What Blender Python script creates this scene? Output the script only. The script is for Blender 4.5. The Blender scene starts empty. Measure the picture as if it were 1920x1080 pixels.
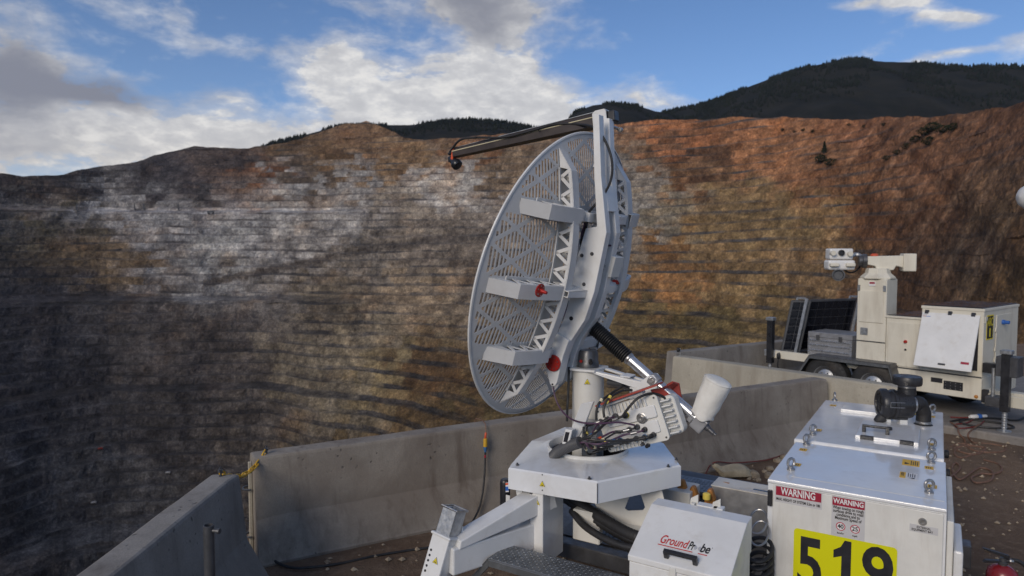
import bpy, bmesh, math, random
import numpy as np
from mathutils import Vector, Matrix
random.seed(7)
R = math.radians
scene = bpy.context.scene
COL = scene.collection

# ------------------------------------------------------------------ camera
CAM_H = 2.28
PITCH = R(3.13)
FOC = 1280.0            # focal length in pixels of the 1920 px wide photograph (24 mm lens)
cam_d = bpy.data.cameras.new('camera')
cam_d.lens = 24.0
cam_d.sensor_width = 36.0
cam_d.clip_start = 0.05
cam_d.clip_end = 20000.0
cam_d.dof.use_dof = True
cam_d.dof.focus_distance = 3.9
cam_d.dof.aperture_fstop = 3.2
cam = bpy.data.objects.new('camera', cam_d)
COL.objects.link(cam)
cam.location = (0, 0, CAM_H)
cam.rotation_euler = (R(90) - PITCH, 0, 0)
scene.camera = cam

# ------------------------------------------------------------------ view
scene.view_settings.view_transform = 'Standard'
scene.view_settings.look = 'None'
scene.view_settings.gamma = 1.0
scene.view_settings.exposure = -0.10
scene.view_settings.use_curve_mapping = False

scene.cycles.max_bounces = 5
scene.cycles.diffuse_bounces = 2
scene.cycles.glossy_bounces = 3
scene.cycles.use_denoising = True

# ------------------------------------------------------------------ sun (low, from the left and a little behind, softened by cloud)
SUN_AZ = R(-146)         # measured from +Y towards +X
SUN_EL = R(25)
sun_d = bpy.data.lights.new('sun', 'SUN')
sun_d.energy = 2.2
sun_d.angle = R(28)
sun_d.color = (1.0, 0.885, 0.74)
sun = bpy.data.objects.new('sun', sun_d)
COL.objects.link(sun)
sd = Vector((math.sin(SUN_AZ) * math.cos(SUN_EL), math.cos(SUN_AZ) * math.cos(SUN_EL), math.sin(SUN_EL)))
sun.rotation_euler = sd.to_track_quat('Z', 'Y').to_euler()
sun.location = sd * 50

# ------------------------------------------------------------------ node helper
class NT:
    def __init__(s, tree):
        s.t = tree
    def n(s, typ, **kw):
        nd = s.t.nodes.new(typ)
        for k, v in kw.items():
            setattr(nd, k, v)
        return nd
    def put(s, sock, v):
        if isinstance(v, bpy.types.NodeSocket):
            s.t.links.new(v, sock)
        else:
            sock.default_value = v
    def m(s, op, a, b=None, c=None, clamp=False):
        nd = s.n('ShaderNodeMath', operation=op, use_clamp=clamp)
        s.put(nd.inputs[0], a)
        if b is not None: s.put(nd.inputs[1], b)
        if c is not None: s.put(nd.inputs[2], c)
        return nd.outputs[0]
    def vm(s, op, a, b=None):
        nd = s.n('ShaderNodeVectorMath', operation=op)
        s.put(nd.inputs[0], a)
        if b is not None: s.put(nd.inputs[1], b)
        return nd.outputs[0]
    def mix(s, f, a, b, blend='MIX'):
        nd = s.n('ShaderNodeMix', data_type='RGBA', blend_type=blend)
        s.put(nd.inputs[0], f)
        for so, v in ((nd.inputs[6], a), (nd.inputs[7], b)):
            if isinstance(v, tuple) and len(v) == 3: v = (*v, 1)
            s.put(so, v)
        return nd.outputs[2]
    def noise(s, vec, scale, detail=4.0, rough=0.55, dist=0.0, out=0):
        nd = s.n('ShaderNodeTexNoise')
        s.put(nd.inputs['Vector'], vec)
        nd.inputs['Scale'].default_value = scale
        nd.inputs['Detail'].default_value = detail
        nd.inputs['Roughness'].default_value = rough
        nd.inputs['Distortion'].default_value = dist
        return nd.outputs[out]
    def ramp(s, v, lo, hi, a=0.0, b=1.0):
        nd = s.n('ShaderNodeMapRange', interpolation_type='SMOOTHSTEP')
        s.put(nd.inputs[0], v)
        for i, x in enumerate((lo, hi, a, b)): s.put(nd.inputs[1 + i], x)
        return nd.outputs[0]
    def comb(s, x, y, z):
        nd = s.n('ShaderNodeCombineXYZ')
        for i, v in enumerate((x, y, z)): s.put(nd.inputs[i], v)
        return nd.outputs[0]

# ------------------------------------------------------------------ world: Nishita sky with procedural clouds
world = bpy.data.worlds.new('World')
scene.world = world
world.use_nodes = True
wt = world.node_tree
wt.nodes.clear()
w = NT(wt)
sky = w.n('ShaderNodeTexSky', sky_type='NISHITA')
sky.sun_disc = False
sky.sun_elevation = SUN_EL
sky.sun_rotation = SUN_AZ % (2 * math.pi)
sky.altitude = 2200
sky.air_density = 1.0
sky.dust_density = 0.3
sky.ozone_density = 5.0
SKY_STRENGTH = 0.118
tc = w.n('ShaderNodeTexCoord')
sep = w.n('ShaderNodeSeparateXYZ')
wt.links.new(tc.outputs['Generated'], sep.inputs[0])
DX, DY, DZ = sep.outputs
AZ = w.m('ARCTAN2', DX, DY)                     # radians, right positive
EL = w.m('ARCSINE', DZ)
# cloud field coordinates: clouds flatten towards the horizon
cv = w.comb(AZ, w.m('MULTIPLY', EL, 2.1), 0.0)
n_warp = w.noise(cv, 5.0, 2.0, 0.5, 0.0, out=1)
wv_ = w.vm('MULTIPLY', w.vm('SUBTRACT', n_warp, (0.5, 0.5, 0.5)), (0.20, 0.11, 0.0))
cw = w.vm('ADD', w.comb(AZ, EL, 0.0), wv_)
cvw = w.vm('ADD', cv, w.vm('MULTIPLY', wv_, (0.8, 1.2, 0.0)))
n_big = w.noise(cvw, 7.0, 8.0, 0.62, 0.0)
n_mid = w.noise(w.vm('ADD', cv, (3.7, 1.9, 0.4)), 24.0, 5.0, 0.62, 0.0)
n_shade = w.noise(w.vm('ADD', cvw, (7.1, 5.3, 2.0)), 6.0, 5.0, 0.60, 0.0)
def px2ang(px, py):
    a = math.atan((px - 960) / FOC)
    e = math.atan((470 - py) / FOC * math.cos(a))
    return a, e
def blobs(lst):
    t = None
    for px, py, rx, ry, k in lst:
        a, e = px2ang(px, py); ix, iy = FOC / rx, FOC / ry
        nd = w.n('ShaderNodeVectorMath', operation='MULTIPLY_ADD')
        w.put(nd.inputs[0], cw); nd.inputs[1].default_value = (ix, iy, 0); nd.inputs[2].default_value = (-a * ix, -e * iy, 0)
        dt = w.n('ShaderNodeVectorMath', operation='DOT_PRODUCT'); w.put(dt.inputs[0], nd.outputs[0]); w.put(dt.inputs[1], nd.outputs[0])
        x = w.m('POWER', math.exp(-1), dt.outputs['Value'])
        t = w.m('MULTIPLY', x, k) if t is None else w.m('MULTIPLY_ADD', x, k, t)
    return t
cover = blobs([
    (420, 265, 430, 60, 0.30), (800, 195, 260, 75, 0.34), (950, 120, 110, 80, 0.30), (900, 25, 130, 55, 0.36),
    (640, 100, 75, 45, 0.22), (60, 130, 150, 55, 0.26), (250, 175, 150, 40, 0.22), (60, 30, 90, 40, 0.16), (100, 290, 320, 50, 0.28),
    (400, 70, 110, 30, 0.20), (200, 15, 110, 26, 0.18), (690, 12, 45, 18, 0.22), (330, 12, 40, 14, 0.16),
    (1000, 190, 260, 45, 0.10), (1150, 185, 330, 26, 0.10), (990, 232, 70, 16, 0.26),
    (1650, 10, 62, 20, 0.52), (1705, 46, 52, 20, 0.50), (1790, 46, 34, 26, 0.54), (1545, 18, 38, 13, 0.46), (1700, 40, 330, 110, -0.24),
    (1830, 124, 120, 13, 0.36), (1570, 118, 70, 12, 0.26), (1905, 90, 35, 14, 0.34),
    (300, 120, 150, 45, -0.22), (470, 165, 110, 38, -0.18), (520, 30, 120, 42, -0.18), (130, 55, 90, 24, -0.14), (1350, 50, 260, 90, -0.20), (1180, 100, 130, 60, -0.08)])
field = w.m('ADD', w.m('MULTIPLY_ADD', n_big, 1.15, w.m('MULTIPLY', n_mid, 0.36)), w.m('MULTIPLY_ADD', cover, 0.92, -0.10))
dens = w.ramp(field, 0.74, 0.96)
veil = w.ramp(field, 0.56, 0.92, 0.0, 0.62)
dens = w.m('MAXIMUM', dens, veil)
# thin haze on the horizon
hz = w.m('EXPONENT', w.m('MULTIPLY', w.m('MAXIMUM', EL, 0.0), -6.5))
grey = blobs([(110, 150, 190, 42, 0.62), (270, 175, 110, 30, 0.45), (10, 90, 110, 80, 0.45), (890, 12, 150, 50, 0.75), (40, 255, 170, 26, 0.30), (20, 205, 80, 25, 0.40)])
g = w.ramp(w.m('ADD', grey, w.m('MULTIPLY', w.m('SUBTRACT', n_shade, 0.5), 1.5)), -0.05, 1.0)
c_lit = w.mix(w.ramp(EL, 0.02, 0.20), (0.70, 0.65, 0.585), (0.76, 0.76, 0.77))
c_lit = w.mix(w.ramp(n_mid, 0.34, 0.66, 0.60, 0.0), c_lit, (0.47, 0.48, 0.52))
c_lit = w.mix(w.ramp(n_mid, 0.50, 0.72, 0.0, 0.7), c_lit, (0.92, 0.90, 0.87))
c_cloud = w.mix(g, c_lit, (0.25, 0.265, 0.325))
sk = w.vm('MULTIPLY', sky.outputs[0], (SKY_STRENGTH * 0.90, SKY_STRENGTH * 1.0, SKY_STRENGTH * 1.06))
sk = w.mix(w.m('MULTIPLY', hz, 0.50), sk, (0.56, 0.62, 0.69))
fin = w.mix(dens, sk, c_cloud)
bg = w.n('ShaderNodeBackground')
bg.inputs[1].default_value = 1.0
wt.links.new(fin, bg.inputs[0])
world.cycles.sampling_method = 'MANUAL'
world.cycles.sample_map_resolution = 512
wo = w.n('ShaderNodeOutputWorld')
wt.links.new(bg.outputs[0], wo.inputs[0])

# ------------------------------------------------------------------ geometry helpers
cp_, sp_ = math.cos(PITCH), math.sin(PITCH)
def ray(px, py):
    a = (px - 960) / FOC; b = (540 - py) / FOC
    return Vector((a, cp_ + b * sp_, -sp_ + b * cp_))
EYE = Vector((0, 0, CAM_H))
def at_y(px, py, y):            # a place seen in the photograph at distance y
    r = ray(px, py); return EYE + r * (y / r.y)
def at_z(px, py, z):            # the same at a known height
    r = ray(px, py); return EYE + r * ((z - CAM_H) / r.z)
def at_plane(px, py, o, nrm):
    r = ray(px, py); return EYE + r * ((o - EYE).dot(nrm) / r.dot(nrm))
V3 = Vector
UP = Vector((0, 0, 1))

class Fr:                       # a local frame
    def __init__(s, o, x, y, z):
        s.o, s.x, s.y, s.z = Vector(o), Vector(x), Vector(y), Vector(z)
    def p(s, a, b, c): return s.o + s.x * a + s.y * b + s.z * c
    def at(s, a, b, c): return Fr(s.p(a, b, c), s.x, s.y, s.z)
WF = Fr((0, 0, 0), (1, 0, 0), (0, 1, 0), (0, 0, 1))

class MB:                       # collects shapes that make ONE mesh
    def __init__(s):
        s.v = []; s.f = []; s.m = []; s.cm = 0; s.sm = []; s.smooth = False
    def add(s, vs, fs):
        b = len(s.v)
        s.v += [tuple(x) for x in vs]
        for q in fs:
            s.f.append([b + i for i in q]); s.m.append(s.cm); s.sm.append(s.smooth)
        return s
    def mat(s, i): s.cm = i; return s
    def box(s, F, x, y, z):
        vs = [F.p(a, b, c) for c in z for b in y for a in x]
        fs = [(0, 2, 3, 1), (4, 5, 7, 6), (0, 1, 5, 4), (2, 6, 7, 3), (0, 4, 6, 2), (1, 3, 7, 5)]
        if F.x.cross(F.y).dot(F.z) < 0: fs = [q[::-1] for q in fs]
        return s.add(vs, fs)
    def prism(s, pts, ext):     # planar polygon extruded by a vector
        pts = [Vector(p) for p in pts]; ext = Vector(ext); n = len(pts)
        nr = Vector((0, 0, 0))
        for i in range(n): nr += (pts[i] - pts[0]).cross(pts[(i + 1) % n] - pts[0])
        if nr.dot(ext) > 0: pts = pts[::-1]
        vs = pts + [p + ext for p in pts]
        fs = [tuple(range(n)), tuple(range(2 * n - 1, n - 1, -1))]
        fs += [(i, i + n, (i + 1) % n + n, (i + 1) % n) for i in range(n)]
        fs = [q if k < 2 else q[::1] for k, q in enumerate(fs)]
        return s.add(vs, fs)
    def loft(s, rings, closed=True, caps=True):
        n = len(rings[0]); vs = [p for r in rings for p in r]; fs = []
        for i in range(len(rings) - 1):
            for j in range(n if closed else n - 1):
                k = (j + 1) % n
                fs.append((i * n + j, i * n + k, (i + 1) * n + k, (i + 1) * n + j))
        if caps and closed:
            fs.append(tuple(range(n - 1, -1, -1))); fs.append(tuple((len(rings) - 1) * n + j for j in range(n)))
        return s.add(vs, fs)
    def lathe(s, o, ax, prof, n=20, caps=True):
        o = Vector(o); ax = Vector(ax).normalized()
        x = ax.orthogonal().normalized(); y = ax.cross(x)
        sv = s.smooth; s.smooth = True
        rings = [[o + ax * h + (x * math.cos(2 * math.pi * k / n) + y * math.sin(2 * math.pi * k / n)) * r for k in range(n)] for r, h in prof]
        s.loft(rings, True, caps); s.smooth = sv
        return s
    def cyl(s, a, b, r, r2=None, n=16):
        a, b = Vector(a), Vector(b); L = (b - a).length
        return s.lathe(a, b - a, [(r, 0), (r if r2 is None else r2, L)], n)
    def tube(s, path, r, n=8, closed=False):
        path = [Vector(p) for p in path]; m = len(path)
        rr = r if isinstance(r, (list, tuple)) else [r] * m
        T = []
        for i in range(m):
            a = path[(i - 1) % m] if (closed or i > 0) else path[i]
            b = path[(i + 1) % m] if (closed or i < m - 1) else path[i]
            T.append((b - a).normalized())
        x = T[0].orthogonal().normalized(); rings = []
        for i in range(m):
            x = (x - T[i] * x.dot(T[i])).normalized(); y = T[i].cross(x)
            rings.append([path[i] + (x * math.cos(2 * math.pi * k / n) + y * math.sin(2 * math.pi * k / n)) * rr[i] for k in range(n)])
        sv = s.smooth; s.smooth = True
        if closed: rings.append(rings[0])
        s.loft(rings, True, not closed); s.smooth = sv
        return s
    def torus(s, c, ax, Rr, r, n=20, k=8, sx=1.0):
        ax = Vector(ax).normalized(); x = ax.orthogonal().normalized() if abs(ax.z) > .9 else ax.cross(UP).normalized(); y = ax.cross(x)
        pts = [Vector(c) + (x * math.cos(t) * sx + y * math.sin(t)) * Rr for t in [2 * math.pi * i / n for i in range(n)]]
        return s.tube(pts, r, k, True)
    def bar(s, a, b, wd, th, nrm): # flat bar from a to b, width wd in plane, thickness th along nrm
        a, b = Vector(a), Vector(b); nrm = Vector(nrm).normalized(); d = (b - a).normalized(); q = nrm.cross(d).normalized() * wd / 2
        return s.prism([a - q, b - q, b + q, a + q], nrm * th)

MATS = {}
ORG = {}
def obj(name, mb, mats, parent=None, bevel=0.0, seg=1, smooth=None, raw=False):
    """one mesh object; vertices are given in world space"""
    org = ORG.get(parent.name, Vector((0, 0, 0))) if parent else Vector((0, 0, 0))
    me = bpy.data.meshes.new(name)
    if parent is None and not raw:
        xs = np.array(mb.v); lo, hi = xs.min(0), xs.max(0)
        org = Vector(((lo[0] + hi[0]) / 2, (lo[1] + hi[1]) / 2, lo[2]))
    me.from_pydata([tuple(Vector(p) - org) for p in mb.v] if org.length else mb.v, [], mb.f)
    if not isinstance(mats, (list, tuple)): mats = [mats]
    for mm in mats: me.materials.append(MATS[mm] if isinstance(mm, str) else mm)
    me.polygons.foreach_set('material_index', mb.m)
    me.polygons.foreach_set('use_smooth', mb.sm if smooth is None else [smooth] * len(mb.f))
    if bevel:
        bm = bmesh.new(); bm.from_mesh(me)
        bmesh.ops.remove_doubles(bm, verts=bm.verts, dist=1e-5)
        bmesh.ops.recalc_face_normals(bm, faces=bm.faces)
        ed = [e for e in bm.edges if len(e.link_faces) == 2 and e.calc_face_angle(0) > R(35)]
        bmesh.ops.bevel(bm, geom=ed, offset=bevel, segments=seg, profile=0.5, affect='EDGES', clamp_overlap=True)
        bm.to_mesh(me); bm.free()
    else:
        bm = bmesh.new(); bm.from_mesh(me)
        bmesh.ops.recalc_face_normals(bm, faces=bm.faces)
        bm.to_mesh(me); bm.free()
    me.validate()
    if any(p.use_smooth for p in me.polygons): me.set_sharp_from_angle(angle=R(38))
    o = bpy.data.objects.new(name, me)
    COL.objects.link(o)
    if parent:
        o.parent = parent
    else:
        o.location = org
    ORG[o.name] = org
    return o
def tag(o, label=None, cat=None, group=None, kind=None):
    if label: o['label'] = label
    if cat: o['category'] = cat
    if group: o['group'] = group
    if kind: o['kind'] = kind
    return o
def thing(name, loc, label, cat, group=None):
    o = bpy.data.objects.new(name, None)
    o.empty_display_size = 0.2
    COL.objects.link(o); o.location = loc
    ORG[o.name] = Vector(loc)
    return tag(o, label, cat, group)
def dup(o, parent, offset):
    c = o.copy(); COL.objects.link(c); c.parent = parent
    c.location = Vector(o.location) + Vector(offset)
    ORG[c.name] = ORG[o.name]
    for ch in o.children:
        d = ch.copy(); COL.objects.link(d); d.parent = c; ORG[d.name] = ORG[o.name]
    return c

# ------------------------------------------------------------------ materials
def new_mat(name):
    m = bpy.data.materials.new(name); m.use_nodes = True
    nt = m.node_tree; b = nt.nodes['Principled BSDF']
    MATS[name] = m
    return m, NT(nt), b
def basic(name, col, rough=0.5, metal=0.0, var=0.12, vscale=6.0, dirt=None, dirt_amt=0.3, dscale=3.0, bump=0.0, bscale=60.0, rvar=0.1, coat=0.0, streak=False):
    m, t, b = new_mat(name)
    tcn = t.n('ShaderNodeTexCoord').outputs['Object']
    n1 = t.noise(tcn, vscale, 5, 0.6)
    c = t.mix(t.ramp(n1, 0.3, 0.7), tuple(x * (1 - var) for x in col), tuple(min(1, x * (1 + var)) for x in col))
    if dirt:
        v = tcn
        if streak:
            mp = t.n('ShaderNodeMapping'); mp.inputs['Scale'].default_value = (1, 1, 0.18); t.put(mp.inputs[0], tcn); v = mp.outputs[0]
        n2 = t.noise(v, dscale, 8, 0.68, 0.3)
        c = t.mix(t.ramp(n2, 0.48, 0.74, 0.0, dirt_amt), c, dirt)
    t.put(b.inputs['Base Color'], c)
    b.inputs['Metallic'].default_value = metal
    t.put(b.inputs['Roughness'], t.ramp(t.noise(tcn, vscale * 2.3, 4, 0.6), 0.3, 0.7, max(0.03, rough - rvar), min(1, rough + rvar)))
    if coat: b.inputs['Coat Weight'].default_value = coat; b.inputs['Coat Roughness'].default_value = 0.08
    if bump:
        bn = t.n('ShaderNodeBump'); bn.inputs['Strength'].default_value = bump; bn.inputs['Distance'].default_value = 0.01
        t.put(bn.inputs['Height'], t.noise(tcn, bscale, 5, 0.6)); t.put(b.inputs['Normal'], bn.outputs[0])
    return m

# concrete with stains, pores and rusty run-off
def concrete(name, base, dark, stain):
    m, t, b = new_mat(name)
    tcn = t.n('ShaderNodeTexCoord').outputs['Object']
    n1 = t.noise(tcn, 1.6, 9, 0.65)
    c = t.mix(t.ramp(n1, 0.32, 0.70), dark, base)
    mp = t.n('ShaderNodeMapping'); mp.inputs['Scale'].default_value = (3.0, 3.0, 0.25); t.put(mp.inputs[0], tcn)
    c = t.mix(t.ramp(t.noise(mp.outputs[0], 2.2, 8, 0.7, 0.2), 0.46, 0.74, 0, 0.68), c, stain)
    n4 = t.noise(tcn, 0.9, 6, 0.6, 0.6)
    c = t.mix(t.ramp(n4, 0.52, 0.72, 0, 0.5), c, tuple(x * 1.35 for x in base))
    vo = t.n('ShaderNodeTexVoronoi', feature='F1'); vo.inputs['Scale'].default_value = 16.0; vo.inputs['Randomness'].default_value = 1.0
    t.put(vo.inputs['Vector'], t.vm('ADD', tcn, t.vm('MULTIPLY', t.noise(tcn, 7, 3, .5, out=1), (0.12, 0.12, 0.12))))
    pat = t.ramp(t.noise(tcn, 2.1, 3, 0.5), 0.45, 0.66)
    pore = t.m('MULTIPLY', t.ramp(vo.outputs['Distance'], 0.08, 0.22, 1, 0), pat)
    c = t.mix(t.m('MULTIPLY', pore, 0.75), c, (0.02, 0.018, 0.016))
    fine = t.noise(tcn, 90, 4, 0.7)
    c = t.mix(t.ramp(fine, 0.3, 0.75, 0.0, 0.45), c, tuple(x * 0.55 for x in base))
    t.put(b.inputs['Base Color'], c)
    b.inputs['Roughness'].default_value = 0.9
    bn = t.n('ShaderNodeBump'); bn.inputs['Strength'].default_value = 0.5; bn.inputs['Distance'].default_value = 0.006
    h = t.m('SUBTRACT', t.m('ADD', t.m('MULTIPLY', fine, 0.5), t.m('MULTIPLY', t.noise(tcn, 14, 6, 0.6), 1.0)), t.m('MULTIPLY', pore, 1.2))
    t.put(bn.inputs['Height'], h); t.put(b.inputs['Normal'], bn.outputs[0])
    return m
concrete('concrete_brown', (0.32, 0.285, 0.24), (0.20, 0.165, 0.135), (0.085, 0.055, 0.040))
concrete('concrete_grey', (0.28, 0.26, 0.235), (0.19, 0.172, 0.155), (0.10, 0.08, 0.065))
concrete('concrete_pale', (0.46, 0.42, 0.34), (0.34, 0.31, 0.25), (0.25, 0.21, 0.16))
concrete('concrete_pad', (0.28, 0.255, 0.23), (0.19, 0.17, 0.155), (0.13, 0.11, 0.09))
WHITE = (0.74, 0.735, 0.72)
basic('white_paint', (0.70, 0.695, 0.68), 0.38, var=0.05, vscale=4, dirt=(0.46, 0.41, 0.34), dirt_amt=0.32, dscale=9.0, rvar=0.08, coat=0.25)
basic('white_dusty', (0.66, 0.645, 0.60), 0.48, var=0.06, vscale=5, dirt=(0.34, 0.28, 0.21), dirt_amt=0.55, dscale=4.0, streak=True, bump=0.05, bscale=200)
basic('white_gloss', (0.72, 0.725, 0.73), 0.18, var=0.04, vscale=3, dirt=(0.44, 0.39, 0.32), dirt_amt=0.34, dscale=3.0, rvar=0.06, coat=0.5)
basic('cream_paint', (0.66, 0.62, 0.52), 0.5, var=0.05, vscale=3, dirt=(0.30, 0.24, 0.17), dirt_amt=0.45, dscale=3.0, streak=True)
basic('cell_gap', (0.07, 0.07, 0.075), 0.4)
basic('dish_shell', (0.56, 0.555, 0.545), 0.45, var=0.05, vscale=4, dirt=(0.30, 0.26, 0.22), dirt_amt=0.3, dscale=4)
basic('dish_grey', (0.60, 0.595, 0.585), 0.42, metal=0.0, var=0.05, vscale=4, dirt=(0.33, 0.29, 0.25), dirt_amt=0.3, dscale=4)
basic('aluminium', (0.62, 0.62, 0.63), 0.30, metal=0.85, var=0.08, vscale=8, rvar=0.1)
basic('bare_steel', (0.40, 0.39, 0.38), 0.38, metal=0.9, var=0.12, vscale=20)
basic('galvanised', (0.42, 0.43, 0.44), 0.42, metal=0.75, var=0.18, vscale=30, dirt=(0.2, 0.17, 0.14), dirt_amt=0.5)
basic('dark_metal', (0.10, 0.10, 0.105), 0.42, metal=0.5, var=0.15, vscale=12)
basic('black_rubber', (0.018, 0.018, 0.020), 0.60, var=0.3, vscale=10, dirt=(0.07, 0.06, 0.05), dirt_amt=0.4)
basic('black_plastic', (0.022, 0.022, 0.025), 0.36, var=0.25, vscale=10, dirt=(0.08, 0.07, 0.06), dirt_amt=0.25)
basic('tyre_rubber', (0.020, 0.020, 0.021), 0.75, var=0.3, vscale=10, dirt=(0.10, 0.08, 0.06), dirt_amt=0.5)
basic('red_anodised', (0.42, 0.025, 0.018), 0.30, var=0.1, metal=0.25)
basic('red_paint', (0.34, 0.045, 0.03), 0.45, var=0.1, dirt=(0.2, 0.1, 0.07), dirt_amt=0.3)
basic('orange_red', (0.60, 0.09, 0.03), 0.4)
basic('feed_tube', (0.055, 0.042, 0.036), 0.40, var=0.15, metal=0.2)
basic('boom_highlight', (0.62, 0.55, 0.36), 0.4)
basic('bag_white', (0.72, 0.70, 0.65), 0.75, var=0.08, vscale=8, dirt=(0.42, 0.37, 0.29), dirt_amt=0.5, bump=0.35, bscale=22)
basic('sack', (0.42, 0.35, 0.24), 0.9, var=0.2, vscale=8, dirt=(0.22, 0.15, 0.09), dirt_amt=0.6, bump=0.5, bscale=40)
basic('purple_cable', (0.075, 0.035, 0.070), 0.5)
basic('yellow_chain', (0.62, 0.36, 0.03), 0.4, var=0.15, dirt=(0.25, 0.15, 0.05), dirt_amt=0.4, dscale=20)
basic('sticker_yellow', (0.72, 0.42, 0.03), 0.5, var=0.05, dirt=(0.4, 0.28, 0.1), dirt_amt=0.4, dscale=20)
basic('hazard_yellow', (0.78, 0.62, 0.02), 0.45, var=0.04)
basic('sticker_white', (0.68, 0.67, 0.66), 0.5, var=0.04)
basic('sticker_grey', (0.50, 0.49, 0.49), 0.5, var=0.04)
basic('sticker_red', (0.30, 0.012, 0.035), 0.45, var=0.05)
basic('ring_red', (0.42, 0.03, 0.05), 0.45, var=0.05)
basic('ink', (0.012, 0.012, 0.016), 0.5, var=0.02)
basic('logo_red', (0.52, 0.03, 0.03), 0.45, var=0.02)
basic('logo_grey', (0.42, 0.42, 0.44), 0.45, var=0.02)
basic('blue_mark', (0.03, 0.12, 0.42), 0.4)
basic('cable_blue', (0.04, 0.13, 0.30), 0.5)
basic('heat_yellow', (0.70, 0.55, 0.10), 0.5)
basic('heat_cream', (0.70, 0.62, 0.42), 0.5)
basic('amber', (0.42, 0.17, 0.03), 0.5, var=0.2, dirt=(0.15, 0.08, 0.03), dirt_amt=0.5)
basic('hose_brown', (0.16, 0.085, 0.055), 0.65, var=0.2, vscale=14)
basic('cord_red', (0.15, 0.022, 0.02), 0.6)
basic('copper_orange', (0.50, 0.20, 0.08), 0.45, metal=0.2)
basic('grey_duct', (0.075, 0.075, 0.08), 0.5)
basic('stone', (0.30, 0.24, 0.17), 0.9, var=0.25, vscale=9, dirt=(0.18, 0.12, 0.08), dirt_amt=0.5, bump=0.6, bscale=18)
basic('bark', (0.07, 0.05, 0.04), 0.9, var=0.2)
basic('extinguisher_red', (0.20, 0.014, 0.02), 0.3, var=0.08, coat=0.4)
basic('window_dark', (0.03, 0.03, 0.035), 0.15)
basic('grey_case', (0.33, 0.33, 0.34), 0.42, metal=0.5, var=0.12, vscale=12)
# reflective yellow sheeting with a fine diagonal weave
def sheeting():
    m, t, b = new_mat('sheeting_yellow')
    tcn = t.n('ShaderNodeTexCoord').outputs['Object']
    wv = t.n('ShaderNodeTexWave', wave_type='BANDS', bands_direction='DIAGONAL'); wv.inputs['Scale'].default_value = 90; t.put(wv.inputs[0], tcn)
    c = t.mix(t.m('MULTIPLY', wv.outputs['Fac'], 0.5), (0.60, 0.585, 0.0), (0.72, 0.70, 0.005))
    t.put(b.inputs['Base Color'], c); b.inputs['Roughness'].default_value = 0.4
sheeting()
# diamond tread plate: raised lozenges in the bump
def tread(name, col, metal):
    m, t, b = new_mat(name)
    tcn = t.n('ShaderNodeTexCoord').outputs['UV']
    b.inputs['Base Color'].default_value = (*col, 1)
    n = t.noise(t.n('ShaderNodeTexCoord').outputs['Object'], 9, 6, 0.65)
    t.put(b.inputs['Base Color'], t.mix(t.ramp(n, 0.4, 0.7), tuple(x * 0.62 for x in col), col))
    b.inputs['Metallic'].default_value = metal; b.inputs['Roughness'].default_value = 0.42
tread('tread_plate', (0.30, 0.31, 0.32), 0.7)
tread('tread_dark', (0.085, 0.08, 0.08), 0.5)
# dirt of the working bench
def dirt_mat():
    m, t, b = new_mat('dirt')
    tcn = t.n('ShaderNodeTexCoord').outputs['Object']
    n1 = t.noise(tcn, 0.7, 8, 0.65, 0.3); n2 = t.noise(tcn, 9, 8, 0.7)
    c = t.mix(t.ramp(n1, 0.3, 0.7), (0.115, 0.070, 0.043), (0.205, 0.135, 0.085))
    c = t.mix(t.ramp(n2, 0.45, 0.72, 0, 0.7), c, (0.26, 0.185, 0.125))
    c = t.mix(t.ramp(t.noise(tcn, 38, 5, 0.7), 0.5, 0.75, 0, 0.6), c, (0.07, 0.045, 0.03))
    t.put(b.inputs['Base Color'], c); b.inputs['Roughness'].default_value = 0.95
    bn = t.n('ShaderNodeBump'); bn.inputs['Strength'].default_value = 0.9; bn.inputs['Distance'].default_value = 0.03
    t.put(bn.inputs['Height'], t.m('ADD', t.m('MULTIPLY', n2, 0.6), t.noise(tcn, 45, 6, 0.7))); t.put(b.inputs['Normal'], bn.outputs[0])
dirt_mat()
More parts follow.
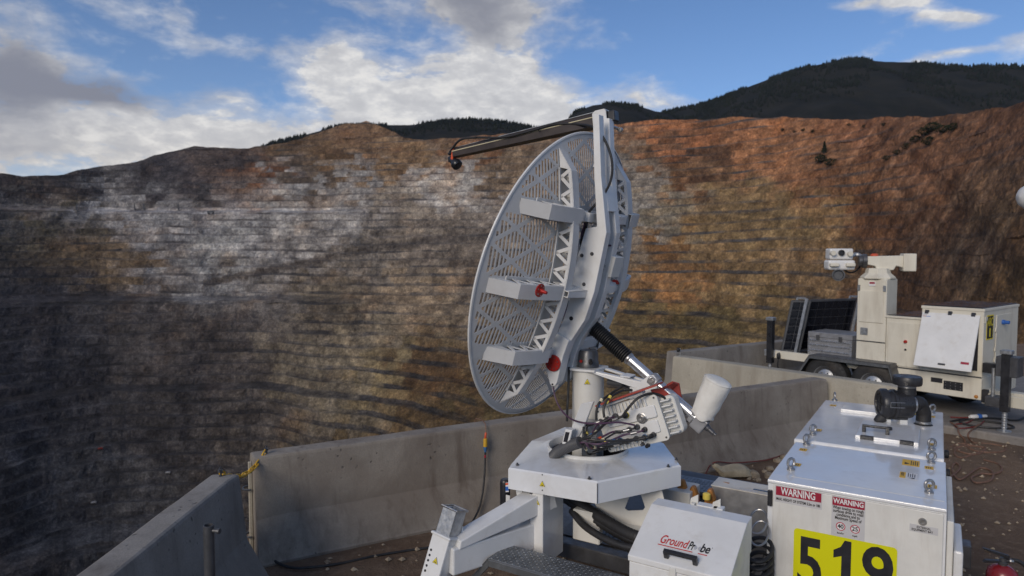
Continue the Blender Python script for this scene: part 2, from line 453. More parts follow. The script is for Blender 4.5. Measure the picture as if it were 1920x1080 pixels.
# pit rock: albedo zones and painted toe shade come from the mesh attribute, grain and joints from noise
def rock_mat():
    m, t, b = new_mat('pit_rock')
    at = t.n('ShaderNodeAttribute'); at.attribute_name = 'rock'
    tcn = t.n('ShaderNodeTexCoord').outputs['Object']
    n1 = t.noise(tcn, 0.035, 5, 0.68); n2 = t.noise(tcn, 0.13, 3, 0.7); n3 = t.noise(tcn, 0.012, 4, 0.6)
    c = t.mix(t.ramp(n1, 0.32, 0.68), t.vm('MULTIPLY', at.outputs['Color'], (0.62, 0.60, 0.60)), t.vm('MULTIPLY', at.outputs['Color'], (1.30, 1.27, 1.22)))
    c = t.mix(t.ramp(n2, 0.40, 0.72, 0, 0.80), c, t.vm('MULTIPLY', c, (0.42, 0.41, 0.43)))
    c = t.mix(t.ramp(n3, 0.52, 0.72, 0, 0.42), c, t.vm('MULTIPLY', c, (1.35, 1.02, 0.72)))
    mp = t.n('ShaderNodeMapping'); mp.inputs['Scale'].default_value = (0.085, 0.085, 0.19); t.put(mp.inputs[0], tcn)
    vo = t.n('ShaderNodeTexVoronoi', feature='F1'); vo.inputs['Scale'].default_value = 1.0; t.put(vo.inputs['Vector'], t.vm('ADD', mp.outputs[0], t.vm('MULTIPLY', t.noise(tcn, 0.05, 1, .5, out=1), (1.2, 1.2, 1.2))))
    cs = t.n('ShaderNodeSeparateColor'); t.put(cs.inputs[0], vo.outputs['Color'])
    c = t.mix(t.ramp(cs.outputs[0], 0.55, 1.0, 0, 0.55), c, t.vm('MULTIPLY', c, (1.55, 1.50, 1.42)))
    n5 = t.noise(tcn, 0.42, 2, 0.6)
    c = t.mix(t.ramp(n5, 0.40, 0.62, 0.55, 0.0), c, t.vm('MULTIPLY', c, (0.48, 0.47, 0.48)))
    c = t.mix(t.ramp(n5, 0.52, 0.70, 0.0, 0.5), c, t.vm('MULTIPLY', c, (1.6, 1.55, 1.5)))
    t.put(b.inputs['Base Color'], c); b.inputs['Roughness'].default_value = 0.95
    b.inputs['Specular IOR Level'].default_value = 0.15
    bn = t.n('ShaderNodeBump'); bn.inputs['Strength'].default_value = 0.8; bn.inputs['Distance'].default_value = 4.0
    t.put(bn.inputs['Height'], n2); t.put(b.inputs['Normal'], bn.outputs[0])
rock_mat()
def green_mat(name, a, bcol, sc):
    m, t, b = new_mat(name)
    tcn = t.n('ShaderNodeTexCoord').outputs['Object']
    t.put(b.inputs['Base Color'], t.mix(t.ramp(t.noise(tcn, sc, 6, 0.65), 0.35, 0.68), a, bcol))
    b.inputs['Roughness'].default_value = 0.95; b.inputs['Specular IOR Level'].default_value = 0.1
green_mat('hill_scrub', (0.009, 0.011, 0.010), (0.022, 0.021, 0.017), 0.012)
green_mat('conifer', (0.007, 0.011, 0.009), (0.016, 0.020, 0.014), 0.02)
green_mat('foliage_dark', (0.016, 0.024, 0.013), (0.040, 0.045, 0.022), 0.3)

# ------------------------------------------------------------------ numeric noise for the terrain
_rng = np.random.default_rng(11)
_tab = _rng.random((64, 64, 64)).astype(np.float32)
def vnoise(x, y, z):
    xi, yi, zi = np.floor(x).astype(int), np.floor(y).astype(int), np.floor(z).astype(int)
    fx, fy, fz = x - xi, y - yi, z - zi
    fx, fy, fz = [q * q * (3 - 2 * q) for q in (fx, fy, fz)]
    def T(a, b, c): return _tab[(xi + a) & 63, (yi + b) & 63, (zi + c) & 63]
    a = (T(0,0,0) * (1-fx) + T(1,0,0) * fx) * (1-fy) + (T(0,1,0) * (1-fx) + T(1,1,0) * fx) * fy
    b = (T(0,0,1) * (1-fx) + T(1,0,1) * fx) * (1-fy) + (T(0,1,1) * (1-fx) + T(1,1,1) * fx) * fy
    return a * (1 - fz) + b * fz
def fbm(x, y, z, oct=4, g=0.5):
    s = 0; a = 1; t = 0
    for i in range(oct):
        s = s + a * (vnoise(x * 2 ** i + 17.3 * i, y * 2 ** i + 5.1 * i, z * 2 ** i + 9.7 * i) - 0.5); t += a; a *= g
    return s / t * 2            # about -1..1
def sstep(x, a, b):
    q = np.clip((x - a) / (b - a), 0, 1); return q * q * (3 - 2 * q)
def grid_mesh(name, X, Y, Z, mat, attr=None, smooth=True, flip=False, keep=None):
    nr, nc = X.shape
    co = np.stack([X, Y, Z], -1).reshape(-1, 3).astype(np.float32)
    i = np.arange(nr * nc).reshape(nr, nc)
    q = np.stack([i[:-1, :-1], i[:-1, 1:], i[1:, 1:], i[1:, :-1]], -1).reshape(-1, 4)
    if flip: q = q[:, ::-1]
    if keep is not None: q = q[keep.reshape(-1)[q].all(1)]
    # drop collapsed faces
    d = np.linalg.norm(co[q[:, 0]] - co[q[:, 3]], axis=1) + np.linalg.norm(co[q[:, 1]] - co[q[:, 2]], axis=1)
    q = q[d > 1e-3]
    me = bpy.data.meshes.new(name)
    me.vertices.add(len(co)); me.vertices.foreach_set('co', co.ravel())
    me.loops.add(q.size); me.loops.foreach_set('vertex_index', q.ravel().astype(np.int32))
    me.polygons.add(len(q)); me.polygons.foreach_set('loop_start', np.arange(0, q.size, 4, dtype=np.int32))
    me.polygons.foreach_set('loop_total', np.full(len(q), 4, dtype=np.int32))
    me.polygons.foreach_set('use_smooth', np.full(len(q), smooth))
    me.update(calc_edges=True)
    if attr is not None:
        at = me.color_attributes.new('rock', 'FLOAT_COLOR', 'POINT')
        at.data.foreach_set('color', np.concatenate([attr.reshape(-1, 3), np.ones((nr * nc, 1))], 1).astype(np.float32).ravel())
    me.materials.append(MATS[mat])
    o = bpy.data.objects.new(name, me); COL.objects.link(o)
    return o

# ------------------------------------------------------------------ the open pit
deg = np.degrees
def paz(px): return deg(np.arctan((np.asarray(px, float) - 960) / FOC))
T_px = [-2600, -1200, -400, 0, 200, 400, 600, 700, 800, 900, 1000, 1150, 1300, 1450, 1600, 1750, 1920, 2300, 3200]
T_R  = [1150, 1350, 1500, 1620, 1680, 1680, 1640, 1600, 1500, 1430, 1400, 1360, 1320, 1240, 1100, 900, 700, 480, 300]
T_C  = [1.2, 1.2, 1.2, 1.25, 1.25, 1.25, 1.22, 1.2, 1.15, 1.12, 1.10, 1.10, 1.10, 1.12, 1.15, 1.25, 1.35, 1.4, 1.4]
K_px = [-3000, -1200, -400, -100, 0, 50, 115, 160, 260, 300, 370, 420, 470, 540, 600, 650, 690, 720, 760, 800, 850, 1000, 1140, 1250, 1400, 1550, 1700, 1780, 1850, 1920, 2200, 3000]
K_py = [150, 190, 270, 315, 322, 331, 331, 316, 306, 290, 276, 281, 279, 270, 252, 235, 227, 240, 262, 265, 262, 250, 236, 226, 223, 223, 224, 216, 206, 192, 150, 140]
az = np.concatenate([np.linspace(-150, -46, 90), np.arange(-45.4, 45.4, 0.085), np.linspace(46, 100, 60)])
azr = np.radians(az)
def tab(px, val):
    a = paz(px); return np.interp(az, a, val)
Rt = tab(T_px, T_R); Ct = tab(T_px, T_C)
tpy = tab(K_px, K_py)
azc = np.clip(np.abs(azr), 0, R(60))
Zt = Rt * (470 - tpy) / FOC * np.cos(azc) + CAM_H
Zt = np.where(az < -44, np.interp(az, [-150, -115, -92, -70, -52, -44], [120, 200, 260, 255, 225, Zt[np.argmin(abs(az + 44))]]), Zt)  # unseen rim at far left, raised to shade the lower pit
BH = 14.0
FLOOR = -490.0
kb = np.arange(int(FLOOR / BH), 32)
fr_z = [0.0, 0.05, 0.24, 0.32, 0.72, 1.0]      # height within one bench
fr_r = [0.0, 0.40, 0.54, 0.58, 0.66, 0.73]      # share of the bench's run: steep face, then berm up to 1
rows = [(k, i) for k in kb for i in range(6)]
NR, NC = len(rows), len(az)
zk = np.array([k * BH for k, i in rows])[:, None] * np.ones((1, NC))
fz = np.array([fr_z[i] for k, i in rows])[:, None]; frr = np.array([fr_r[i] for k, i in rows])[:, None]
arc = (azr * 1300.0)[None, :] * np.ones((NR, 1))
zlin = zk + fz * BH
terr = 1 - sstep(az, paz(1560), paz(1800))[None, :] * 0.80
terr = terr * (1 - 0.85 * sstep(fbm(arc / 160, zlin / 90, 3.3 + 0 * arc, 3), 0.30, 0.55))
terr = terr * (1 - 0.5 * sstep(arc * 0 + az[None, :], paz(1380), paz(1500)) * sstep(zlin, 70, 120))
run = Ct[None, :] * BH
r_ter = zk * Ct + frr * run * 1.0
r_lin = zlin * Ct
Zs = np.convolve(np.pad(Zt, 60, 'edge'), np.hanning(121) / np.hanning(121).sum(), 'valid')
rr = Rt[None, :] - (Zs * Ct)[None, :] + terr * r_ter + (1 - terr) * r_lin
# haul roads: wide berms on the left, a lower bowl that swings towards the viewer
lm = 1 - sstep(az, paz(520), paz(760))[None, :]
for zr, wd in ((75, 34), (-75, 42), (-195, 26), (-330, 40)):
    rr -= wd * lm * (zlin < zr + 0.5)
bowl = np.interp(az, paz([300, 500, 650, 800, 1000, 1300]), [0, 10, 110, 300, 400, 380])
rr -= bowl[None, :] * sstep(-zlin, 40, 330)
# rock relief
rr += 34 * fbm(arc / 230, zlin / 260, 0.5 + 0 * arc, 3)
rr += 10 * fbm(arc / 46, zlin / 60, 7.5 + 0 * arc, 3)
face = np.where((fz > 0.05) & (fz < 0.95), 1.0, 0.45)
kq = np.array([k for k, i in rows])[:, None] * 1.0
rr += face * 2.2 * fbm(arc / 8, kq * 3.7, fz * 2.4 + 0 * arc, 3, 0.7)
rr += (1 - terr) * 4.0 * fbm(arc / 14, zlin / 14, 3.1 + 0 * arc, 3, 0.7)
rr += 4.0 * fbm(arc / 34, kq * 1.9, 0 * arc, 2)
gul = sstep(az, paz(1480), paz(1700))[None, :]
rr += gul * 2.2 * fbm(arc / 6, zlin / 6, 1.9 + 0 * arc, 3, 0.7)
rr += gul * 20 * fbm((arc + 1.1 * zlin) / 70, zlin / 300, 4.2 + 0 * arc, 4, 0.6)
zz = zlin + 6.0 * fbm(arc / 260, 0.2 * kq, 5.0 + 0 * arc, 4, 0.6) + 3.0 * fbm(arc / 60, kq * 0.7, 2.0 + 0 * arc, 3) + (1 - terr) * 3 * fbm(arc / 18, zlin / 18, 6 + 0 * arc, 3)
ztop = (Zt + 5 * fbm(azr * 40, azr * 0, azr * 0 + 1.5, 4))[None, :]
over = zz > ztop
zz = np.minimum(zz, ztop)
rtop_r = np.where(over, 1e9, rr).max(0) if False else None
first = np.argmax(over, 0)
last = rr[np.maximum(first - 1, 0), np.arange(NC)]
rr = np.where(over, last[None, :] + 2.0, rr)
# rows behind the crest and the floor towards the near wall
top_r = rr[-1]; tz = zz[-1]
back = [(top_r + 18, tz - 0.5), (top_r + 160, tz - 6), (top_r + 900, tz - 60)]
bot_r = rr[0]; bz = zz[0]
near_r = np.interp(az, [-150, -60, -20, 40, 100], [60, 90, 160, 120, 40])
front = [(near_r * 0.10 + 12, np.full(NC, -34.0)), (near_r * 0.6, np.full(NC, -150.0)), (near_r, np.full(NC, -300.0)), (near_r * 1.3, np.full(NC, FLOOR)), ((near_r * 1.3 + bot_r) / 2, np.full(NC, FLOOR - 2))]
RR = np.concatenate([np.array([a for a, b in front]), rr, np.array([a for a, b in back])], 0)
ZZ = np.concatenate([np.array([b for a, b in front]), zz, np.array([b for a, b in back])], 0)
X = RR * np.sin(azr)[None, :]; Y = RR * np.cos(azr)[None, :]
# rock colour zones (albedo), looked up by where the rock lies
def lin(c):
    c = np.asarray(c, float) / 255.0
    return np.where(c <= 0.04045, c / 12.92, ((c + 0.055) / 1.055) ** 2.4)
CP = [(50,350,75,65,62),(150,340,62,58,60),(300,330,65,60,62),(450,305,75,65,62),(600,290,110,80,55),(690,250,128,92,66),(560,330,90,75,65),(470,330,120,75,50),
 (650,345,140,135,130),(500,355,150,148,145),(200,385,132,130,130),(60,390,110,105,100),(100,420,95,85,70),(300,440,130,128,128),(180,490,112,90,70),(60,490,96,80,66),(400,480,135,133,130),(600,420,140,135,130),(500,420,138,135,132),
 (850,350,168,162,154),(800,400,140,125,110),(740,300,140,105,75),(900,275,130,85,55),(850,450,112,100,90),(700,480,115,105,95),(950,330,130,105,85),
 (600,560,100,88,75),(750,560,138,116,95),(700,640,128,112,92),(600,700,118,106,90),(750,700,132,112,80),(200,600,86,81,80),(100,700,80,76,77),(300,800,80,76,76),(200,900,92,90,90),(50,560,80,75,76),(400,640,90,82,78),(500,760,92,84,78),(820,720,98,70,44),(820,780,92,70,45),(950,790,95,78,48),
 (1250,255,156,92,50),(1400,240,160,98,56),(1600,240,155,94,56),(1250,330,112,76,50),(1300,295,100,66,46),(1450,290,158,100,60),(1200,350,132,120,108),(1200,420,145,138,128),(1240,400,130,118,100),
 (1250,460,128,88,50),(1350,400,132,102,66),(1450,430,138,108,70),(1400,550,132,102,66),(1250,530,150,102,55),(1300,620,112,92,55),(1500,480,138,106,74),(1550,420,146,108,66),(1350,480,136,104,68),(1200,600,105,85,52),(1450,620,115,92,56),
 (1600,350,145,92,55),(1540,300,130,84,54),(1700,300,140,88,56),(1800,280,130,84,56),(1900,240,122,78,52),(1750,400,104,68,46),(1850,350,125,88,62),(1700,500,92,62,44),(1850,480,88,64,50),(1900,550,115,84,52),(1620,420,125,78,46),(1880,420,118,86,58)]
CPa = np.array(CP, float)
dF = Y * cp_ - (ZZ - CAM_H) * sp_; dU = Y * sp_ + (ZZ - CAM_H) * cp_
okv = dF > 20
qx = np.where(okv, 960 + FOC * X / np.where(okv, dF, 1), np.where(X < 0, -200, 2100)); qy = np.where(okv, 540 - FOC * dU / np.where(okv, dF, 1), 700)
qx = np.clip(qx, -300, 2200); qy = np.clip(qy, 150, 1100)
arcF = (azr * 1300.0)[None, :] * np.ones((RR.shape[0], 1))
PXV, PYV = qx.copy(), qy.copy()
kfull = np.zeros(RR.shape); kfull[5:5 + NR] = kq; kfull[5 + NR:] = kq.max(); kfull[:5] = kq.min()
warp = 22.0 * fbm(arcF / 30, ZZ / 9, 2.7 + 0 * ZZ, 4, 0.65)
def cellrand(u, k, seed):
    i = np.floor(u).astype(np.int64); h = (i * 73856093 ^ (k.astype(np.int64) + 500) * 19349663 ^ seed * 83492791) & 0xffffff
    h = (h * 1103515245 + 12345) & 0xffffff; h = (h * 1664525 + 1013904223) & 0xffffff
    return h / float(0xffffff)
cu_ = (arcF + warp) / 26.0 + cellrand(kfull * 0, kfull, 5) * 3
cid = np.floor(cu_)
jx = cellrand(cu_, kfull, 1) - 0.5; jy = cellrand(cu_, kfull, 2) - 0.5
tb_ = np.zeros(RR.shape); tb_[5:5 + NR] = terr
qx = qx + 90 * fbm(arcF / 110, ZZ / 50, 1.0 + 0 * ZZ, 5, 0.68) + 90 * jx * tb_; qy = qy + 45 * fbm(arcF / 110, ZZ / 50, 5.0 + 0 * ZZ, 5, 0.68) + 44 * jy * tb_
num = np.zeros(qx.shape + (3,)); den = np.zeros(qx.shape)
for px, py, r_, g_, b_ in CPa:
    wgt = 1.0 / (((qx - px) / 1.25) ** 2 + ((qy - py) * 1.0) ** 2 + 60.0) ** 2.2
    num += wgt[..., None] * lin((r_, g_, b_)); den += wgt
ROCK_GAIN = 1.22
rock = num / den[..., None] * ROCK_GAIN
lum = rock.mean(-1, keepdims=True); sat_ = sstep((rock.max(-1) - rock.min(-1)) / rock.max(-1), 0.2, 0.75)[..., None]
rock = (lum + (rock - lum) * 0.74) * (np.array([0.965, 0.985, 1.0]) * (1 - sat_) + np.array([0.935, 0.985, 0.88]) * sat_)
# pale quarried bench beside the upper haul road, darker rock with shade painted in below the lower one, a graded ramp between them
left_ = 1 - sstep(PXV, 560, 700)
pale = left_ * ((ZZ > 72) & (ZZ < 87)); rock = rock * (1 + (0.6 * pale)[..., None])
midl = (1 - sstep(PXV, 640, 900)) * sstep(PXV, 120, 260) * ((ZZ > -72) & (ZZ < 72)); rock = rock * (1 + (0.24 * midl)[..., None])
low_shade = (1 - sstep(PXV + 30 * fbm(arcF / 60, ZZ / 60, 3.0 + 0 * ZZ, 3), 380, 520)) * (ZZ < -72); rock = rock * (1 - (0.05 * low_shade)[..., None])
yr = np.interp(PXV, [380, 540, 720, 930], [532, 500, 462, 440]); ramp_ = ((np.abs(PYV - yr) < 7) & (PXV > 380) & (PXV < 930))
rock = np.where(ramp_[..., None], np.array([0.135, 0.118, 0.105]), rock)
streak = fbm((arcF - 0.9 * ZZ) / 13, (arcF + ZZ) / 150, 6.6 + 0 * ZZ, 4, 0.65) * sstep(PXV, 1440, 1620)
rock = rock * np.clip(1 + 0.62 * streak, 0.3, 1.9)[..., None]
rock = rock + (sstep(streak, 0.18, 0.4) * 0.05)[..., None] * np.array([1.0, 0.85, 0.6])
shade_ = 1 + tb_ * (0.40 * (cellrand(cu_, kfull, 3) - 0.5) + 0.34 * (cellrand((arcF + warp) / 7.0, kfull, 4) - 0.5))
rock = rock * shade_[..., None]
# brown rubble and painted-in shade darken the berms and toes
talus_shade = np.zeros(RR.shape); talus_shade[5:5 + NR] = np.array([[0.85, 1.0, 1.0, 0.05, 0, 0.1][i] for k, i in rows])[:, None] * np.clip(0.55 + 1.5 * fbm(arcF[5:5 + NR] / 45, kq * 1.3, 8 + 0 * zz, 4, 0.65), 0.05, 1.0) * (0.3 + 0.7 * terr)
fines_shade = lum * np.array([0.46, 0.425, 0.41]) + 0.006
rock = rock + (fines_shade - rock) * np.clip(talus_shade, 0, 1)[..., None]
rock = np.clip(rock, 0.005, 0.7)
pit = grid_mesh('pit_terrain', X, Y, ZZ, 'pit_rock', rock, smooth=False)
tag(pit, 'terraced open pit walls of brown and grey rock benches', None, None, 'structure')

# ------------------------------------------------------------------ forested hills behind the rim
def ridge(name, r0, r1, px, py, rows_, base_drop, label, seed, amp):
    a = np.linspace(paz(px[0]), paz(px[-1]), 420); ar = np.radians(a)
    y = np.interp(a, paz(px), py)
    zt = r1 * (470 - y) / FOC * np.cos(ar) + CAM_H
    tt = np.linspace(0, 1.25, rows_)
    Xs, Ys, Zs = [], [], []
    for t in tt:
        r = r0 + (r1 - r0) * t
        q = np.minimum(t, 1.0)
        z = (zt - base_drop) + base_drop * (q ** 0.9) - (max(t - 1, 0) * 300)
        z = z + amp * fbm(ar * r / 120, r / 130 + 0 * ar, seed + 0 * ar, 4) * (0.25 + 0.75 * min(1, 4 * abs(1 - t))) 
        Xs.append(r * np.sin(ar)); Ys.append(r * np.cos(ar)); Zs.append(z)
    X, Y, Z = map(np.array, (Xs, Ys, Zs))
    o = grid_mesh(name, X, Y, Z, 'hill_scrub')
    tag(o, label, None, None, 'structure')
    return X, Y, Z
H1 = ridge('hill', 1900, 2700, [1240, 1300, 1350, 1400, 1450, 1500, 1560, 1600, 1640, 1700, 1800, 1870, 1920, 2100, 2500],
      [214, 201, 184, 165, 146, 131, 121, 117, 121, 125, 131, 128, 130, 140, 150], 40, 380, 'dark forested mountain behind the orange pit rim', 2.2, 26)
H2 = ridge('hill', 1900, 2300, [470, 520, 560, 600, 640, 680, 730, 780, 830, 880, 920, 960, 1010, 1060, 1075, 1110, 1150, 1190, 1225, 1250, 1290],
      [281, 268, 258, 249, 238, 236, 236, 236, 229, 226, 228, 234, 243, 232, 214, 201, 197, 201, 212, 216, 240], 24, 150, 'low wooded ridge behind the pit rim', 5.2, 10)
# trees of the far woods, one mass
def woods(name, grids, count, hmin, hmax, label, keep=None):
    vs, fs = [], []
    for (X, Y, Z), n in zip(grids, count):
        for _ in range(n):
            i = min(X.shape[0] - 2, int((0.30 + 0.55 * random.random() ** 0.6) * X.shape[0])) if random.random() < 0.8 else int(X.shape[0] * 0.80) - random.randint(0, 3)
            j = random.randrange(X.shape[1] - 1); t, u = random.random(), random.random()
            x = X[i, j] + (X[i + 1, j] - X[i, j]) * t + (X[i, j + 1] - X[i, j]) * u
            y = Y[i, j] + (Y[i + 1, j] - Y[i, j]) * t + (Y[i, j + 1] - Y[i, j]) * u
            z = Z[i, j] + (Z[i + 1, j] - Z[i, j]) * t + (Z[i, j + 1] - Z[i, j]) * u
            if vnoise(np.float64(x / 90 + 40), np.float64(y / 90 + 40), np.float64(0.5)) < 0.40: continue
            h = random.uniform(hmin, hmax); rd = h * random.uniform(0.22, 0.34); b = len(vs); ph = random.random() * 6
            for k in range(5): vs.append((x + rd * math.cos(ph + k * 1.2566), y + rd * math.sin(ph + k * 1.2566), z + 0.1 * h))
            vs.append((x, y, z + h))
            for k in range(5): fs.append((b + k, b + (k + 1) % 5, b + 5))
    me = bpy.data.meshes.new(name); me.from_pydata(vs, [], fs); me.materials.append(MATS['conifer'])
    o = bpy.data.objects.new(name, me); COL.objects.link(o)
    tag(o, label, None, None, 'stuff')
woods('forest', [H1], [9000], 7, 15, 'dark conifer woods covering the mountain above the pit')
woods('forest', [H2], [5000], 6, 13, 'dark trees along the low ridge behind the pit')

# ------------------------------------------------------------------ the working bench the machines stand on
mb = MB()
edge = [(-2.34, -8), (-2.34, 4.75), (-2.16, 5.38), (3.0, 8.23), (3.05, 8.75), (2.1, 9.75), (2.12, 10.58), (7.4, 13.72), (12, 16.5), (22, 19.5), (60, 26), (600, 60), (4000, 300), (4000, -4000), (-4000, -4000), (-400, -200), (-40, -40)]
top = [Vector((x, y, 0)) for x, y in edge]
mb.add(top, [tuple(range(len(edge) - 1, -1, -1))])
cx, cy = 4.0, -5.0
low = [Vector((x + (x - cx) * 0.35 * min(1, 30 / max(1, math.hypot(x - cx, y - cy))), y + (y - cy) * 0.55 * min(1, 30 / max(1, math.hypot(x - cx, y - cy))), -40)) for x, y in edge]
n_ = len(edge)
mb.mat(0).add(top + low, [(i, (i + 1) % n_, (i + 1) % n_ + n_, i + n_) for i in range(n_)])
g_ = obj('ground', mb, 'dirt', raw=True)
tag(g_, 'brown dirt bench at the edge of the pit', None, None, 'structure')

# low mounds of loose dirt over the bench so that it is not dead flat
gx = np.linspace(-1.6, 13.5, 190); gy = np.linspace(2.2, 11.5, 130)
GX, GY = np.meshgrid(gx, gy)
def ground_h(x, y):
    x = np.asarray(x, float); y = np.asarray(y, float)
    h = 0.012 + 0.030 * fbm(x / 1.7 + 30, y / 1.7 + 30, 0.3 + 0 * x, 3) + 0.016 * fbm(x / 0.35 + 30, y / 0.35 + 30, 4.3 + 0 * x, 3)
    e = np.minimum.reduce([x + 1.6, 13.5 - x, y - 2.2, 11.5 - y])
    f = sstep(e, 0.0, 0.5)
    d1 = (x + 1.915) * 0.482 - (y - 4.98) * 0.876          # distance in front of the long barrier
    f = f * sstep(d1, 0.05, 0.4)
    return h * f - 0.02 * (1 - f)
d1g = (GX + 1.915) * 0.4832 - (GY - 4.98) * 0.8755; d3g = (GX - 2.36) * 0.755 + (GY - 9.88) * 0.66
gr = grid_mesh('ground', GX, GY, ground_h(GX, GY), 'dirt', keep=(d1g > -0.1) | ((d3g > 0.1) & (GX > 3.6)))
tag(gr, 'loose trodden dirt around the trailers', None, None, 'structure')

# gravel scattered over it
mb = MB()
for i in range(5200):
    x = random.uniform(-1.4, 11); y = random.uniform(2.6, 11)
    if (x + 1.9) * 0.482 - (y - 4.98) * 0.876 < 0.25: continue
    r = random.choice([0.006, 0.008, 0.012, 0.018, 0.028]); z = float(ground_h(x, y)) + r * 0.3
    q = [Vector((random.uniform(.7, 1.2) * r * a, random.uniform(.7, 1.2) * r * b, random.uniform(.5, .9) * r * c)) for a, b, c in ((1,0,0),(0,1,0),(-1,0,0),(0,-1,0),(0,0,1),(0,0,-1))]
    mb.add([Vector((x, y, z)) + p for p in q], [(0,1,4),(1,2,4),(2,3,4),(3,0,4),(1,0,5),(2,1,5),(3,2,5),(0,3,5)])
tag(obj('gravel', mb, 'stone', raw=True), 'small stones scattered over the dirt', None, None, 'stuff')

# ------------------------------------------------------------------ concrete barriers
def barrier(p0, p1, side, material, label, key=None):
    """p0..p1: the top edge nearest the camera; side: unit vector towards the camera"""
    p0, p1, side = Vector((*p0, 0)), Vector((*p1, 0)), Vector((*side, 0)).normalized()
    d = (p1 - p0); L = d.length; d.normalize()
    side = (side - d * side.dot(d)).normalized()
    prof = [(0.295, -0.06), (0.295, 0.018), (0.280, 0.028), (0.140, 0.285), (0.132, 0.305), (0.090, 0.728), (0.084, 0.744), (0.070, 0.75)]
    full = prof + [(-a, z) for a, z in prof[::-1]]
    nseg = max(8, int(L / 0.12)); rings = []
    c0 = p0 - side * 0.08
    for i in range(nseg + 1):
        q = i / nseg; s_ = q * L
        taper = 0.0
        ring = []
        for k, (a, z) in enumerate(full):
            j = 0.006 * float(fbm(np.float64(s_ * 3 + 50), np.float64(a * 9 + 50), np.float64(z * 9 + 50 + L), 3))
            if i in (0, nseg): j -= 0.008
            ring.append(c0 + d * (s_ + (0.012 if i == 1 else -0.012 if i == nseg - 1 else 0) * 0) + side * (a + math.copysign(j, a)) + UP * (z + j * (0.8 if z > 0.1 else 0)))
        rings.append(ring)
    rings.insert(1, [a.lerp(b, 0.10) + (a - (c0 + UP * 0.4)).normalized() * 0.004 for a, b in zip(rings[0], rings[1])])
    m = MB(); m.smooth = True; m.loft(rings)
    o = obj('concrete_barrier', m, material)
    for p in o.data.polygons:
        if len(p.vertices) > 4: p.use_smooth = False
    o.data.set_sharp_from_angle(angle=R(14))
    tag(o, label, 'barrier', 'concrete barriers along the pit edge')
    return o, c0, d, side, L
D1 = Vector((0.8755, 0.4832, 0)); N1 = Vector((0.4832, -0.8755, 0))
B1p = Vector((-1.915, 4.98, 0)); B1L = 6.48
b1, b1c, b1d, b1s, b1L = barrier(B1p.xy, (B1p + D1 * B1L).xy, N1.xy, 'concrete_brown', 'long brown stained concrete barrier behind the radar dish trailer')
b2, b2c, b2d, b2s, b2L = barrier((-1.895, 0.3), (-1.895, 4.62), (1, 0), 'concrete_grey', 'grey concrete barrier running out of frame at bottom left')
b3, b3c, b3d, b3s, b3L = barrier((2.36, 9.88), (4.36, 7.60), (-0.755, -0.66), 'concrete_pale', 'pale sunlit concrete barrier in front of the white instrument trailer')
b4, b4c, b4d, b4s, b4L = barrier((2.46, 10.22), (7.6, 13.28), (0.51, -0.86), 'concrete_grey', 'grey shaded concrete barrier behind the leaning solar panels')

# the end of the long barrier: recessed joint with rebar loops
for zz_ in (0.50, 0.14):
    m = MB(); e0 = b1c - b1d * 0.0 + UP * zz_
    pts = []
    for k in range(9):
        t_ = math.pi * k / 8
        pts.append(e0 + b1s * (0.05 * math.cos(t_)) - b1d * (0.015 + 0.055 * math.sin(t_)))
    m.tube(pts, 0.008, 6)
    obj('rebar_loop', m, 'dark_metal', b1)
# a keyway strip on that end
m = MB(); F = Fr(b1c, b1d, b1s, UP)
m.box(F, (-0.028, -0.002), (-0.012, 0.012), (0.02, 0.70))
obj('joint_strip', m, 'concrete_pale', b1, 0.004)

# ------------------------------------------------------------------ yellow chain between the two left barriers
e_a = Vector((-1.985, 4.57, 0.775)); e_b = b1c + b1d * 0.10 + b1s * 0.02 + UP * 0.775
ch = thing('safety_chain', (e_a + e_b) / 2, 'yellow chain hung across the gap between the two left concrete barriers', 'chain')
def link_mesh(c, dirv, up, L_=0.030, W_=0.013, r=0.0042):
    m = MB(); dirv = dirv.normalized(); sdv = dirv.cross(up).normalized(); pts = []
    for k in range(14):
        t_ = 2 * math.pi * k / 14
        pts.append(c + dirv * (math.cos(t_) * W_ + math.copysign(L_ - W_, math.cos(t_))) + sdv * math.sin(t_) * W_)
    m.tube(pts, r, 6, True); return m
NL = 13; pc = []
for i in range(NL * 2 + 1):
    q = i / (NL * 2); p = e_a.lerp(e_b, q); p = p - UP * 0.10 * 4 * q * (1 - q); pc.append(p)
for i in range(NL):
    p = pc[2 * i + 1]; dv = (pc[2 * i + 2] - pc[2 * i]); dv.normalize()
    upv = UP if i % 2 else dv.cross(UP)
    obj('link', link_mesh(p, dv, upv, 0.031, 0.015, 0.0058), 'yellow_chain', ch)
for p in (e_a, e_b):
    m = MB(); m.cyl(p - UP * 0.035, p + UP * 0.012, 0.010, n=8); m.cyl(p + UP * 0.0, p + UP * 0.014, 0.018, n=6)
    m.torus(p + UP * 0.02, (1, 0, 0), 0.012, 0.005, 12, 6)
    obj('anchor_bolt', m, 'dark_metal', ch)

# ------------------------------------------------------------------ radar trailer frames
AX_A = Vector((0.5306, 0.8476, 0)).normalized()      # away along the cabinets
AX_B = Vector((AX_A.y, -AX_A.x, 0))                   # across, to the right and nearer
DC = Vector((0.2929, 4.2552, 2.1114))                 # centre of the dish rim
DN = Vector((-0.8119, 0.5204, 0.2646)).normalized()
DU = UP.cross(DN).normalized(); DV = DN.cross(DU); DW = -DN
FD = Fr(DC, DU, DV, DW)
MAST = Vector((0.466, 4.144, 0))
rt = thing('radar_trailer', (0.9, 3.9, 0), 'white radar trailer with large perforated dish and cabinets marked 519', 'radar trailer')
def onU(px, py, u):                                   # point in the dish's upright plane u = const
    return at_plane(px, py, DC + DU * u, DU)

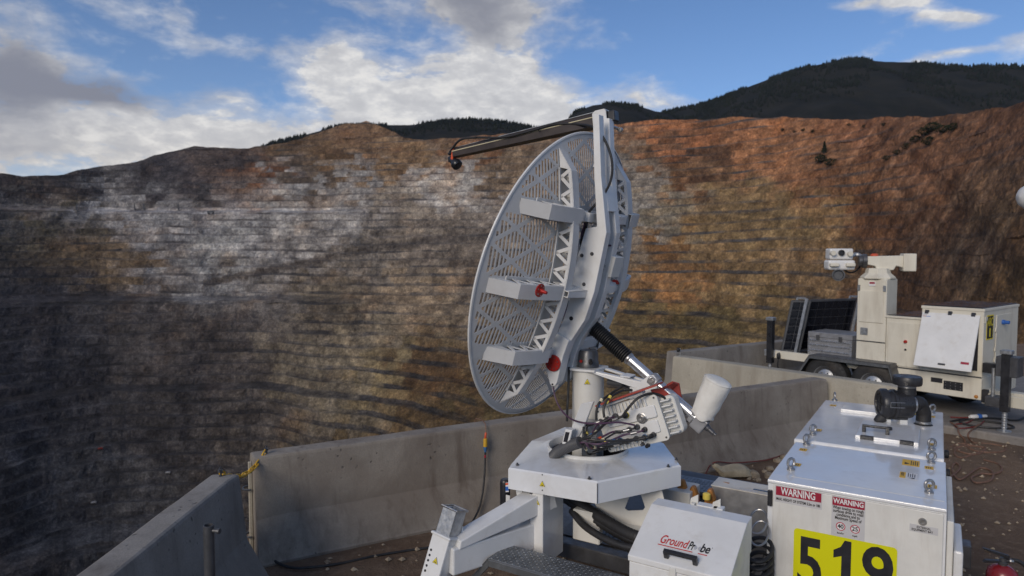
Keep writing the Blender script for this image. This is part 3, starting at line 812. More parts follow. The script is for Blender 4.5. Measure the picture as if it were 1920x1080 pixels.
# ---- dish shell: solid strips and slots, cut as real openings
RD = 0.9; DEPTH = 0.20
def sh(u, v): return DEPTH * (1 - (u * u + v * v) / (RD * RD))
def solid(u, v):
    if math.hypot(u, v) > RD - 0.036: return True
    for uu in (-0.375, 0.375):
        if abs(u - uu) < 0.048: return True
    for vv in (0.43, 0.0, -0.39):
        if abs(v - vv) < 0.048: return True
    return False
m = MB(); m.smooth = False
pitch = 0.0230; step = 0.0145
ncol = int(2 * RD / pitch)
def strip(u0, u1, v0, v1):
    n = max(1, int((v1 - v0) / 0.045)); vs = []
    for i in range(n + 1):
        v = v0 + (v1 - v0) * i / n
        for u in (u0, u1): vs.append(FD.p(u, v, sh(u, v)))
    m.add(vs, [(2 * i, 2 * i + 1, 2 * i + 3, 2 * i + 2) for i in range(n)])
for i in range(ncol + 1):
    ua = -RD + i * pitch; us = ua + pitch * 0.37; ub = ua + pitch
    for u0, u1, slot in ((ua, us, False), (us, ub, True)):
        um = (u0 + u1) / 2
        if abs(um) >= RD - 0.004: continue
        lim = math.sqrt(max(0, RD * RD - max(abs(u0), abs(u1)) ** 2)) if max(abs(u0), abs(u1)) < RD else 0
        if lim < 0.01: continue
        if not slot:
            strip(u0, u1, -lim, lim)
        else:
            v = -lim; cur = None; dv = 0.006
            while v <= lim + 1e-9:
                sd_ = solid(um, v)
                if sd_ and cur is None: cur = v
                if (not sd_) and cur is not None:
                    strip(u0, u1, cur, v); cur = None
                v += dv
            if cur is not None: strip(u0, u1, cur, lim)
dish = obj('dish_reflector', m, 'dish_shell', rt)
md = dish.modifiers.new('thick', 'SOLIDIFY'); md.thickness = 0.0025; md.offset = 0.0
# diagonal lattice straps over the slots
LB = 0.0105
for sgn in (1, -1):
    nd_ = math.sqrt(1 + 0.62 ** 2); du_, dv_ = 1 / nd_, -sgn * 0.62 / nd_          # along the strap
    pu_, pv_ = -dv_, du_                                                              # across it
    for k in range(-7, 8):
        c_ = k * 0.150 + 0.04 * sgn
        if abs(c_) > RD - 0.06: continue
        half = math.sqrt((RD - 0.02) ** 2 - c_ * c_); n = 22; vs = []
        for i in range(n + 1):
            t_ = -half + 2 * half * i / n
            for o_ in (-LB, LB):
                uu, vv = pu_ * (c_ + o_) * sgn + du_ * t_, pv_ * (c_ + o_) * sgn + dv_ * t_
                if math.hypot(uu, vv) > RD - 0.004: q = (RD - 0.004) / math.hypot(uu, vv); uu *= q; vv *= q
                vs.append(FD.p(uu, vv, sh(uu, vv)))
        m = MB(); m.add(vs, [(2 * i, 2 * i + 1, 2 * i + 3, 2 * i + 2) for i in range(n)])
        o = obj('lattice_strap', m, 'dish_shell', dish)
        md = o.modifiers.new('thick', 'SOLIDIFY'); md.thickness = 0.0032 if sgn > 0 else 0.0036; md.offset = 0.0
# rolled rim
m = MB()
m.tube([FD.p(RD * math.cos(t_), RD * math.sin(t_), 0.0) for t_ in [2 * math.pi * k / 120 for k in range(120)]], 0.0032, 8, True)
m.smooth = True
rg = []
for k in range(121):
    t_ = 2 * math.pi * k / 120; c_, s_ = math.cos(t_), math.sin(t_)
    rg.append([FD.p((RD + 0.002) * c_, (RD + 0.002) * s_, 0.001), FD.p((RD + 0.002) * c_, (RD + 0.001) * s_, 0.007), FD.p((RD - 0.008) * c_, (RD - 0.008) * s_, 0.010)])
m.loft(rg, closed=False)
obj('rim', m, 'white_paint', dish)

# ---- ribs behind the dish: channel flange, zigzag webs, slanted ends
def rib(axis, pos, lo, hi, hw=0.036, open_lo=False, open_hi=False, h0=0.062, h1=0.040):
    def pt(s_, off, w_): return FD.p(s_, pos + off, w_) if axis == 'u' else FD.p(pos + off, s_, w_)
    def shell_w(s_): return sh(s_, pos) if axis == 'u' else sh(pos, s_)
    mid = (lo + hi) / 2; half = (hi - lo) / 2
    def fl(s_):
        q = (s_ - mid) / half
        return shell_w(s_) + h0 + h1 * (1 - q * q)
    m = MB()
    n = 16; li, hi_ = (lo if open_lo else lo + 0.10), (hi if open_hi else hi - 0.10)
    ss = [li + (hi_ - li) * i / n for i in range(n + 1)]
    # flange
    t_ = 0.004; outer = [[pt(s_, -hw, fl(s_)), pt(s_, hw, fl(s_)), pt(s_, hw, fl(s_) - t_), pt(s_, -hw, fl(s_) - t_)] for s_ in ss]
    m.loft(outer)
    # side lips of the channel
    for o_ in (-hw, hw):
        m.loft([[pt(s_, o_ - 0.002, fl(s_) - t_), pt(s_, o_ + 0.002, fl(s_) - t_), pt(s_, o_ + 0.002, fl(s_) - 0.020), pt(s_, o_ - 0.002, fl(s_) - 0.020)] for s_ in ss])
    # slanted end plates
    for e_, i_ in ((lo, li), (hi, hi_)):
        if e_ == i_: continue
        sg = 1 if e_ > i_ else -1
        a0, a1 = pt(i_, -hw, fl(i_)), pt(i_, hw, fl(i_)); b0, b1_ = pt(e_, -hw, shell_w(e_) + 0.002), pt(e_, hw, shell_w(e_) + 0.002)
        nn = (b0 - a0).cross(a1 - a0).normalized() * 0.004
        if nn.dot(DW) < 0: nn = -nn
        m.prism([a0, a1, b1_, b0], -nn)
        # cheeks that close the end below the slant
        for o_ in (-hw, hw):
            pa, pb, pc_ = pt(i_, o_, fl(i_) - 0.004), pt(e_, o_, shell_w(e_)), pt(i_, o_, shell_w(i_))
            ev = (pt(i_, 1, 0) - pt(i_, 0, 0)) * 0.003 * (-1 if o_ > 0 else 1)
            m.prism([pa, pb, pc_], ev)
    # foot flanges along the shell
    for o_ in (-hw, hw):
        m.loft([[pt(s_, o_, shell_w(s_) + 0.006), pt(s_, o_ + math.copysign(0.018, o_), shell_w(s_) + 0.006), pt(s_, o_ + math.copysign(0.018, o_), shell_w(s_) + 0.001), pt(s_, o_, shell_w(s_) + 0.001)] for s_ in ss])
    # zigzag webs
    nz = max(3, int((hi_ - li) / 0.095)); dz = (hi_ - li) / nz
    acr = (pt(0, 1, 0) - pt(0, 0, 0))
    for o_ in (-hw, hw):
        for k in range(nz):
            s0 = li + k * dz; s1 = s0 + dz * 0.5; s2 = s0 + dz
            A_ = pt(s0 + 0.006, o_, fl(s0) - 0.012); B_ = pt(s1, o_, shell_w(s1) + 0.006); C_ = pt(s2 - 0.006, o_, fl(s2) - 0.012)
            m.bar(A_, B_, 0.019, 0.0035, acr); m.bar(B_, C_, 0.019, 0.0035, acr)
    return obj('rib', m, 'dish_grey', dish)
for u_ in (0.375, -0.375):
    rib('v', u_, -0.755, 0.765)
for v_, h_ in ((0.43, 0.70), (0.0, 0.83), (-0.39, 0.72)):
    rib('u', v_, 0.335, h_, 0.040, open_lo=True, h0=0.100, h1=0.004); rib('u', v_, -h_, -0.335, 0.040, open_hi=True, h0=0.100, h1=0.004)
    m = MB(); m.box(FD, (-0.34, 0.34), (v_ - 0.03, v_ + 0.03), (sh(0.1, v_) + 0.010, sh(0.1, v_) + 0.052)); obj('cross_beam', m, 'dish_grey', dish, 0.003)

# ---- the two support arms
U1 = 0.22
arm_px = [(1111, 214), (1123, 214), (1127, 330), (1137, 436), (1126, 490), (1114, 548), (1096, 601), (1070, 640), (1059, 668), (1048, 716), (1045, 722), (1040, 723), (1036, 718), (1029, 690), (1031, 668), (1046, 622), (1060, 590), (1070, 545), (1083, 480), (1098, 428), (1119, 425), (1114, 330)]
near_poly = [onU(x, y, U1) for x, y in arm_px]
def arm(shift, th):
    m = MB(); m.prism([p + DU * shift for p in near_poly], DU * th); return m
m = arm(0, -0.062)
arm_n = obj('support_arm', m, 'white_paint', rt, 0.004, 2)
m = arm(-0.20, 0.062)
arm_f = obj('support_arm', m, 'white_paint', rt, 0.004, 2)
# lower leg stands proud, with the round red pivot cover
m = MB(); m.prism([onU(x, y, U1) + DU * 0.002 for x, y in [(1047, 622), (1071, 638), (1060, 668), (1049, 716), (1045, 722), (1040, 723), (1036, 718), (1028, 690), (1030, 668)]], DU * 0.030)
obj('lower_leg', m, 'white_paint', arm_n, 0.004, 2)
pv = onU(1043, 679, U1) + DU * 0.033
m = MB(); m.lathe(pv, DU, [(0.0465, 0), (0.0495, 0.002), (0.0495, 0.010), (0.046, 0.013)], 32)
pd = obj('pivot_cover', m, 'red_anodised', arm_n)
m = MB()
for k in range(8):
    t_ = 2 * math.pi * k / 8 + 0.2
    m.cyl(pv + DU * 0.012 + (DV * math.cos(t_) + DW * math.sin(t_)) * 0.034, pv + DU * 0.015 + (DV * math.cos(t_) + DW * math.sin(t_)) * 0.034, 0.0042, n=6)
obj('screw_ring', m, 'dark_metal', arm_n)
# bolts and a hole on the broad plate
for x, y in ((1091, 479), (1110, 476), (1095, 533)):
    p = onU(x, y, U1); m = MB(); m.cyl(p, p + DU * 0.010, 0.0075, n=6); m.cyl(p, p + DU * 0.003, 0.011, n=12); obj('bolt', m, 'dark_metal', arm_n)
p = onU(1071, 597, U1); m = MB(); m.lathe(p, DU, [(0.0125, -0.004), (0.0125, 0.0015), (0.0002, 0.0012)], 18, False); obj('access_hole', m, 'window_dark', arm_n)
p = onU(1041, 719, U1) + DU * 0.03; m = MB(); m.cyl(p, p + DU * 0.004, 0.006, n=10); obj('pin_hole', m, 'window_dark', arm_n)
# webs joining the two arms
for (xa, ya), (xb, yb) in (((1128, 345), (1134, 395)), ((1113, 470), (1098, 560)), ((1080, 585), (1063, 632))):
    m = MB(); a0, a1 = onU(xa, ya, U1), onU(xb, yb, U1)
    q = (a1 - a0).normalized().cross(DU) * 0.008
    m.prism([a0 - DU * 0.05, a1 - DU * 0.05, a1 - DU * 0.15, a0 - DU * 0.15], q)
    obj('arm_web', m, 'white_paint', rt, 0.002)
# arm to rib brackets
for v_ in (0.43, 0.0):
    for s_ in (1, -1):
        m = MB(); m.box(FD, (0.15 if s_ > 0 else -0.26, 0.26 if s_ > 0 else -0.15), (v_ - 0.026, v_ + 0.026), (sh(0.2, v_) + 0.054, sh(0.2, v_) + 0.085))
        obj('rib_bracket', m, 'white_paint', rt, 0.002)
# lifting lugs high on the arms
for uu in (0.075, -0.075):
    c = onU(1137, 306, uu)
    m = MB(); m.smooth = True
    ri, ro, n = 0.016, 0.036, 24; rings = []
    for k in range(n + 1):
        t_ = 2 * math.pi * k / n; e_ = DV * math.cos(t_) + DW * math.sin(t_)
        rings.append([c + e_ * ri - DU * 0.008, c + e_ * ro - DU * 0.008, c + e_ * ro + DU * 0.008, c + e_ * ri + DU * 0.008])
    m.loft(rings, True, False); m.smooth = False
    m.box(Fr(c, DU, DV, DW), (-0.008, 0.008), (-0.038, 0.034), (-0.075, -0.020))
    obj('lifting_lug', m, 'white_paint', arm_n if uu > 0 else arm_f)
# side bracket with ball joint and red flange
c = onU(1086, 546, U1); F = Fr(c, DU, DV, DW)
m = MB(); ft = 0.004
m.prism([F.p(0, 0.020, -0.03), F.p(0.19, 0.016, -0.020), F.p(0.19, 0.016, 0.032), F.p(0, 0.020, 0.05)], DV * -ft)
m.prism([F.p(0, -0.020, -0.03), F.p(0.19, -0.016, -0.020), F.p(0.19, -0.016, 0.032), F.p(0, -0.020, 0.05)], DV * -ft)
m.prism([F.p(0, 0.020, 0.05), F.p(0.19, 0.016, 0.032), F.p(0.19, -0.018, 0.032), F.p(0, -0.022, 0.05)], DW * -ft)
sb = obj('side_bracket', m, 'white_paint', arm_n, 0.0)
m = MB(); cc = F.p(0.19, 0.0, -0.012)
m.lathe(cc, -DW + DU * 0.25, [(0.004, -0.01), (0.010, 0.0), (0.010, 0.010), (0.005, 0.013), (0.012, 0.020), (0.013, 0.028), (0.006, 0.036), (0.006, 0.06)], 14)
obj('ball_joint', m, 'bare_steel', arm_n)
rc = FD.p(0.372, 0.0 + 0.0, sh(0.372, 0) + 0.125) + DV * 0.02
rc = at_plane(1011, 544, FD.p(0.45, 0, sh(0.45, 0) + 0.122), DW)
m = MB(); m.lathe(rc, DW + DU * 0.1, [(0.034, 0), (0.036, 0.003), (0.036, 0.008), (0.012, 0.012), (0.008, 0.05)], 26)
fl_ = obj('flange_disc', m, 'red_anodised', rt)
m = MB()
for k in range(6):
    t_ = 2 * math.pi * k / 6 + 0.3; q = rc + DW * 0.007 + (DU * math.cos(t_) + DV * math.sin(t_)) * 0.026
    m.cyl(q, q + DW * 0.005, 0.004, n=6)
obj('screw_ring', m, 'bare_steel', fl_)
# far side bracket
c2 = onU(1135, 541, -0.20); F2 = Fr(c2, DU, DV, DW)
m = MB(); m.box(F2, (-0.16, 0.06), (-0.018, 0.018), (-0.02, 0.022)); obj('side_bracket', m, 'white_paint', arm_f, 0.002)
m = MB(); m.lathe(F2.p(-0.13, 0.03, 0.0), DV, [(0.026, 0), (0.026, 0.01), (0.012, 0.022)], 18); obj('flange_disc', m, 'red_anodised', arm_f)
# junction box with rating label and red plug
JC = onU(1140, 496, 0.02); FJ = Fr(JC, (DW + DU * 0.25).normalized(), UP, DU)
FJ = Fr(JC, DW.lerp(DU, 0.0), DV, DU)
m = MB(); m.box(FJ, (-0.045, 0.062), (-0.062, 0.062), (-0.06, 0.06))
jb = obj('junction_box', m, 'white_dusty', rt, 0.003)
m = MB(); m.box(FJ, (-0.030, 0.030), (-0.042, 0.004), (0.0605, 0.0615)); obj('rating_label', m, 'sticker_white', jb)
m = MB()
for k in range(5): m.box(FJ, (-0.027, random.uniform(-0.002, 0.024)), (-0.003 - k * 0.0085, 0.0 - k * 0.0085), (0.0616, 0.0620))
obj('print', m, 'ink', jb)
m = MB(); m.lathe(FJ.p(0.018, 0.062, 0.02), DV, [(0.014, 0), (0.016, 0.006), (0.016, 0.03), (0.013, 0.034), (0.013, 0.05), (0.006, 0.056)], 16); obj('plug', m, 'sticker_red', jb)

# ---- feed boom
f0 = onU(1131, 223, 0.0); f1 = onU(853, 287, 0.0)
fd_ = (f1 - f0).normalized(); fs_ = DU; fu_ = fd_.cross(fs_).normalized()
if fu_.z < 0: fu_ = -fu_
m = MB()
def bs(t_): return 0.038 - 0.012 * t_
Lb = (f1 - f0).length
rings = []
for t_ in (-0.02, 0.0, 1.0):
    q = f0 + fd_ * Lb * t_; h_ = bs(max(t_, 0)) * 1.15; w_ = bs(max(t_, 0)) * 1.25
    rings.append([q + fs_ * w_ - fu_ * h_, q + fs_ * w_ + fu_ * h_ * 0.25, q + fs_ * w_ * 0.45 + fu_ * h_, q - fs_ * w_ * 0.45 + fu_ * h_, q - fs_ * w_ + fu_ * h_ * 0.25, q - fs_ * w_ - fu_ * h_])
m.loft(rings)
boom = obj('feed_boom', m, ['feed_tube'], rt, 0.002)
m = MB()
for sg in (1,):
    a0, a1 = f0 + fs_ * bs(0) * 1.26 + fu_ * bs(0) * 0.30, f1 + fs_ * bs(1) * 1.26 + fu_ * bs(1) * 0.30
    m.tube([a0, a1], 0.0035, 6)
obj('edge_highlight', m, 'boom_highlight', boom)  # pale strip painted in for the lit edge of the boom
m = MB()
tt0 = f0 + fd_ * 0.02 + fu_ * (bs(0) * 1.15 + 0.003); tt1 = f1 + fu_ * (bs(1) * 1.15 + 0.003)
m.prism([tt0 + fs_ * 0.024 - fu_ * 0.002, tt1 + fs_ * 0.017 - fu_ * 0.002, tt1 - fs_ * 0.017 - fu_ * 0.002, tt0 - fs_ * 0.024 - fu_ * 0.002], fu_ * 0.003)
obj('top_plate', m, 'galvanised', boom)
# clamp at the arm tops
F = Fr(f0, fs_, fd_, fu_)
m = MB()
for sg in (1, -1):
    m.prism([F.p(sg * 0.046, -0.045, -0.035), F.p(sg * 0.046, 0.045, -0.06), F.p(sg * 0.046, 0.045, 0.030), F.p(sg * 0.046, 0.025, 0.045), F.p(sg * 0.046, -0.035, 0.045), F.p(sg * 0.046, -0.045, 0.030)], fs_ * sg * 0.010)
m.box(F, (-0.046, 0.046), (-0.038, 0.03), (0.036, 0.045))
obj('boom_clamp', m, 'white_paint', rt, 0.003)
m = MB(); m.box(F, (-0.036, 0.036), (-0.088, -0.040), (-0.034, 0.032)); obj('end_cap', m, 'black_plastic', boom, 0.008, 2)
m = MB()
for q in ((0.056, 0.005, 0.012),): m.cyl(F.p(*q), F.p(q[0] + 0.010, q[1], q[2]), 0.008, n=8)
obj('clamp_bolt', m, 'bare_steel', boom); m = MB()
m.cyl(F.p(0.02, -0.062, -0.062), F.p(-0.05, -0.062, -0.062), 0.010, n=10); m.cyl(F.p(-0.05, -0.075, -0.07), F.p(-0.075, -0.075, -0.07), 0.014, n=10)
obj('clamp_bolt', m, 'bare_steel', boom)
# red bracket and horn at the far end
F = Fr(f1, fs_, fd_, fu_)
m = MB(); m.prism([F.p(-0.024, -0.012, 0.030), F.p(-0.024, 0.002, 0.034), F.p(-0.024, 0.030, -0.055), F.p(-0.024, 0.014, -0.062), F.p(-0.024, 0.002, -0.03)], fs_ * 0.048)
obj('feed_bracket', m, 'orange_red', boom, 0.002)
hd = (DC + DW * 0.15 - f1).normalized()
hc = F.p(0, 0.012, -0.058)
m = MB(); m.lathe(hc - hd * 0.035, hd, [(0.020, -0.006), (0.024, 0), (0.026, 0.03), (0.036, 0.048), (0.038, 0.052), (0.038, 0.074), (0.034, 0.080), (0.0005, 0.082)], 24)
obj('feed_horn', m, 'black_plastic', boom)
m = MB(); m.cyl(F.p(0, 0.020, -0.02), F.p(0, 0.055, -0.03), 0.014, n=12); m.cyl(F.p(0.01, 0.015, 0.005), F.p(0.01, 0.045, 0.0), 0.011, n=12); m.box(F, (-0.018, 0.018), (0.026, 0.05), (-0.055, -0.03))
obj('feed_connector', m, 'black_plastic', boom)
def spline(pts, n=8):
    pts = [Vector(p) for p in pts]; out = []
    P_ = [pts[0] * 2 - pts[1]] + pts + [pts[-1] * 2 - pts[-2]]
    for i in range(1, len(P_) - 2):
        a, b, c, d = P_[i - 1:i + 3]
        for k in range(n):
            t_ = k / n
            out.append(0.5 * ((2 * b) + (c - a) * t_ + (2 * a - 5 * b + 4 * c - d) * t_ ** 2 + (3 * b - a - 3 * c + d) * t_ ** 3))
    out.append(pts[-1]); return out
def cable(name, pts, r, mat_, parent, n=6, k=8):
    m = MB(); m.tube(spline(pts, k), r, n); return obj(name, m, mat_, parent)
cp1 = [F.p(0.012, 0.035, 0.01)] + [onU(x, y, 0.05) for x, y in ((862, 263), (892, 258), (945, 257), (1000, 244), (1040, 233), (1085, 233))] + [onU(x, y, u) for x, y, u in ((1115, 240, 0.16), (1135, 265, 0.17), (1147, 300, 0.17), (1146, 335, 0.17), (1132, 365, 0.18), (1112, 388, 0.20), (1103, 402, 0.24), (1098, 430, 0.20), (1085, 470, 0.17), (1072, 520, 0.165), (1064, 570, 0.165))]
feed_cable = cable('feed_cable', cp1, 0.0075, 'black_rubber', rt, 8)
cable('signal_cable', [onU(x, y, u) for x, y, u in ((1098, 418, 0.20), (1088, 455, 0.17), (1076, 500, 0.16), (1068, 545, 0.16), (1058, 600, 0.155))], 0.010, 'purple_cable', rt, 8)
cable('signal_cable', [FJ.p(0.018, 0.115, 0.02)] + [onU(x, y, u) for x, y, u in ((1140, 460, 0.10), (1110, 461, 0.165), (1090, 470, 0.165), (1080, 485, 0.165))], 0.006, 'purple_cable', rt, 8)
for x, y in ((892, 258), (1010, 242), (1076, 484)):
    m = MB(); c = onU(x, y, 0.055 if y < 300 else 0.17); m.torus(c, Vector((1, 0, -0.1)), 0.0095, 0.003, 10, 5)
    obj('cable_tie', m, 'black_plastic', feed_cable)

# ---- mast column and what sits on it
zt_ = onU(1104, 692, 0).z
m = MB(); m.lathe(MAST + UP * 0.75, UP, [(0.096, 0), (0.096, zt_ - 0.75 - 0.004), (0.092, zt_ - 0.75)], 40)
col = obj('mast_column', m, 'white_dusty', rt)
FM = Fr(MAST + UP * zt_, AX_B, -AX_A, UP)              # x to the right along the trailer, y towards the viewer
m = MB(); m.lathe(FM.p(0.0, 0, 0.014), UP, [(0.066, 0), (0.066, 0.028), (0.062, 0.034), (0.060, 0.088), (0.052, 0.104), (0.020, 0.110)], 28)
mot = obj('slew_motor', m, 'dark_metal', rt)
m = MB(); m.cyl(FM.p(-0.016, 0.062, 0.056), FM.p(-0.016, 0.070, 0.056), 0.009, n=12); obj('indicator', m, 'red_anodised', mot)
m = MB(); m.cyl(FM.p(0.036, 0.045, 0.060), FM.p(0.056, 0.082, 0.054), 0.013, n=12); obj('plug', m, 'black_plastic', mot)
# plate on top of the column reaching to the actuator clevis
m = MB()
tipw = onU(1222, 713, 0); tip = FM.o + AX_B * ((tipw - FM.o).dot(AX_B)); tx = (tipw - FM.o).dot(AX_B); tz_ = tipw.z - FM.o.z
def pl(x, y, z): return FM.p(x, y, z)
m.prism([pl(-0.16, -0.09, 0), pl(-0.16, 0.09, 0), pl(-0.02, 0.115, 0), pl(0.09, 0.10, 0), pl(0.09, -0.10, 0), pl(-0.02, -0.115, 0)], UP * 0.014)
for sg in (1, -1):
    # two inclined side arms with a slot between them
    p0, p1 = pl(0.06, sg * 0.092, 0.010), pl(tx - 0.02, sg * 0.034, tz_ - 0.012)
    p2, p3 = pl(0.06, sg * 0.092 - sg * 0.04, 0.010), pl(tx - 0.02, sg * 0.034 - sg * 0.024, tz_ - 0.012)
    m.prism([p0, p1, p3, p2], UP * -0.012)
    m.prism([p0, p1, p1 - UP * 0.055, p0 - UP * 0.012], AX_A * (0.006 * sg))
m.prism([pl(0.23, 0.052, tz_ * 0.60), pl(0.23, -0.052, tz_ * 0.60), pl(0.29, -0.046, tz_ * 0.75), pl(0.29, 0.046, tz_ * 0.75)], UP * 0.008)
m.prism([pl(tx - 0.10, 0.042, tz_ - 0.06), pl(tx + 0.045, 0.036, tz_ - 0.055), pl(tx + 0.045, 0.036, tz_ + 0.010), pl(tx + 0.020, 0.036, tz_ + 0.038), pl(tx - 0.010, 0.036, tz_ + 0.030), pl(tx - 0.05, 0.040, tz_ - 0.004)], AX_A * 0.010)
m.prism([pl(tx - 0.10, -0.042, tz_ - 0.06), pl(tx + 0.045, -0.036, tz_ - 0.055), pl(tx + 0.045, -0.036, tz_ + 0.010), pl(tx + 0.020, -0.036, tz_ + 0.038), pl(tx - 0.010, -0.036, tz_ + 0.030), pl(tx - 0.05, -0.040, tz_ - 0.004)], AX_A * -0.010)
m.prism([pl(tx - 0.12, 0.044, tz_ - 0.125), pl(tx - 0.02, 0.044, tz_ - 0.105), pl(tx + 0.045, 0.038, tz_ - 0.06), pl(tx - 0.12, 0.044, tz_ - 0.045)], AX_A * 0.006)
obj('mast_bracket', m, 'white_paint', rt, 0.002)
m = MB()
m.cyl(pl(tx + 0.016, 0.046, tz_ + 0.004), pl(tx + 0.016, 0.054, tz_ + 0.004), 0.010, n=14); m.cyl(pl(tx + 0.016, 0.036, tz_ + 0.004), pl(tx + 0.016, 0.047, tz_ + 0.004), 0.019, n=18)
obj('clevis_pin', m, 'bare_steel', rt)
# hazard sticker maker
def hazard(o, xdir, up, nrm, size, parent):
    F = Fr(o, xdir, up, nrm); h = size; m = MB()
    def tri(k, dz): 
        m.prism([F.p(-0.5 * h * k, -0.33 * h * k, dz), F.p(0.5 * h * k, -0.33 * h * k, dz), F.p(0, 0.58 * h * k, dz)], nrm * 0.0006)
    m.mat(0); tri(1.06, 0.0008); m.mat(1); tri(0.93, 0.0016); m.mat(2); tri(0.78, 0.0024)
    m.mat(1)
    m.prism([F.p(0.02 * h, -0.17 * h, 0.0032), F.p(0.20 * h, -0.17 * h, 0.0032), F.p(0.20 * h, -0.03 * h, 0.0032), F.p(0.02 * h, -0.03 * h, 0.0032)], nrm * 0.0006)
    m.prism([F.p(-0.24 * h, -0.17 * h, 0.0032), F.p(0.02 * h, -0.17 * h, 0.0032), F.p(0.02 * h, -0.10 * h, 0.0032), F.p(-0.12 * h, -0.04 * h, 0.0032)], nrm * 0.0006)
    m.prism([F.p(-0.10 * h, -0.02 * h, 0.0032), F.p(0.04 * h, 0.10 * h, 0.0032), F.p(0.00 * h, 0.16 * h, 0.0032), F.p(-0.06 * h, 0.06 * h, 0.0032)], nrm * 0.0006)
    return obj('hazard_sticker', m, ['sticker_white', 'ink', 'hazard_yellow'], parent)
vd = Vector((-0.10, -1, 0)).normalized()
hp = at_y(1093, 711, MAST.y) ; nn_ = (Vector((hp.x, hp.y, 0)) - MAST); 
nn_ = Vector((-0.16, -0.98, 0)).normalized(); hp = MAST + nn_ * 0.0975 + UP * hp.z
hazard(hp, Vector((-nn_.y, nn_.x, 0)), UP, nn_, 0.040, col)
# link between pivot and motor
m = MB(); m.box(FM, (-0.19, -0.055), (-0.035, 0.035), (0.018, 0.066)); m.box(FM, (-0.215, -0.17), (-0.10, 0.10), (-0.01, 0.075)); obj('pivot_block', m, 'galvanised', rt, 0.004)
m = MB(); pvz = (pv - FM.o).dot(UP); m.cyl(pv - DU * 0.30, pv - DU * 0.02, 0.018, n=14); obj('pivot_shaft', m, 'bare_steel', rt)

# ---- linear actuator with bellows
q0, q1, q2, q3 = [onU(x, y, 0.0) for x, y in ((1097, 600), (1180, 668), (1228, 713), (1308, 786))]
ad = (q3 - q0).normalized()
def on_ax(p): return q0 + ad * (p - q0).dot(ad)
q1, q2 = on_ax(q1), on_ax(q2); L1 = (q1 - q0).length; LA = (q3 - q0).length
m = MB(); m.lathe(q0 - ad * 0.03, ad, [(0.012, 0), (0.018, 0.006), (0.018, 0.022), (0.026, 0.026), (0.026, 0.034)], 18)
act = obj('linear_actuator', m, 'bare_steel', rt)
m = MB(); m.lathe(q1 - ad * 0.004, ad, [(0.034, 0), (0.036, 0.004), (0.036, 0.018), (0.033, 0.022)], 24); obj('bellows_clamp', m, 'bare_steel', act)
m = MB(); prof = [(0.020, 0.0)]
nb = 24
for k in range(nb):
    h_ = 0.006 + (L1 - 0.012) * k / nb; st = (L1 - 0.012) / nb
    prof += [(0.030, h_), (0.046, h_ + st * 0.35), (0.046, h_ + st * 0.55), (0.030, h_ + st * 0.9)]
prof += [(0.032, L1 - 0.006)]
m.lathe(q0, ad, prof, 24); obj('bellows', m, 'black_rubber', act)
m = MB(); m.lathe(q1 + ad * 0.014, ad, [(0.031, 0), (0.031, LA - L1 - 0.016)], 28); obj('actuator_tube', m, 'aluminium', act)
m = MB(); m.lathe(q2 - ad * 0.030, ad, [(0.036, 0), (0.042, 0.006), (0.042, 0.050), (0.036, 0.056)], 24); obj('trunnion', m, 'grey_case', act)
F = Fr(q3, AX_A, ad.cross(AX_A), ad)
m = MB(); m.box(F, (-0.036, 0.036), (-0.050, 0.036), (-0.014, 0.060)); m.box(F, (-0.030, 0.030), (-0.040, 0.030), (-0.045, -0.016))
obj('gearbox', m, 'grey_case', act, 0.006, 2)
m = MB(); m.lathe(F.p(0, 0, 0.058), ad, [(0.020, 0), (0.018, 0.02), (0.014, 0.022), (0.013, 0.052), (0.009, 0.056), (0.009, 0.070)], 14); obj('shaft_end', m, 'dark_metal', act)
# cloth cover tied over the motor
b0 = onU(1318, 776, 0.0); b1v = onU(1347, 712, 0.0); bd = (b1v - b0); bL = bd.length; bd.normalize()
m = MB(); m.smooth = True
bx_ = AX_A; by_ = bd.cross(bx_); rings = []
for i, (h_, r_) in enumerate([(-0.022, 0.046), (-0.014, 0.060), (-0.004, 0.063), (0.006, 0.061), (0.025, 0.064), (0.06, 0.068), (0.10, 0.071), (0.14, 0.074), (bL - 0.03, 0.076), (bL - 0.012, 0.0765), (bL - 0.002, 0.072), (bL + 0.004, 0.060), (bL + 0.006, 0.03), (bL + 0.007, 0.001)]):
    rg = []
    for k in range(36):
        t_ = 2 * math.pi * k / 36
        wob = 1 + (0.12 if i < 5 else 0.085) * float(fbm(np.float64(math.cos(t_) * 2.2 + 20), np.float64(math.sin(t_) * 2.2 + 20), np.float64(h_ * 34 + 7 + 1.5 * math.sin(t_)), 4)) * (1 if i < 9 else .5)
        rg.append(b0 + bd * (h_ + (0.010 * math.sin(3 * t_ + 1) if i < 2 else 0)) + (bx_ * math.cos(t_) + by_ * math.sin(t_)) * r_ * wob)
    rings.append(rg)
m.loft(rings)
obj('motor_cover', m, 'bag_white', act)
m = MB(); m.tube([b0 + bd * (bL - 0.008) + (bx_ * math.cos(t_) + by_ * math.sin(t_)) * 0.0765 for t_ in [2 * math.pi * k / 32 for k in range(32)]], 0.0025, 5, True)
obj('cover_seam', m, 'bag_white', act)

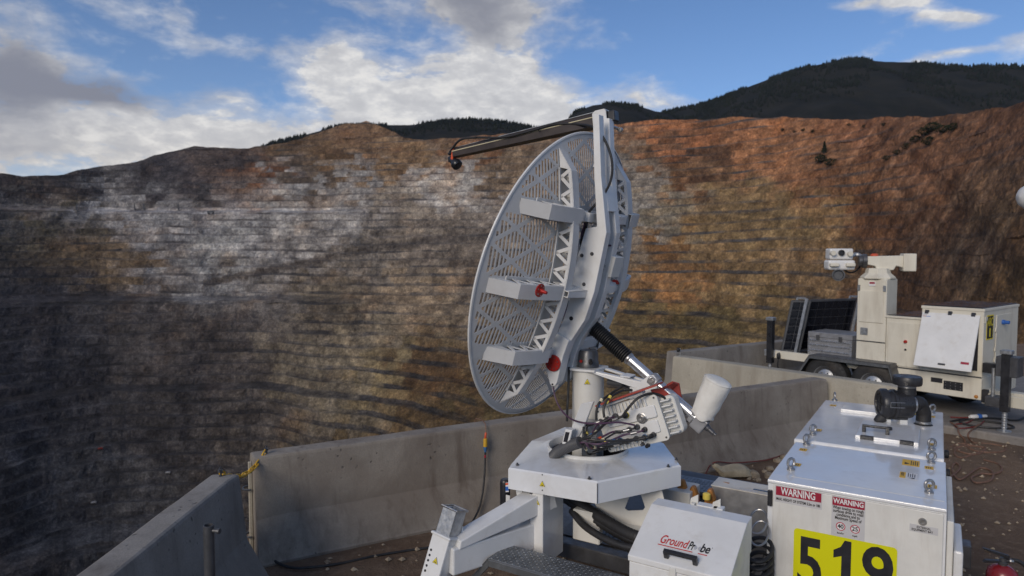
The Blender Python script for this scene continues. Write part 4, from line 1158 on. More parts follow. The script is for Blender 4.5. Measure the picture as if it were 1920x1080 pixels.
# ------------------------------------------------------------------ lettering helper
def text(s, F, size, mat_, parent, align='CENTER', bold=0.0, shear=0.0, xs=1.0, name='lettering', spacing=1.0, valign='CENTER'):
    cu = bpy.data.curves.new('t', 'FONT'); cu.body = s; cu.size = size; cu.align_x = align; cu.align_y = valign
    cu.offset = bold; cu.shear = shear; cu.space_character = spacing; cu.resolution_u = 4
    ob = bpy.data.objects.new('t', cu); COL.objects.link(ob)
    me0 = ob.to_mesh(); m = MB()
    vs = [F.p(v.co.x * xs, v.co.y, 0) for v in me0.vertices]
    m.add(vs, [tuple(p.vertices) for p in me0.polygons])
    ob.to_mesh_clear(); bpy.data.objects.remove(ob); bpy.data.curves.remove(cu)
    return obj(name, m, mat_, parent)
def sheet(F, x, y, mat_, parent, name='sticker', z=0.0006, r=0.0):
    m = MB()
    if r:
        pts = []
        for cx_, cy_, a0 in ((x[1] - r, y[1] - r, 0), (x[0] + r, y[1] - r, 90), (x[0] + r, y[0] + r, 180), (x[1] - r, y[0] + r, 270)):
            for k in range(5): pts.append(F.p(cx_ + r * math.cos(R(a0 + k * 22.5)), cy_ + r * math.sin(R(a0 + k * 22.5)), 0))
        m.prism(pts, F.z * z)
    else: m.box(F, x, y, (0, z))
    return obj(name, m, mat_, parent)
def coords(P_, F):
    d = P_ - F.o; return d.dot(F.x), d.dot(F.y), d.dot(F.z)

# ------------------------------------------------------------------ chassis and deck of the radar trailer
CT = 1.08
FC = Fr((1.348, 3.542, 0), AX_B, AX_A, UP)
m = MB(); m.box(FC, (-1.75, -0.02), (-0.20, 1.50), (0.46, 0.55)); m.box(FC, (-1.75, 0.95), (0.05, 0.17), (0.36, 0.50)); m.box(FC, (-1.75, 0.95), (1.15, 1.27), (0.36, 0.50)); m.box(FC, (-0.1, 0.88), (-0.02, 2.2), (0.30, 0.40))
obj('chassis', m, 'dark_metal', rt, 0.006)
# diamond tread surfaces: plates with raised lozenges
def lozenges(poly2, F, z, pitch, l, w_, h, name, mat_, parent):
    m = MB()
    def inside(x, y):
        c = False; n = len(poly2); j = n - 1
        for i in range(n):
            (x0, y0), (x1, y1) = poly2[i], poly2[j]
            if (y0 > y) != (y1 > y) and x < (x1 - x0) * (y - y0) / (y1 - y0) + x0: c = not c
            j = i
        return c
    xs = [p[0] for p in poly2]; ys = [p[1] for p in poly2]
    i = 0; x = min(xs)
    while x < max(xs):
        j = 0; y = min(ys)
        while y < max(ys):
            if inside(x, y) and inside(x + l * .6, y + l * .6) and inside(x - l * .6, y - l * .6) and inside(x + l * .6, y - l * .6) and inside(x - l * .6, y + l * .6):
                a = R(45) if (i + j) % 2 else R(-45); d_, e_ = (math.cos(a), math.sin(a)), (-math.sin(a), math.cos(a))
                def q(s, t, k): return F.p(x + d_[0] * s + e_[0] * t, y + d_[1] * s + e_[1] * t, z + k)
                m.add([q(-l, 0, 0), q(0, -w_, 0), q(l, 0, 0), q(0, w_, 0), q(-l * .55, 0, h), q(l * .55, 0, h)], [(0, 1, 4), (4, 1, 5), (1, 2, 5), (2, 3, 5), (3, 4, 5), (3, 0, 4)])
            y += pitch; j += 1
        x += pitch; i += 1
    return tag(obj(name, m, mat_, parent), None, None, None, 'stuff')
# front step / mudguard
FZ = 0.70
sa = at_z(954, 1020, FZ); sbp = at_z(913, 1050, FZ)
FS = Fr(sa, AX_B, -AX_A, UP)
sx, sy, _ = coords(sbp, FS)
wd_ = 0.20
poly = [(0, 0), (1.15, 0), (1.15, wd_), (0.0, wd_)]
m = MB(); m.prism([FS.p(x, y, 0) for x, y in poly], UP * -0.006); m.box(FS, (0.0, 1.15), (wd_ - 0.004, wd_ + 0.002), (-0.045, -0.006))
step_ = obj('mudguard', m, 'tread_plate', rt, 0.003)
lozenges(poly, FS, 0.0003, 0.021, 0.0095, 0.0035, 0.0022, 'tread_pattern', 'tread_plate', step_)
# its sloping left end
sl = [FS.p(0, 0, -0.001), FS.p(0.0, wd_, -0.001), FS.p(-0.17, wd_, -0.20), FS.p(-0.17, 0, -0.20)]
m = MB(); nsl = (sl[1] - sl[0]).cross(sl[3] - sl[0]).normalized(); nsl = nsl if nsl.z > 0 else -nsl
m.prism(sl, -nsl * 0.006); m.prism([sl[1], sl[2], sl[2] - UP * 0.04, sl[1] - UP * 0.05], AX_A * 0.004)
fl2 = obj('mudguard_slope', m, 'tread_plate', rt, 0.002)
FSl = Fr(sl[0], (sl[3] - sl[0]).normalized(), (sl[1] - sl[0]).normalized(), nsl)
lozenges([(0, 0), ((sl[3] - sl[0]).length, 0), ((sl[3] - sl[0]).length, wd_), (0, wd_)], FSl, 0.0005, 0.021, 0.0095, 0.0035, 0.0022, 'tread_pattern', 'tread_plate', fl2)
# walking deck
FK = Fr(FC.p(0, 0, 0.553), AX_B, AX_A, UP)
m = MB(); dk = [(-1.20, -0.1), (-0.06, -0.1), (-0.06, 1.45), (-1.20, 1.45)]
m.prism([FK.p(x, y, 0.004) for x, y in dk], UP * -0.003)
dko = obj('deck_plate', m, 'tread_dark', rt)
lozenges([(-1.15, -0.08), (-0.45, -0.08), (-0.45, 0.5), (-1.15, 0.5)], FK, 0.0045, 0.034, 0.015, 0.005, 0.003, 'tread_pattern', 'tread_dark', dko)
wk = at_z(1283, 905, 0.60); FWk = Fr(wk, AX_B, AX_A, UP)
m = MB(); m.box(FWk, (-0.10, 0.55), (-0.12, 0.16), (-0.03, 0.0)); wko = obj('walkway', m, 'tread_plate', rt, 0.003)
lozenges([(-0.09, -0.11), (0.54, -0.11), (0.54, 0.15), (-0.09, 0.15)], FWk, 0.0004, 0.026, 0.012, 0.004, 0.0025, 'tread_pattern', 'tread_plate', wko)

# ------------------------------------------------------------------ turntable cover
cz = CT
cov = [at_z(x, y, cz) for x, y in ((953, 877), (1120, 903), (1277, 872), (1246, 831))]
cov += [Vector((0.80, 4.56, cz)), Vector((0.36, 4.60, cz)), Vector((0.12, 4.26, cz)), at_z(956, 871, cz)]
ctr = Vector((0.458, 4.055, cz))
HR = 0.238
m = MB(); m.smooth = False
nseg = 64; outer, inner = [], []
def edge_at(ang):
    d = Vector((math.cos(ang), math.sin(ang), 0)); best = None
    for i in range(len(cov)):
        a, b = cov[i] - ctr, cov[(i + 1) % len(cov)] - ctr; a.z = b.z = 0; e = b - a
        den = d.x * e.y - d.y * e.x
        if abs(den) < 1e-9: continue
        t_ = (a.x * e.y - a.y * e.x) / den; s_ = (a.x * d.y - a.y * d.x) / den
        if t_ > 0 and -1e-6 <= s_ <= 1 + 1e-6: best = t_
    return best
angs = sorted([2 * math.pi * k / nseg for k in range(nseg)] + [math.atan2((c - ctr).y, (c - ctr).x) % (2 * math.pi) for c in cov])
ang_v = [a for i, a in enumerate(angs) if i == 0 or a - angs[i - 1] > 1e-4]
rings = []
for a in ang_v:
    d = Vector((math.cos(a), math.sin(a), 0)); e = edge_at(a)
    rings.append([ctr + d * HR + UP * 0.012, ctr + d * (HR + 0.05) + UP * 0.010, ctr + d * (e * 0.985) + UP * 0.0, ctr + d * e - UP * 0.008, ctr + d * e - UP * 0.118, ctr + d * (e - 0.004) - UP * 0.118, ctr + d * (e - 0.02) - UP * 0.012, ctr + d * HR - UP * 0.0])
rings.append(rings[0]); m.loft(rings, True, False)
cover_ = obj('turntable_cover', m, 'white_gloss', rt)
# split line down the front corner and corner tabs
m = MB(); e_ = cov[1] - ctr; e_.z = 0; e_n = e_.normalized()
m.box(Fr(cov[1], e_n, UP.cross(e_n), UP), (-0.006, 0.0035), (-0.002, 0.002), (-0.116, -0.010)); obj('seam', m, 'dark_metal', cover_)
for x, y in ((970, 872), (1105, 898), (1253, 875), (1268, 862), (1037, 857)):
    p = at_z(x, y, cz + 0.004); m = MB(); m.lathe(p, UP, [(0.010, 0), (0.010, 0.004), (0.006, 0.005), (0.006, 0.012), (0.002, 0.014)], 10); obj('bolt', m, 'dark_metal', cover_)
# ring around the mast and the dark well inside it
m = MB(); m.lathe(ctr, UP, [(HR, -0.002), (HR + 0.006, 0.030), (HR - 0.002, 0.032), (HR - 0.008, 0.0), (HR - 0.010, -0.10)], 48, False); obj('collar', m, 'white_paint', cover_)
m = MB(); m.lathe(ctr - UP * 0.09, UP, [(0.001, 0), (HR - 0.012, 0.0)], 40, False); obj('well_floor', m, 'black_rubber', cover_)
m = MB()
for k in range(3):
    pts = [ctr + Vector((math.cos(t_), math.sin(t_), 0)) * (HR - 0.03 - 0.004 * k) + UP * (-0.03 - 0.03 * k + 0.012 * math.sin(3 * t_ + k)) for t_ in [2 * math.pi * j / 30 for j in range(30)]]
    m.tube(pts, 0.020, 8, True)
obj('coiled_hose', m, 'black_rubber', cover_)
fn = (cov[1] - cov[0]).normalized(); fnn = Vector((fn.y, -fn.x, 0)); fnn.z = 0; fnn.normalize()
hz_p = at_plane(1017, 908, cov[0], fnn); hazard(hz_p + fnn * 0.001, fn, UP, fnn, 0.036, cover_)
for x, y in ((1017, 890), (1017, 919), (1020, 928)):
    m = MB(); p = at_plane(x, y, cov[0], fnn); m.cyl(p, p + fnn * 0.003, 0.0035, n=8)
    obj('rivet', m, 'dark_metal', cover_)

# ------------------------------------------------------------------ frame post, outrigger and levelling jack
pc0 = at_y(1018, 930, 3.64); FP = Fr((pc0.x, pc0.y, 0), AX_B, AX_A, UP)
m = MB(); m.box(FP, (-0.083, 0), (0, 0.24), (0.55, 0.965)); post = obj('frame_post', m, 'white_paint', rt, 0.005, 2)
hz2 = FP.p(-0.032, -0.0005, 0.905); hazard(hz2, AX_B, UP, -AX_A, 0.030, post)
for x, z in ((-0.05, 0.945), (-0.072, 0.965), (-0.045, 0.635)):
    m = MB(); m.cyl(FP.p(x, 0, z - 0.01), FP.p(x, -0.008, z - 0.01), 0.008, n=8); obj('bolt', m, 'dark_metal', post)
m = MB(); m.prism([FP.p(-0.19, 0.02, 0.955), FP.p(-0.15, 0.02, 0.955), FP.p(-0.11, 0.02, 0.78), FP.p(-0.15, 0.02, 0.77)], AX_A * 0.006); obj('strut_plate', m, 'white_paint', rt, 0.002)
# jack
j0 = at_y(839, 1003, 3.42); jt = (at_y(839, 1003, 3.42) - at_y(806, 1120, 3.36)).normalized()
jx = (AX_B - jt * AX_B.dot(jt)).normalized(); jy = jt.cross(jx)
FJk = Fr(j0, jx, jy, jt)
m = MB(); m.box(FJk, (-0.056, 0.056), (-0.056, 0.056), (-0.95, -0.004)); m.box(FJk, (-0.064, 0.064), (-0.064, 0.064), (-0.010, 0.006))
jk = obj('jack_sleeve', m, 'white_paint', rt, 0.008, 2)
jn = -jy if jy.y > 0 else jy
hazard(FJk.p(0.012, 0, -0.125) + jn * 0.0575, jx, jt, jn, 0.036, jk)
m = MB()
for k in range(5): m.cyl(FJk.p(-0.034, 0, -0.085 - 0.026 * k) + jn * 0.0555, FJk.p(-0.034, 0, -0.085 - 0.026 * k) + jn * 0.0575, 0.0065, n=10)
obj('pin_hole', m, 'window_dark', jk)
m = MB(); wl = 0.006; q_ = 0.045
m.box(FJk, (-q_, q_), (-q_, -q_ + wl), (-0.02, 0.135)); m.box(FJk, (-q_, q_), (q_ - wl, q_), (-0.02, 0.135)); m.box(FJk, (-q_, -q_ + wl), (-q_, q_), (-0.02, 0.1348)); m.box(FJk, (q_ - wl, q_), (-q_, q_), (-0.02, 0.1348)); m.box(FJk, (-q_ + wl, q_ - wl), (-q_ + wl, q_ - wl), (-0.02, 0.085))
ji = obj('jack_leg', m, 'galvanised', rt, 0.003)
m = MB(); m.tube([FJk.p(a, b, 0.137) for a, b in ((-q_ - .004, -q_ - .004), (q_ + .004, -q_ - .004), (q_ + .004, q_ + .004), (-q_ - .004, q_ + .004))], 0.006, 8, True); obj('jack_rim', m, 'bare_steel', ji)
# outrigger beams: a low box beam and a rising top channel
o0 = FJk.p(0.04, 0, -0.10); o1 = FP.p(-0.06, 0.12, 0.72)
od = (o1 - o0).normalized(); on = od.cross(UP).normalized(); ou = on.cross(od)
FO = Fr(o0, od, on, ou); OL = (o1 - o0).length
m = MB(); m.prism([FO.p(0, -0.045, -0.080), FO.p(OL, -0.05, -0.085), FO.p(OL, -0.05, 0.060), FO.p(0, -0.045, 0.058)], on * 0.095); ob_ = obj('outrigger_beam', m, 'white_paint', rt, 0.008, 2)
r0 = FO.p(0.05, 0, 0.062); r1 = FP.p(-0.04, 0.13, 0.945)
rd_ = (r1 - r0).normalized(); rn = rd_.cross(UP).normalized(); ru = rn.cross(rd_)
FRr = Fr(r0, rd_, rn, ru); RL = (r1 - r0).length
m = MB(); m.prism([FRr.p(-0.02, -0.055, -0.01), FRr.p(RL, -0.055, -0.10), FRr.p(RL, -0.055, 0.03), FRr.p(0.0, -0.055, 0.03)], rn * 0.11); obj('outrigger_brace', m, 'white_paint', rt, 0.006, 2)
m = MB(); lc = FRr.p(0.035, -0.02, 0.050)
m.torus(lc, rn, 0.024, 0.009, 20, 8); m.box(Fr(lc, rd_, rn, ru), (-0.030, 0.030), (-0.008, 0.008), (-0.034, -0.018)); obj('lifting_lug', m, 'white_paint', ob_)
m = MB(); fp_ = FO.p(OL * 0.55, -0.05, -0.06); m.box(Fr(fp_, od, on, ou), (-0.045, 0.045), (-0.05, 0), (-0.025, 0.025)); obj('beam_socket', m, 'white_paint', ob_, 0.006)
# black canister with a blue and white tag behind the cover's left corner
kp = at_y(947, 950, 3.95)
m = MB(); m.lathe(Vector((kp.x, kp.y, 0.62)), UP, [(0.028, 0), (0.03, 0.01), (0.03, 0.30), (0.026, 0.315), (0.02, 0.32)], 18); kan = obj('canister', m, 'black_plastic', rt)
m = MB(); m.box(Fr(at_y(953, 935, 3.88), AX_B, AX_A, UP), (-0.016, 0.012), (-0.002, 0.002), (-0.16, 0.02)); obj('canister_bracket', m, 'white_paint', rt, 0.001)
m = MB(); FTg = Fr(at_y(951, 916, 3.85), (AX_B + UP * 0.25).normalized(), AX_A, UP)
m.mat(0).box(FTg, (-0.010, 0.012), (-0.002, 0), (-0.02, 0.035)); m.mat(1).box(FTg, (-0.010, 0.012), (-0.003, -0.0021), (-0.012, 0.012)); m.mat(2).box(FTg, (-0.010, 0.012), (-0.003, -0.0021), (0.022, 0.033)); obj('tag', m, ['sticker_white', 'blue_mark', 'orange_red'], rt)

# ------------------------------------------------------------------ hoses and the gusset under the cover
for k, (r_, off) in enumerate(((0.034, 0.0), (0.030, 0.05))):
    pts = [at_y(x, y + off * 300 * (0.6 if k else 0), d_) for x, y, d_ in ((1060, 925, 4.05), (1110, 960, 3.85), (1150, 985, 3.72), (1190, 1005, 3.6), (1225, 1010, 3.56))]
    sp = spline(pts, 14); rr_ = [r_ * (1.0 if i % 2 else 0.90) for i in range(len(sp))]
    m = MB(); m.tube(sp, rr_, 12); obj('corrugated_hose', m, 'black_rubber', rt)
cable('hose', [at_y(x, y, d_) for x, y, d_ in ((1072, 958, 3.9), (1095, 985, 3.75), (1130, 1008, 3.62), (1170, 1024, 3.52), (1210, 1030, 3.45))], 0.020, 'black_rubber', rt, 10)
# gusset plate with rounded triangular opening: built as a ring of quads round the hole
gp = [at_y(x, y, d_) for x, y, d_ in ((1085, 945, 3.92), (1245, 912, 3.85), (1212, 1000, 3.62), (1150, 985, 3.72))]
go = at_y(1150, 940, 3.86); gnx = (at_y(1240, 930, 3.74) - go).normalized(); gn = gnx.cross(UP).normalized(); gup = gn.cross(gnx)
FG = Fr(go, gnx, gn, gup)
outer2 = [(-0.12, 0.03), (0.10, 0.07), (0.30, 0.10), (0.30, -0.12), (0.20, -0.16), (0.02, -0.15), (-0.10, -0.06)]
hole2 = [(0.06, -0.045), (0.11, 0.025), (0.15, 0.03), (0.175, 0.02), (0.18, -0.05), (0.165, -0.065), (0.075, -0.06)]
m = MB()
for th in (0.0,):
    n = 7
    vs = [FG.p(x, 0, z) for x, z in outer2] + [FG.p(x, 0, z) for x, z in hole2] + [FG.p(x, 0.008, z) for x, z in outer2] + [FG.p(x, 0.008, z) for x, z in hole2]
    order = [6, 0, 1, 2, 3, 4, 5]; hmap = [0, 1, 2, 3, 4, 5, 6]
    oo = [order[i] for i in range(n)]; hh = [n + i for i in range(n)]
    fs = []
    for i in range(n):
        k = (i + 1) % n
        fs += [(oo[i], oo[k], hh[k], hh[i]), (2 * n + hh[i], 2 * n + hh[k], 2 * n + oo[k], 2 * n + oo[i]), (oo[i], 2 * n + oo[i], 2 * n + oo[k], oo[k]), (hh[i], hh[k], 2 * n + hh[k], 2 * n + hh[i])]
    m.add(vs, fs)
gus = obj('gusset_plate', m, 'white_dusty', rt, 0.001)
for x in (0.07, 0.14):
    m = MB(); m.box(FG, (x, x + 0.05), (-0.002, 0.0), (-0.105, -0.093)); obj('slot', m, 'window_dark', gus)
m = MB(); pb = at_y(1085, 985, 3.85); m.box(Fr(pb, AX_B, AX_A, UP), (-0.04, 0.13), (0.0, 0.05), (-0.09, 0.09)); obj('frame_block', m, 'white_dusty', rt, 0.006)
m = MB(); pb = at_y(1150, 1012, 3.62); m.prism([Fr(pb, AX_B, AX_A, UP).p(a, b, 0) for a, b in ((-0.22, 0.22), (0.16, 0.0), (0.16, 0.28))], UP * 0.01); obj('frame_gusset', m, 'white_dusty', rt, 0.003)

# ------------------------------------------------------------------ tool box with sloping lid and maker's lettering
TZ = 1.0
tb = at_z(1234, 933, TZ); FT = Fr(tb, AX_B, AX_A, UP)
TW = 0.472
fr_top = coords(at_plane(1221, 943, tb, AX_B), FT); fr_bot = coords(at_plane(1177, 1040, tb, AX_B), FT)
ya, za = fr_top[1], fr_top[2]; yb, zb = fr_bot[1], fr_bot[2]
prof = [(0, 0.0), (ya, 0.0 if abs(za) < 0.004 else za * 0.3), (yb, zb), (yb, zb - 0.028), (0.0, zb - 0.028)]
m = MB(); m.prism([FT.p(0, y, z) for y, z in prof], AX_B * TW); tbx = obj('tool_box_lid', m, 'white_paint', rt, 0.004, 2)
m = MB(); m.prism([FT.p(0.006, y, z) for y, z in ((-0.004, zb - 0.031), (yb + 0.005, zb - 0.031), (yb + 0.005, zb - 0.30), (-0.004, zb - 0.30))], AX_B * (TW - 0.012)); tbb = obj('tool_box_body', m, 'white_paint', rt, 0.003, 2)
m = MB(); m.box(FT, (0.20, 0.33), (0.0, 0.05), (-0.035, 0.004)); obj('lid_hinge', m, 'white_paint', tbx, 0.002)
for x in (0.15, 0.262):
    m = MB(); m.prism([FT.p(x, 0.03, -0.05), FT.p(x + 0.012, 0.03, 0.02), FT.p(x + 0.05, 0.03, 0.045), FT.p(x + 0.05, 0.03, -0.05)], AX_A * 0.006); m.box(FT, (x + 0.02, x + 0.04), (0.0, 0.03), (-0.01, 0.004)); obj('hinge_bracket', m, 'white_dusty', tbx, 0.002)
lu = (FT.p(0, ya, prof[1][1]) - FT.p(0, yb, zb)).normalized(); ln = AX_B.cross(lu).normalized()
if ln.z < 0: ln = -ln
FL_ = Fr(FT.p(0, yb, zb), AX_B, lu, ln)
hl = at_plane(1277, 1051, FL_.o, ln); hx, hy, _ = coords(hl, FL_)
m = MB(); hb = 0.008
m.box(FL_, (hx - 0.078, hx + 0.078), (hy - 0.011, hy + 0.011), (0.030, 0.044)); m.box(FL_, (hx - 0.078, hx - 0.056), (hy - 0.0112, hy + 0.0112), (0, 0.032)); m.box(FL_, (hx + 0.056, hx + 0.078), (hy - 0.0112, hy + 0.0112), (0, 0.032))
obj('handle', m, 'black_plastic', tbx, 0.003, 2)
lt = at_plane(1287, 1021, FL_.o, ln); lx, ly, _ = coords(lt, FL_)
def glyphs(s, size, bold, shear):
    cu = bpy.data.curves.new('t', 'FONT'); cu.body = s; cu.size = size; cu.offset = bold; cu.shear = shear; cu.resolution_u = 4
    ob = bpy.data.objects.new('t', cu); COL.objects.link(ob); me = ob.to_mesh()
    v = [(q.co.x, q.co.y) for q in me.vertices]; f = [tuple(p.vertices) for p in me.polygons]
    ob.to_mesh_clear(); bpy.data.objects.remove(ob); bpy.data.curves.remove(cu); return v, f
def wid(s, size, bold):
    v, f = glyphs(s, size, bold, 0); return max(q[0] for q in v)
def fit_text(s, F, x0, x1, y0, y1, mat_, parent, bold=0.0, shear=0.0, name='lettering'):
    """lettering whose outline exactly fills a rectangle of the surface"""
    v, f = glyphs(s, 1.0, bold, shear); xs = [q[0] for q in v]; ys = [q[1] for q in v]
    ax, bx, ay, by = min(xs), max(xs), min(ys), max(ys)
    m = MB(); m.add([F.p(x0 + (q[0] - ax) / (bx - ax) * (x1 - x0), y0 + (q[1] - ay) / (by - ay) * (y1 - y0), 0) for q in v], f)
    return obj(name, m, mat_, parent)
def lidx(px, py): c = coords(at_plane(px, py, FL_.o, ln), FL_); return c[0]
FX = Fr(FL_.p(0, ly, 0.0022), AX_B, lu, ln)
xg0, xg1, xp0, xp1, xo, xb0, xb1 = [lidx(*q) for q in ((1239, 1012), (1291, 1023), (1291.5, 1023), (1303.5, 1026), (1308.5, 1027), (1314, 1028), (1332, 1032))]
fit_text('Ground', FX, xg0, xg1, -0.026, 0.026, 'logo_red', tbx, 0.012, 0.25)
fit_text('Pr', FX, xp0, xp1, -0.026, 0.024, 'ink', tbx, 0.020, 0.25)
fit_text('be', FX, xb0, xb1, -0.026, 0.026, 'ink', tbx, 0.020, 0.25)
m = MB()
oc = FX.p(xo, -0.008, 0)
for rr_ in (0.005, 0.0095, 0.014):
    for a0, a1 in ((-55, 55), (125, 235)):
        pts = [oc + (AX_B * math.cos(R(a0 + (a1 - a0) * i / 10)) + lu * math.sin(R(a0 + (a1 - a0) * i / 10))) * rr_ for i in range(11)]
        for i in range(10):
            q0_, q1_ = pts[i], pts[i + 1]; e0_, e1_ = (q0_ - oc).normalized() * 0.0022, (q1_ - oc).normalized() * 0.0022
            m.add([q0_ - e0_, q1_ - e1_, q1_ + e1_, q0_ + e0_], [(0, 1, 2, 3)])
obj('logo_rings', m, 'logo_grey', tbx)
m = MB()
for a_, b_ in ((xg0, xp1 - 0.004), (xb0, xb1 - 0.006)):
    m.add([FX.p(a_ - 0.004, -0.039, 0), FX.p(b_, -0.039, 0), FX.p(b_, -0.034, 0), FX.p(a_ - 0.004, -0.034, 0)], [(0, 1, 2, 3)])
obj('logo_underline', m, 'logo_red', tbx)
m = MB(); m.lathe(FX.p(xb1 + 0.006, 0.012, 0), ln, [(0.0022, 0), (0.0001, 0.0003)], 10, False); obj('logo_dot', m, 'ink', tbx)
lat = FT.p(TW * 0.46, yb, zb - 0.02); FLt = Fr(lat, AX_B, -AX_A, UP)
m = MB(); m.box(FLt, (-0.016, 0.016), (0.0, 0.006), (-0.05, 0.012)); m.box(FLt, (-0.010, 0.010), (0.005, 0.012), (-0.058, -0.035)); obj('latch', m, 'white_dusty', tbb, 0.002)

# ------------------------------------------------------------------ long grey box and clamps between tool box and cabinet
BZ = 0.85
bb = at_z(1334, 909, BZ); FB = Fr(bb, AX_B, AX_A, UP)
m = MB(); m.box(FB, (0, 0.62), (0.0, 0.17), (-0.30, -0.002)); bo = obj('side_locker', m, 'grey_case', rt, 0.003)
m = MB(); m.box(FB, (-0.003, 0.62), (-0.004, 0.172), (-0.006, 0.0)); obj('locker_lid', m, 'white_dusty', bo, 0.001)
m = MB(); m.box(FB, (0.235, 0.36), (0.045, 0.065), (0.0003, 0.0015)); obj('vent_slot', m, 'window_dark', bo)
m = MB(); m.prism([FB.p(0.045, 0.09, 0.0004), FB.p(0.085, 0.075, 0.0004), FB.p(0.085, 0.095, 0.0004)], UP * 0.0008); obj('warning_mark', m, 'amber', bo)
m = MB(); m.box(FB, (0.16, 0.27), (0.012, 0.035), (0.0003, 0.001)); obj('label_strip', m, 'sticker_grey', bo)
for x, y, d_ in ((1277, 918, 4.02), (1298, 930, 3.98), (1330, 935, 3.95)):
    p = at_y(x, y, d_); F = Fr(p, AX_B, AX_A, UP); m = MB()
    m.prism([F.p(-0.035, 0, -0.08), F.p(0.035, 0, -0.08), F.p(0.030, 0, 0.0), F.p(0.010, 0, 0.055), F.p(-0.012, 0, 0.055), F.p(-0.030, 0, 0.0)], AX_A * 0.05)
    cl_ = obj('tie_down_hook', m, 'amber', rt, 0.012, 2)
m = MB(); p = at_y(1325, 926, 3.90); m.lathe(p, UP, [(0.022, -0.03), (0.022, 0), (0.014, 0.006)], 16); obj('filler_cap', m, 'heat_yellow', rt)
m = MB(); p = at_y(1284, 930, 3.95); F = Fr(p, AX_B, AX_A, UP); m.box(F, (-0.16, 0.03), (0, 0.20), (-0.10, 0.02)); obj('control_box', m, 'white_dusty', rt, 0.004)
for k, (x, y, d_) in enumerate(((1421, 978, 3.56), (1424, 1000, 3.52))):
    c = at_y(x, y, d_); m = MB()
    m.tube([c + AX_B * (0.045 * math.cos(t_)) + (UP * 0.6 + AX_A * 0.8) * (0.075 * math.sin(t_)) for t_ in [2 * math.pi * j / 24 for j in range(24)]], 0.006, 7, True)
    obj('wire_bail', m, 'bare_steel', rt)
for k in range(5):
    c = at_y(1423, 1030 + k * 14, 3.50); m = MB()
    m.tube([c + AX_B * (0.065 * math.cos(t_)) + (AX_A * 0.9 + UP * 0.3) * (0.10 * math.sin(t_)) for t_ in [2 * math.pi * j / 24 for j in range(24)]], 0.011, 8, True)
    obj('coiled_cable', m, 'black_rubber', rt)

# ------------------------------------------------------------------ equipment cabinets (front one carries the number)
CW, CL1, CL2 = 0.80, 0.826, 2.234
m = MB(); m.prism([FC.p(0, y, z) for y, z in ((0.012, 0.32), (0.012, CT - 0.022), (0.0, CT - 0.022), (0.0, CT - 0.004), (0.10, CT), (CL1, CT), (CL1, 0.32))], AX_B * CW)
cab = obj('front_cabinet', m, 'white_gloss', rt, 0.005, 2)
FF = Fr(FC.o, AX_B, UP, -AX_A)                          # front face: x right, y up, z out
m = MB(); m.box(Fr(FC.p(0, 0.010, 0), AX_B, AX_A, UP), (0.030, CW - 0.012), (-0.012, 0.0), (0.34, CT - 0.030)); door = obj('cabinet_door', m, 'white_dusty', rt, 0.003, 2)
m = MB(); m.box(FC, (0.10, CW - 0.01), (0.10, 0.104), (CT + 0.0002, CT + 0.0012)); obj('fold_line', m, 'white_dusty', cab)
DOORZ = 0.0035
def ff(px, py):
    p = at_plane(px, py, FC.p(0, -0.002, 0), AX_A); d = p - FC.o; return d.dot(AX_B), d.z
for y0, y1 in ((948 - 30, 948), (1062, 1100)):
    x_, z_ = ff(1441, (y0 + y1) / 2 + (0 if y0 < 1000 else 0)); h_ = 0.042
    m = MB(); m.box(FC, (0.004, 0.026), (-0.012, 0.008), (z_ - h_, z_ + h_)); obj('hinge', m, 'black_plastic', door, 0.003)
# warning plate 1
def FFp(x, z, off=0.0): return Fr(FC.p(x, -0.002 - off, z), AX_B, UP, -AX_A)
(xa, za), (xb, zb2) = ff(1454, 905), ff(1543, 950)
x0, z0 = ff(1453, 909); x1, z1 = ff(1542, 921); xr, zbm = ff(1543, 948)
w_ = x1 - x0; h_ = 0.088; P1 = FFp(x0, z0 - h_)
sheet(P1, (0, w_), (0, h_), 'sticker_grey', door, 'warning_plate')
sheet(FFp(x0, z0 - h_, 0.0007), (0.006, w_ - 0.004), (h_ * 0.42, h_ - 0.004), 'sticker_red', door, 'warning_band')
text('WARNING', FFp(x0 + w_ / 2, z0 - h_ * 0.31, 0.0022), 0.052, 'sticker_white', door, bold=0.0012, xs=0.165 / wid('WARNING', 0.052, 0.0012))
text('MAX. HEIGHT OF SYSTEM 5.5m or 18ft', FFp(x0 + w_ / 2, z0 - h_ * 0.80, 0.0022), 0.020, 'ink', door, bold=0.0006, xs=(w_ * 0.93) / wid('MAX. HEIGHT OF SYSTEM 5.5m or 18ft', 0.020, 0.0006))
# warning plate 2
x0, z0 = ff(1560, 929); x1, z1 = ff(1623, 940); w_ = x1 - x0; xq, zq = ff(1560, 1002); h_ = z0 - zq + 0.004
sheet(FFp(x0, z0 - h_), (0, w_), (0, h_), 'sticker_grey', door, 'warning_plate')
sheet(FFp(x0, z0 - h_, 0.0007), (0.003, w_ - 0.003), (h_ * 0.775, h_ - 0.004), 'sticker_red', door, 'warning_band')
text('WARNING', FFp(x0 + w_ / 2, z0 - h_ * 0.115, 0.0022), 0.036, 'sticker_white', door, bold=0.001, xs=(w_ * 0.90) / wid('WARNING', 0.036, 0.001))
for k, ln_ in enumerate(('When towing on rough', 'surfaces drive to road', 'conditions and to', 'Maximum Speed of')):
    tw_ = (0.92, 0.90, 0.70, 0.80)[k]
    text(ln_, FFp(x0 + w_ / 2, z0 - h_ * (0.275 + 0.085 * k), 0.0022), 0.022, 'ink', door, bold=0.0005, xs=(w_ * tw_) / wid(ln_, 0.022, 0.0005))
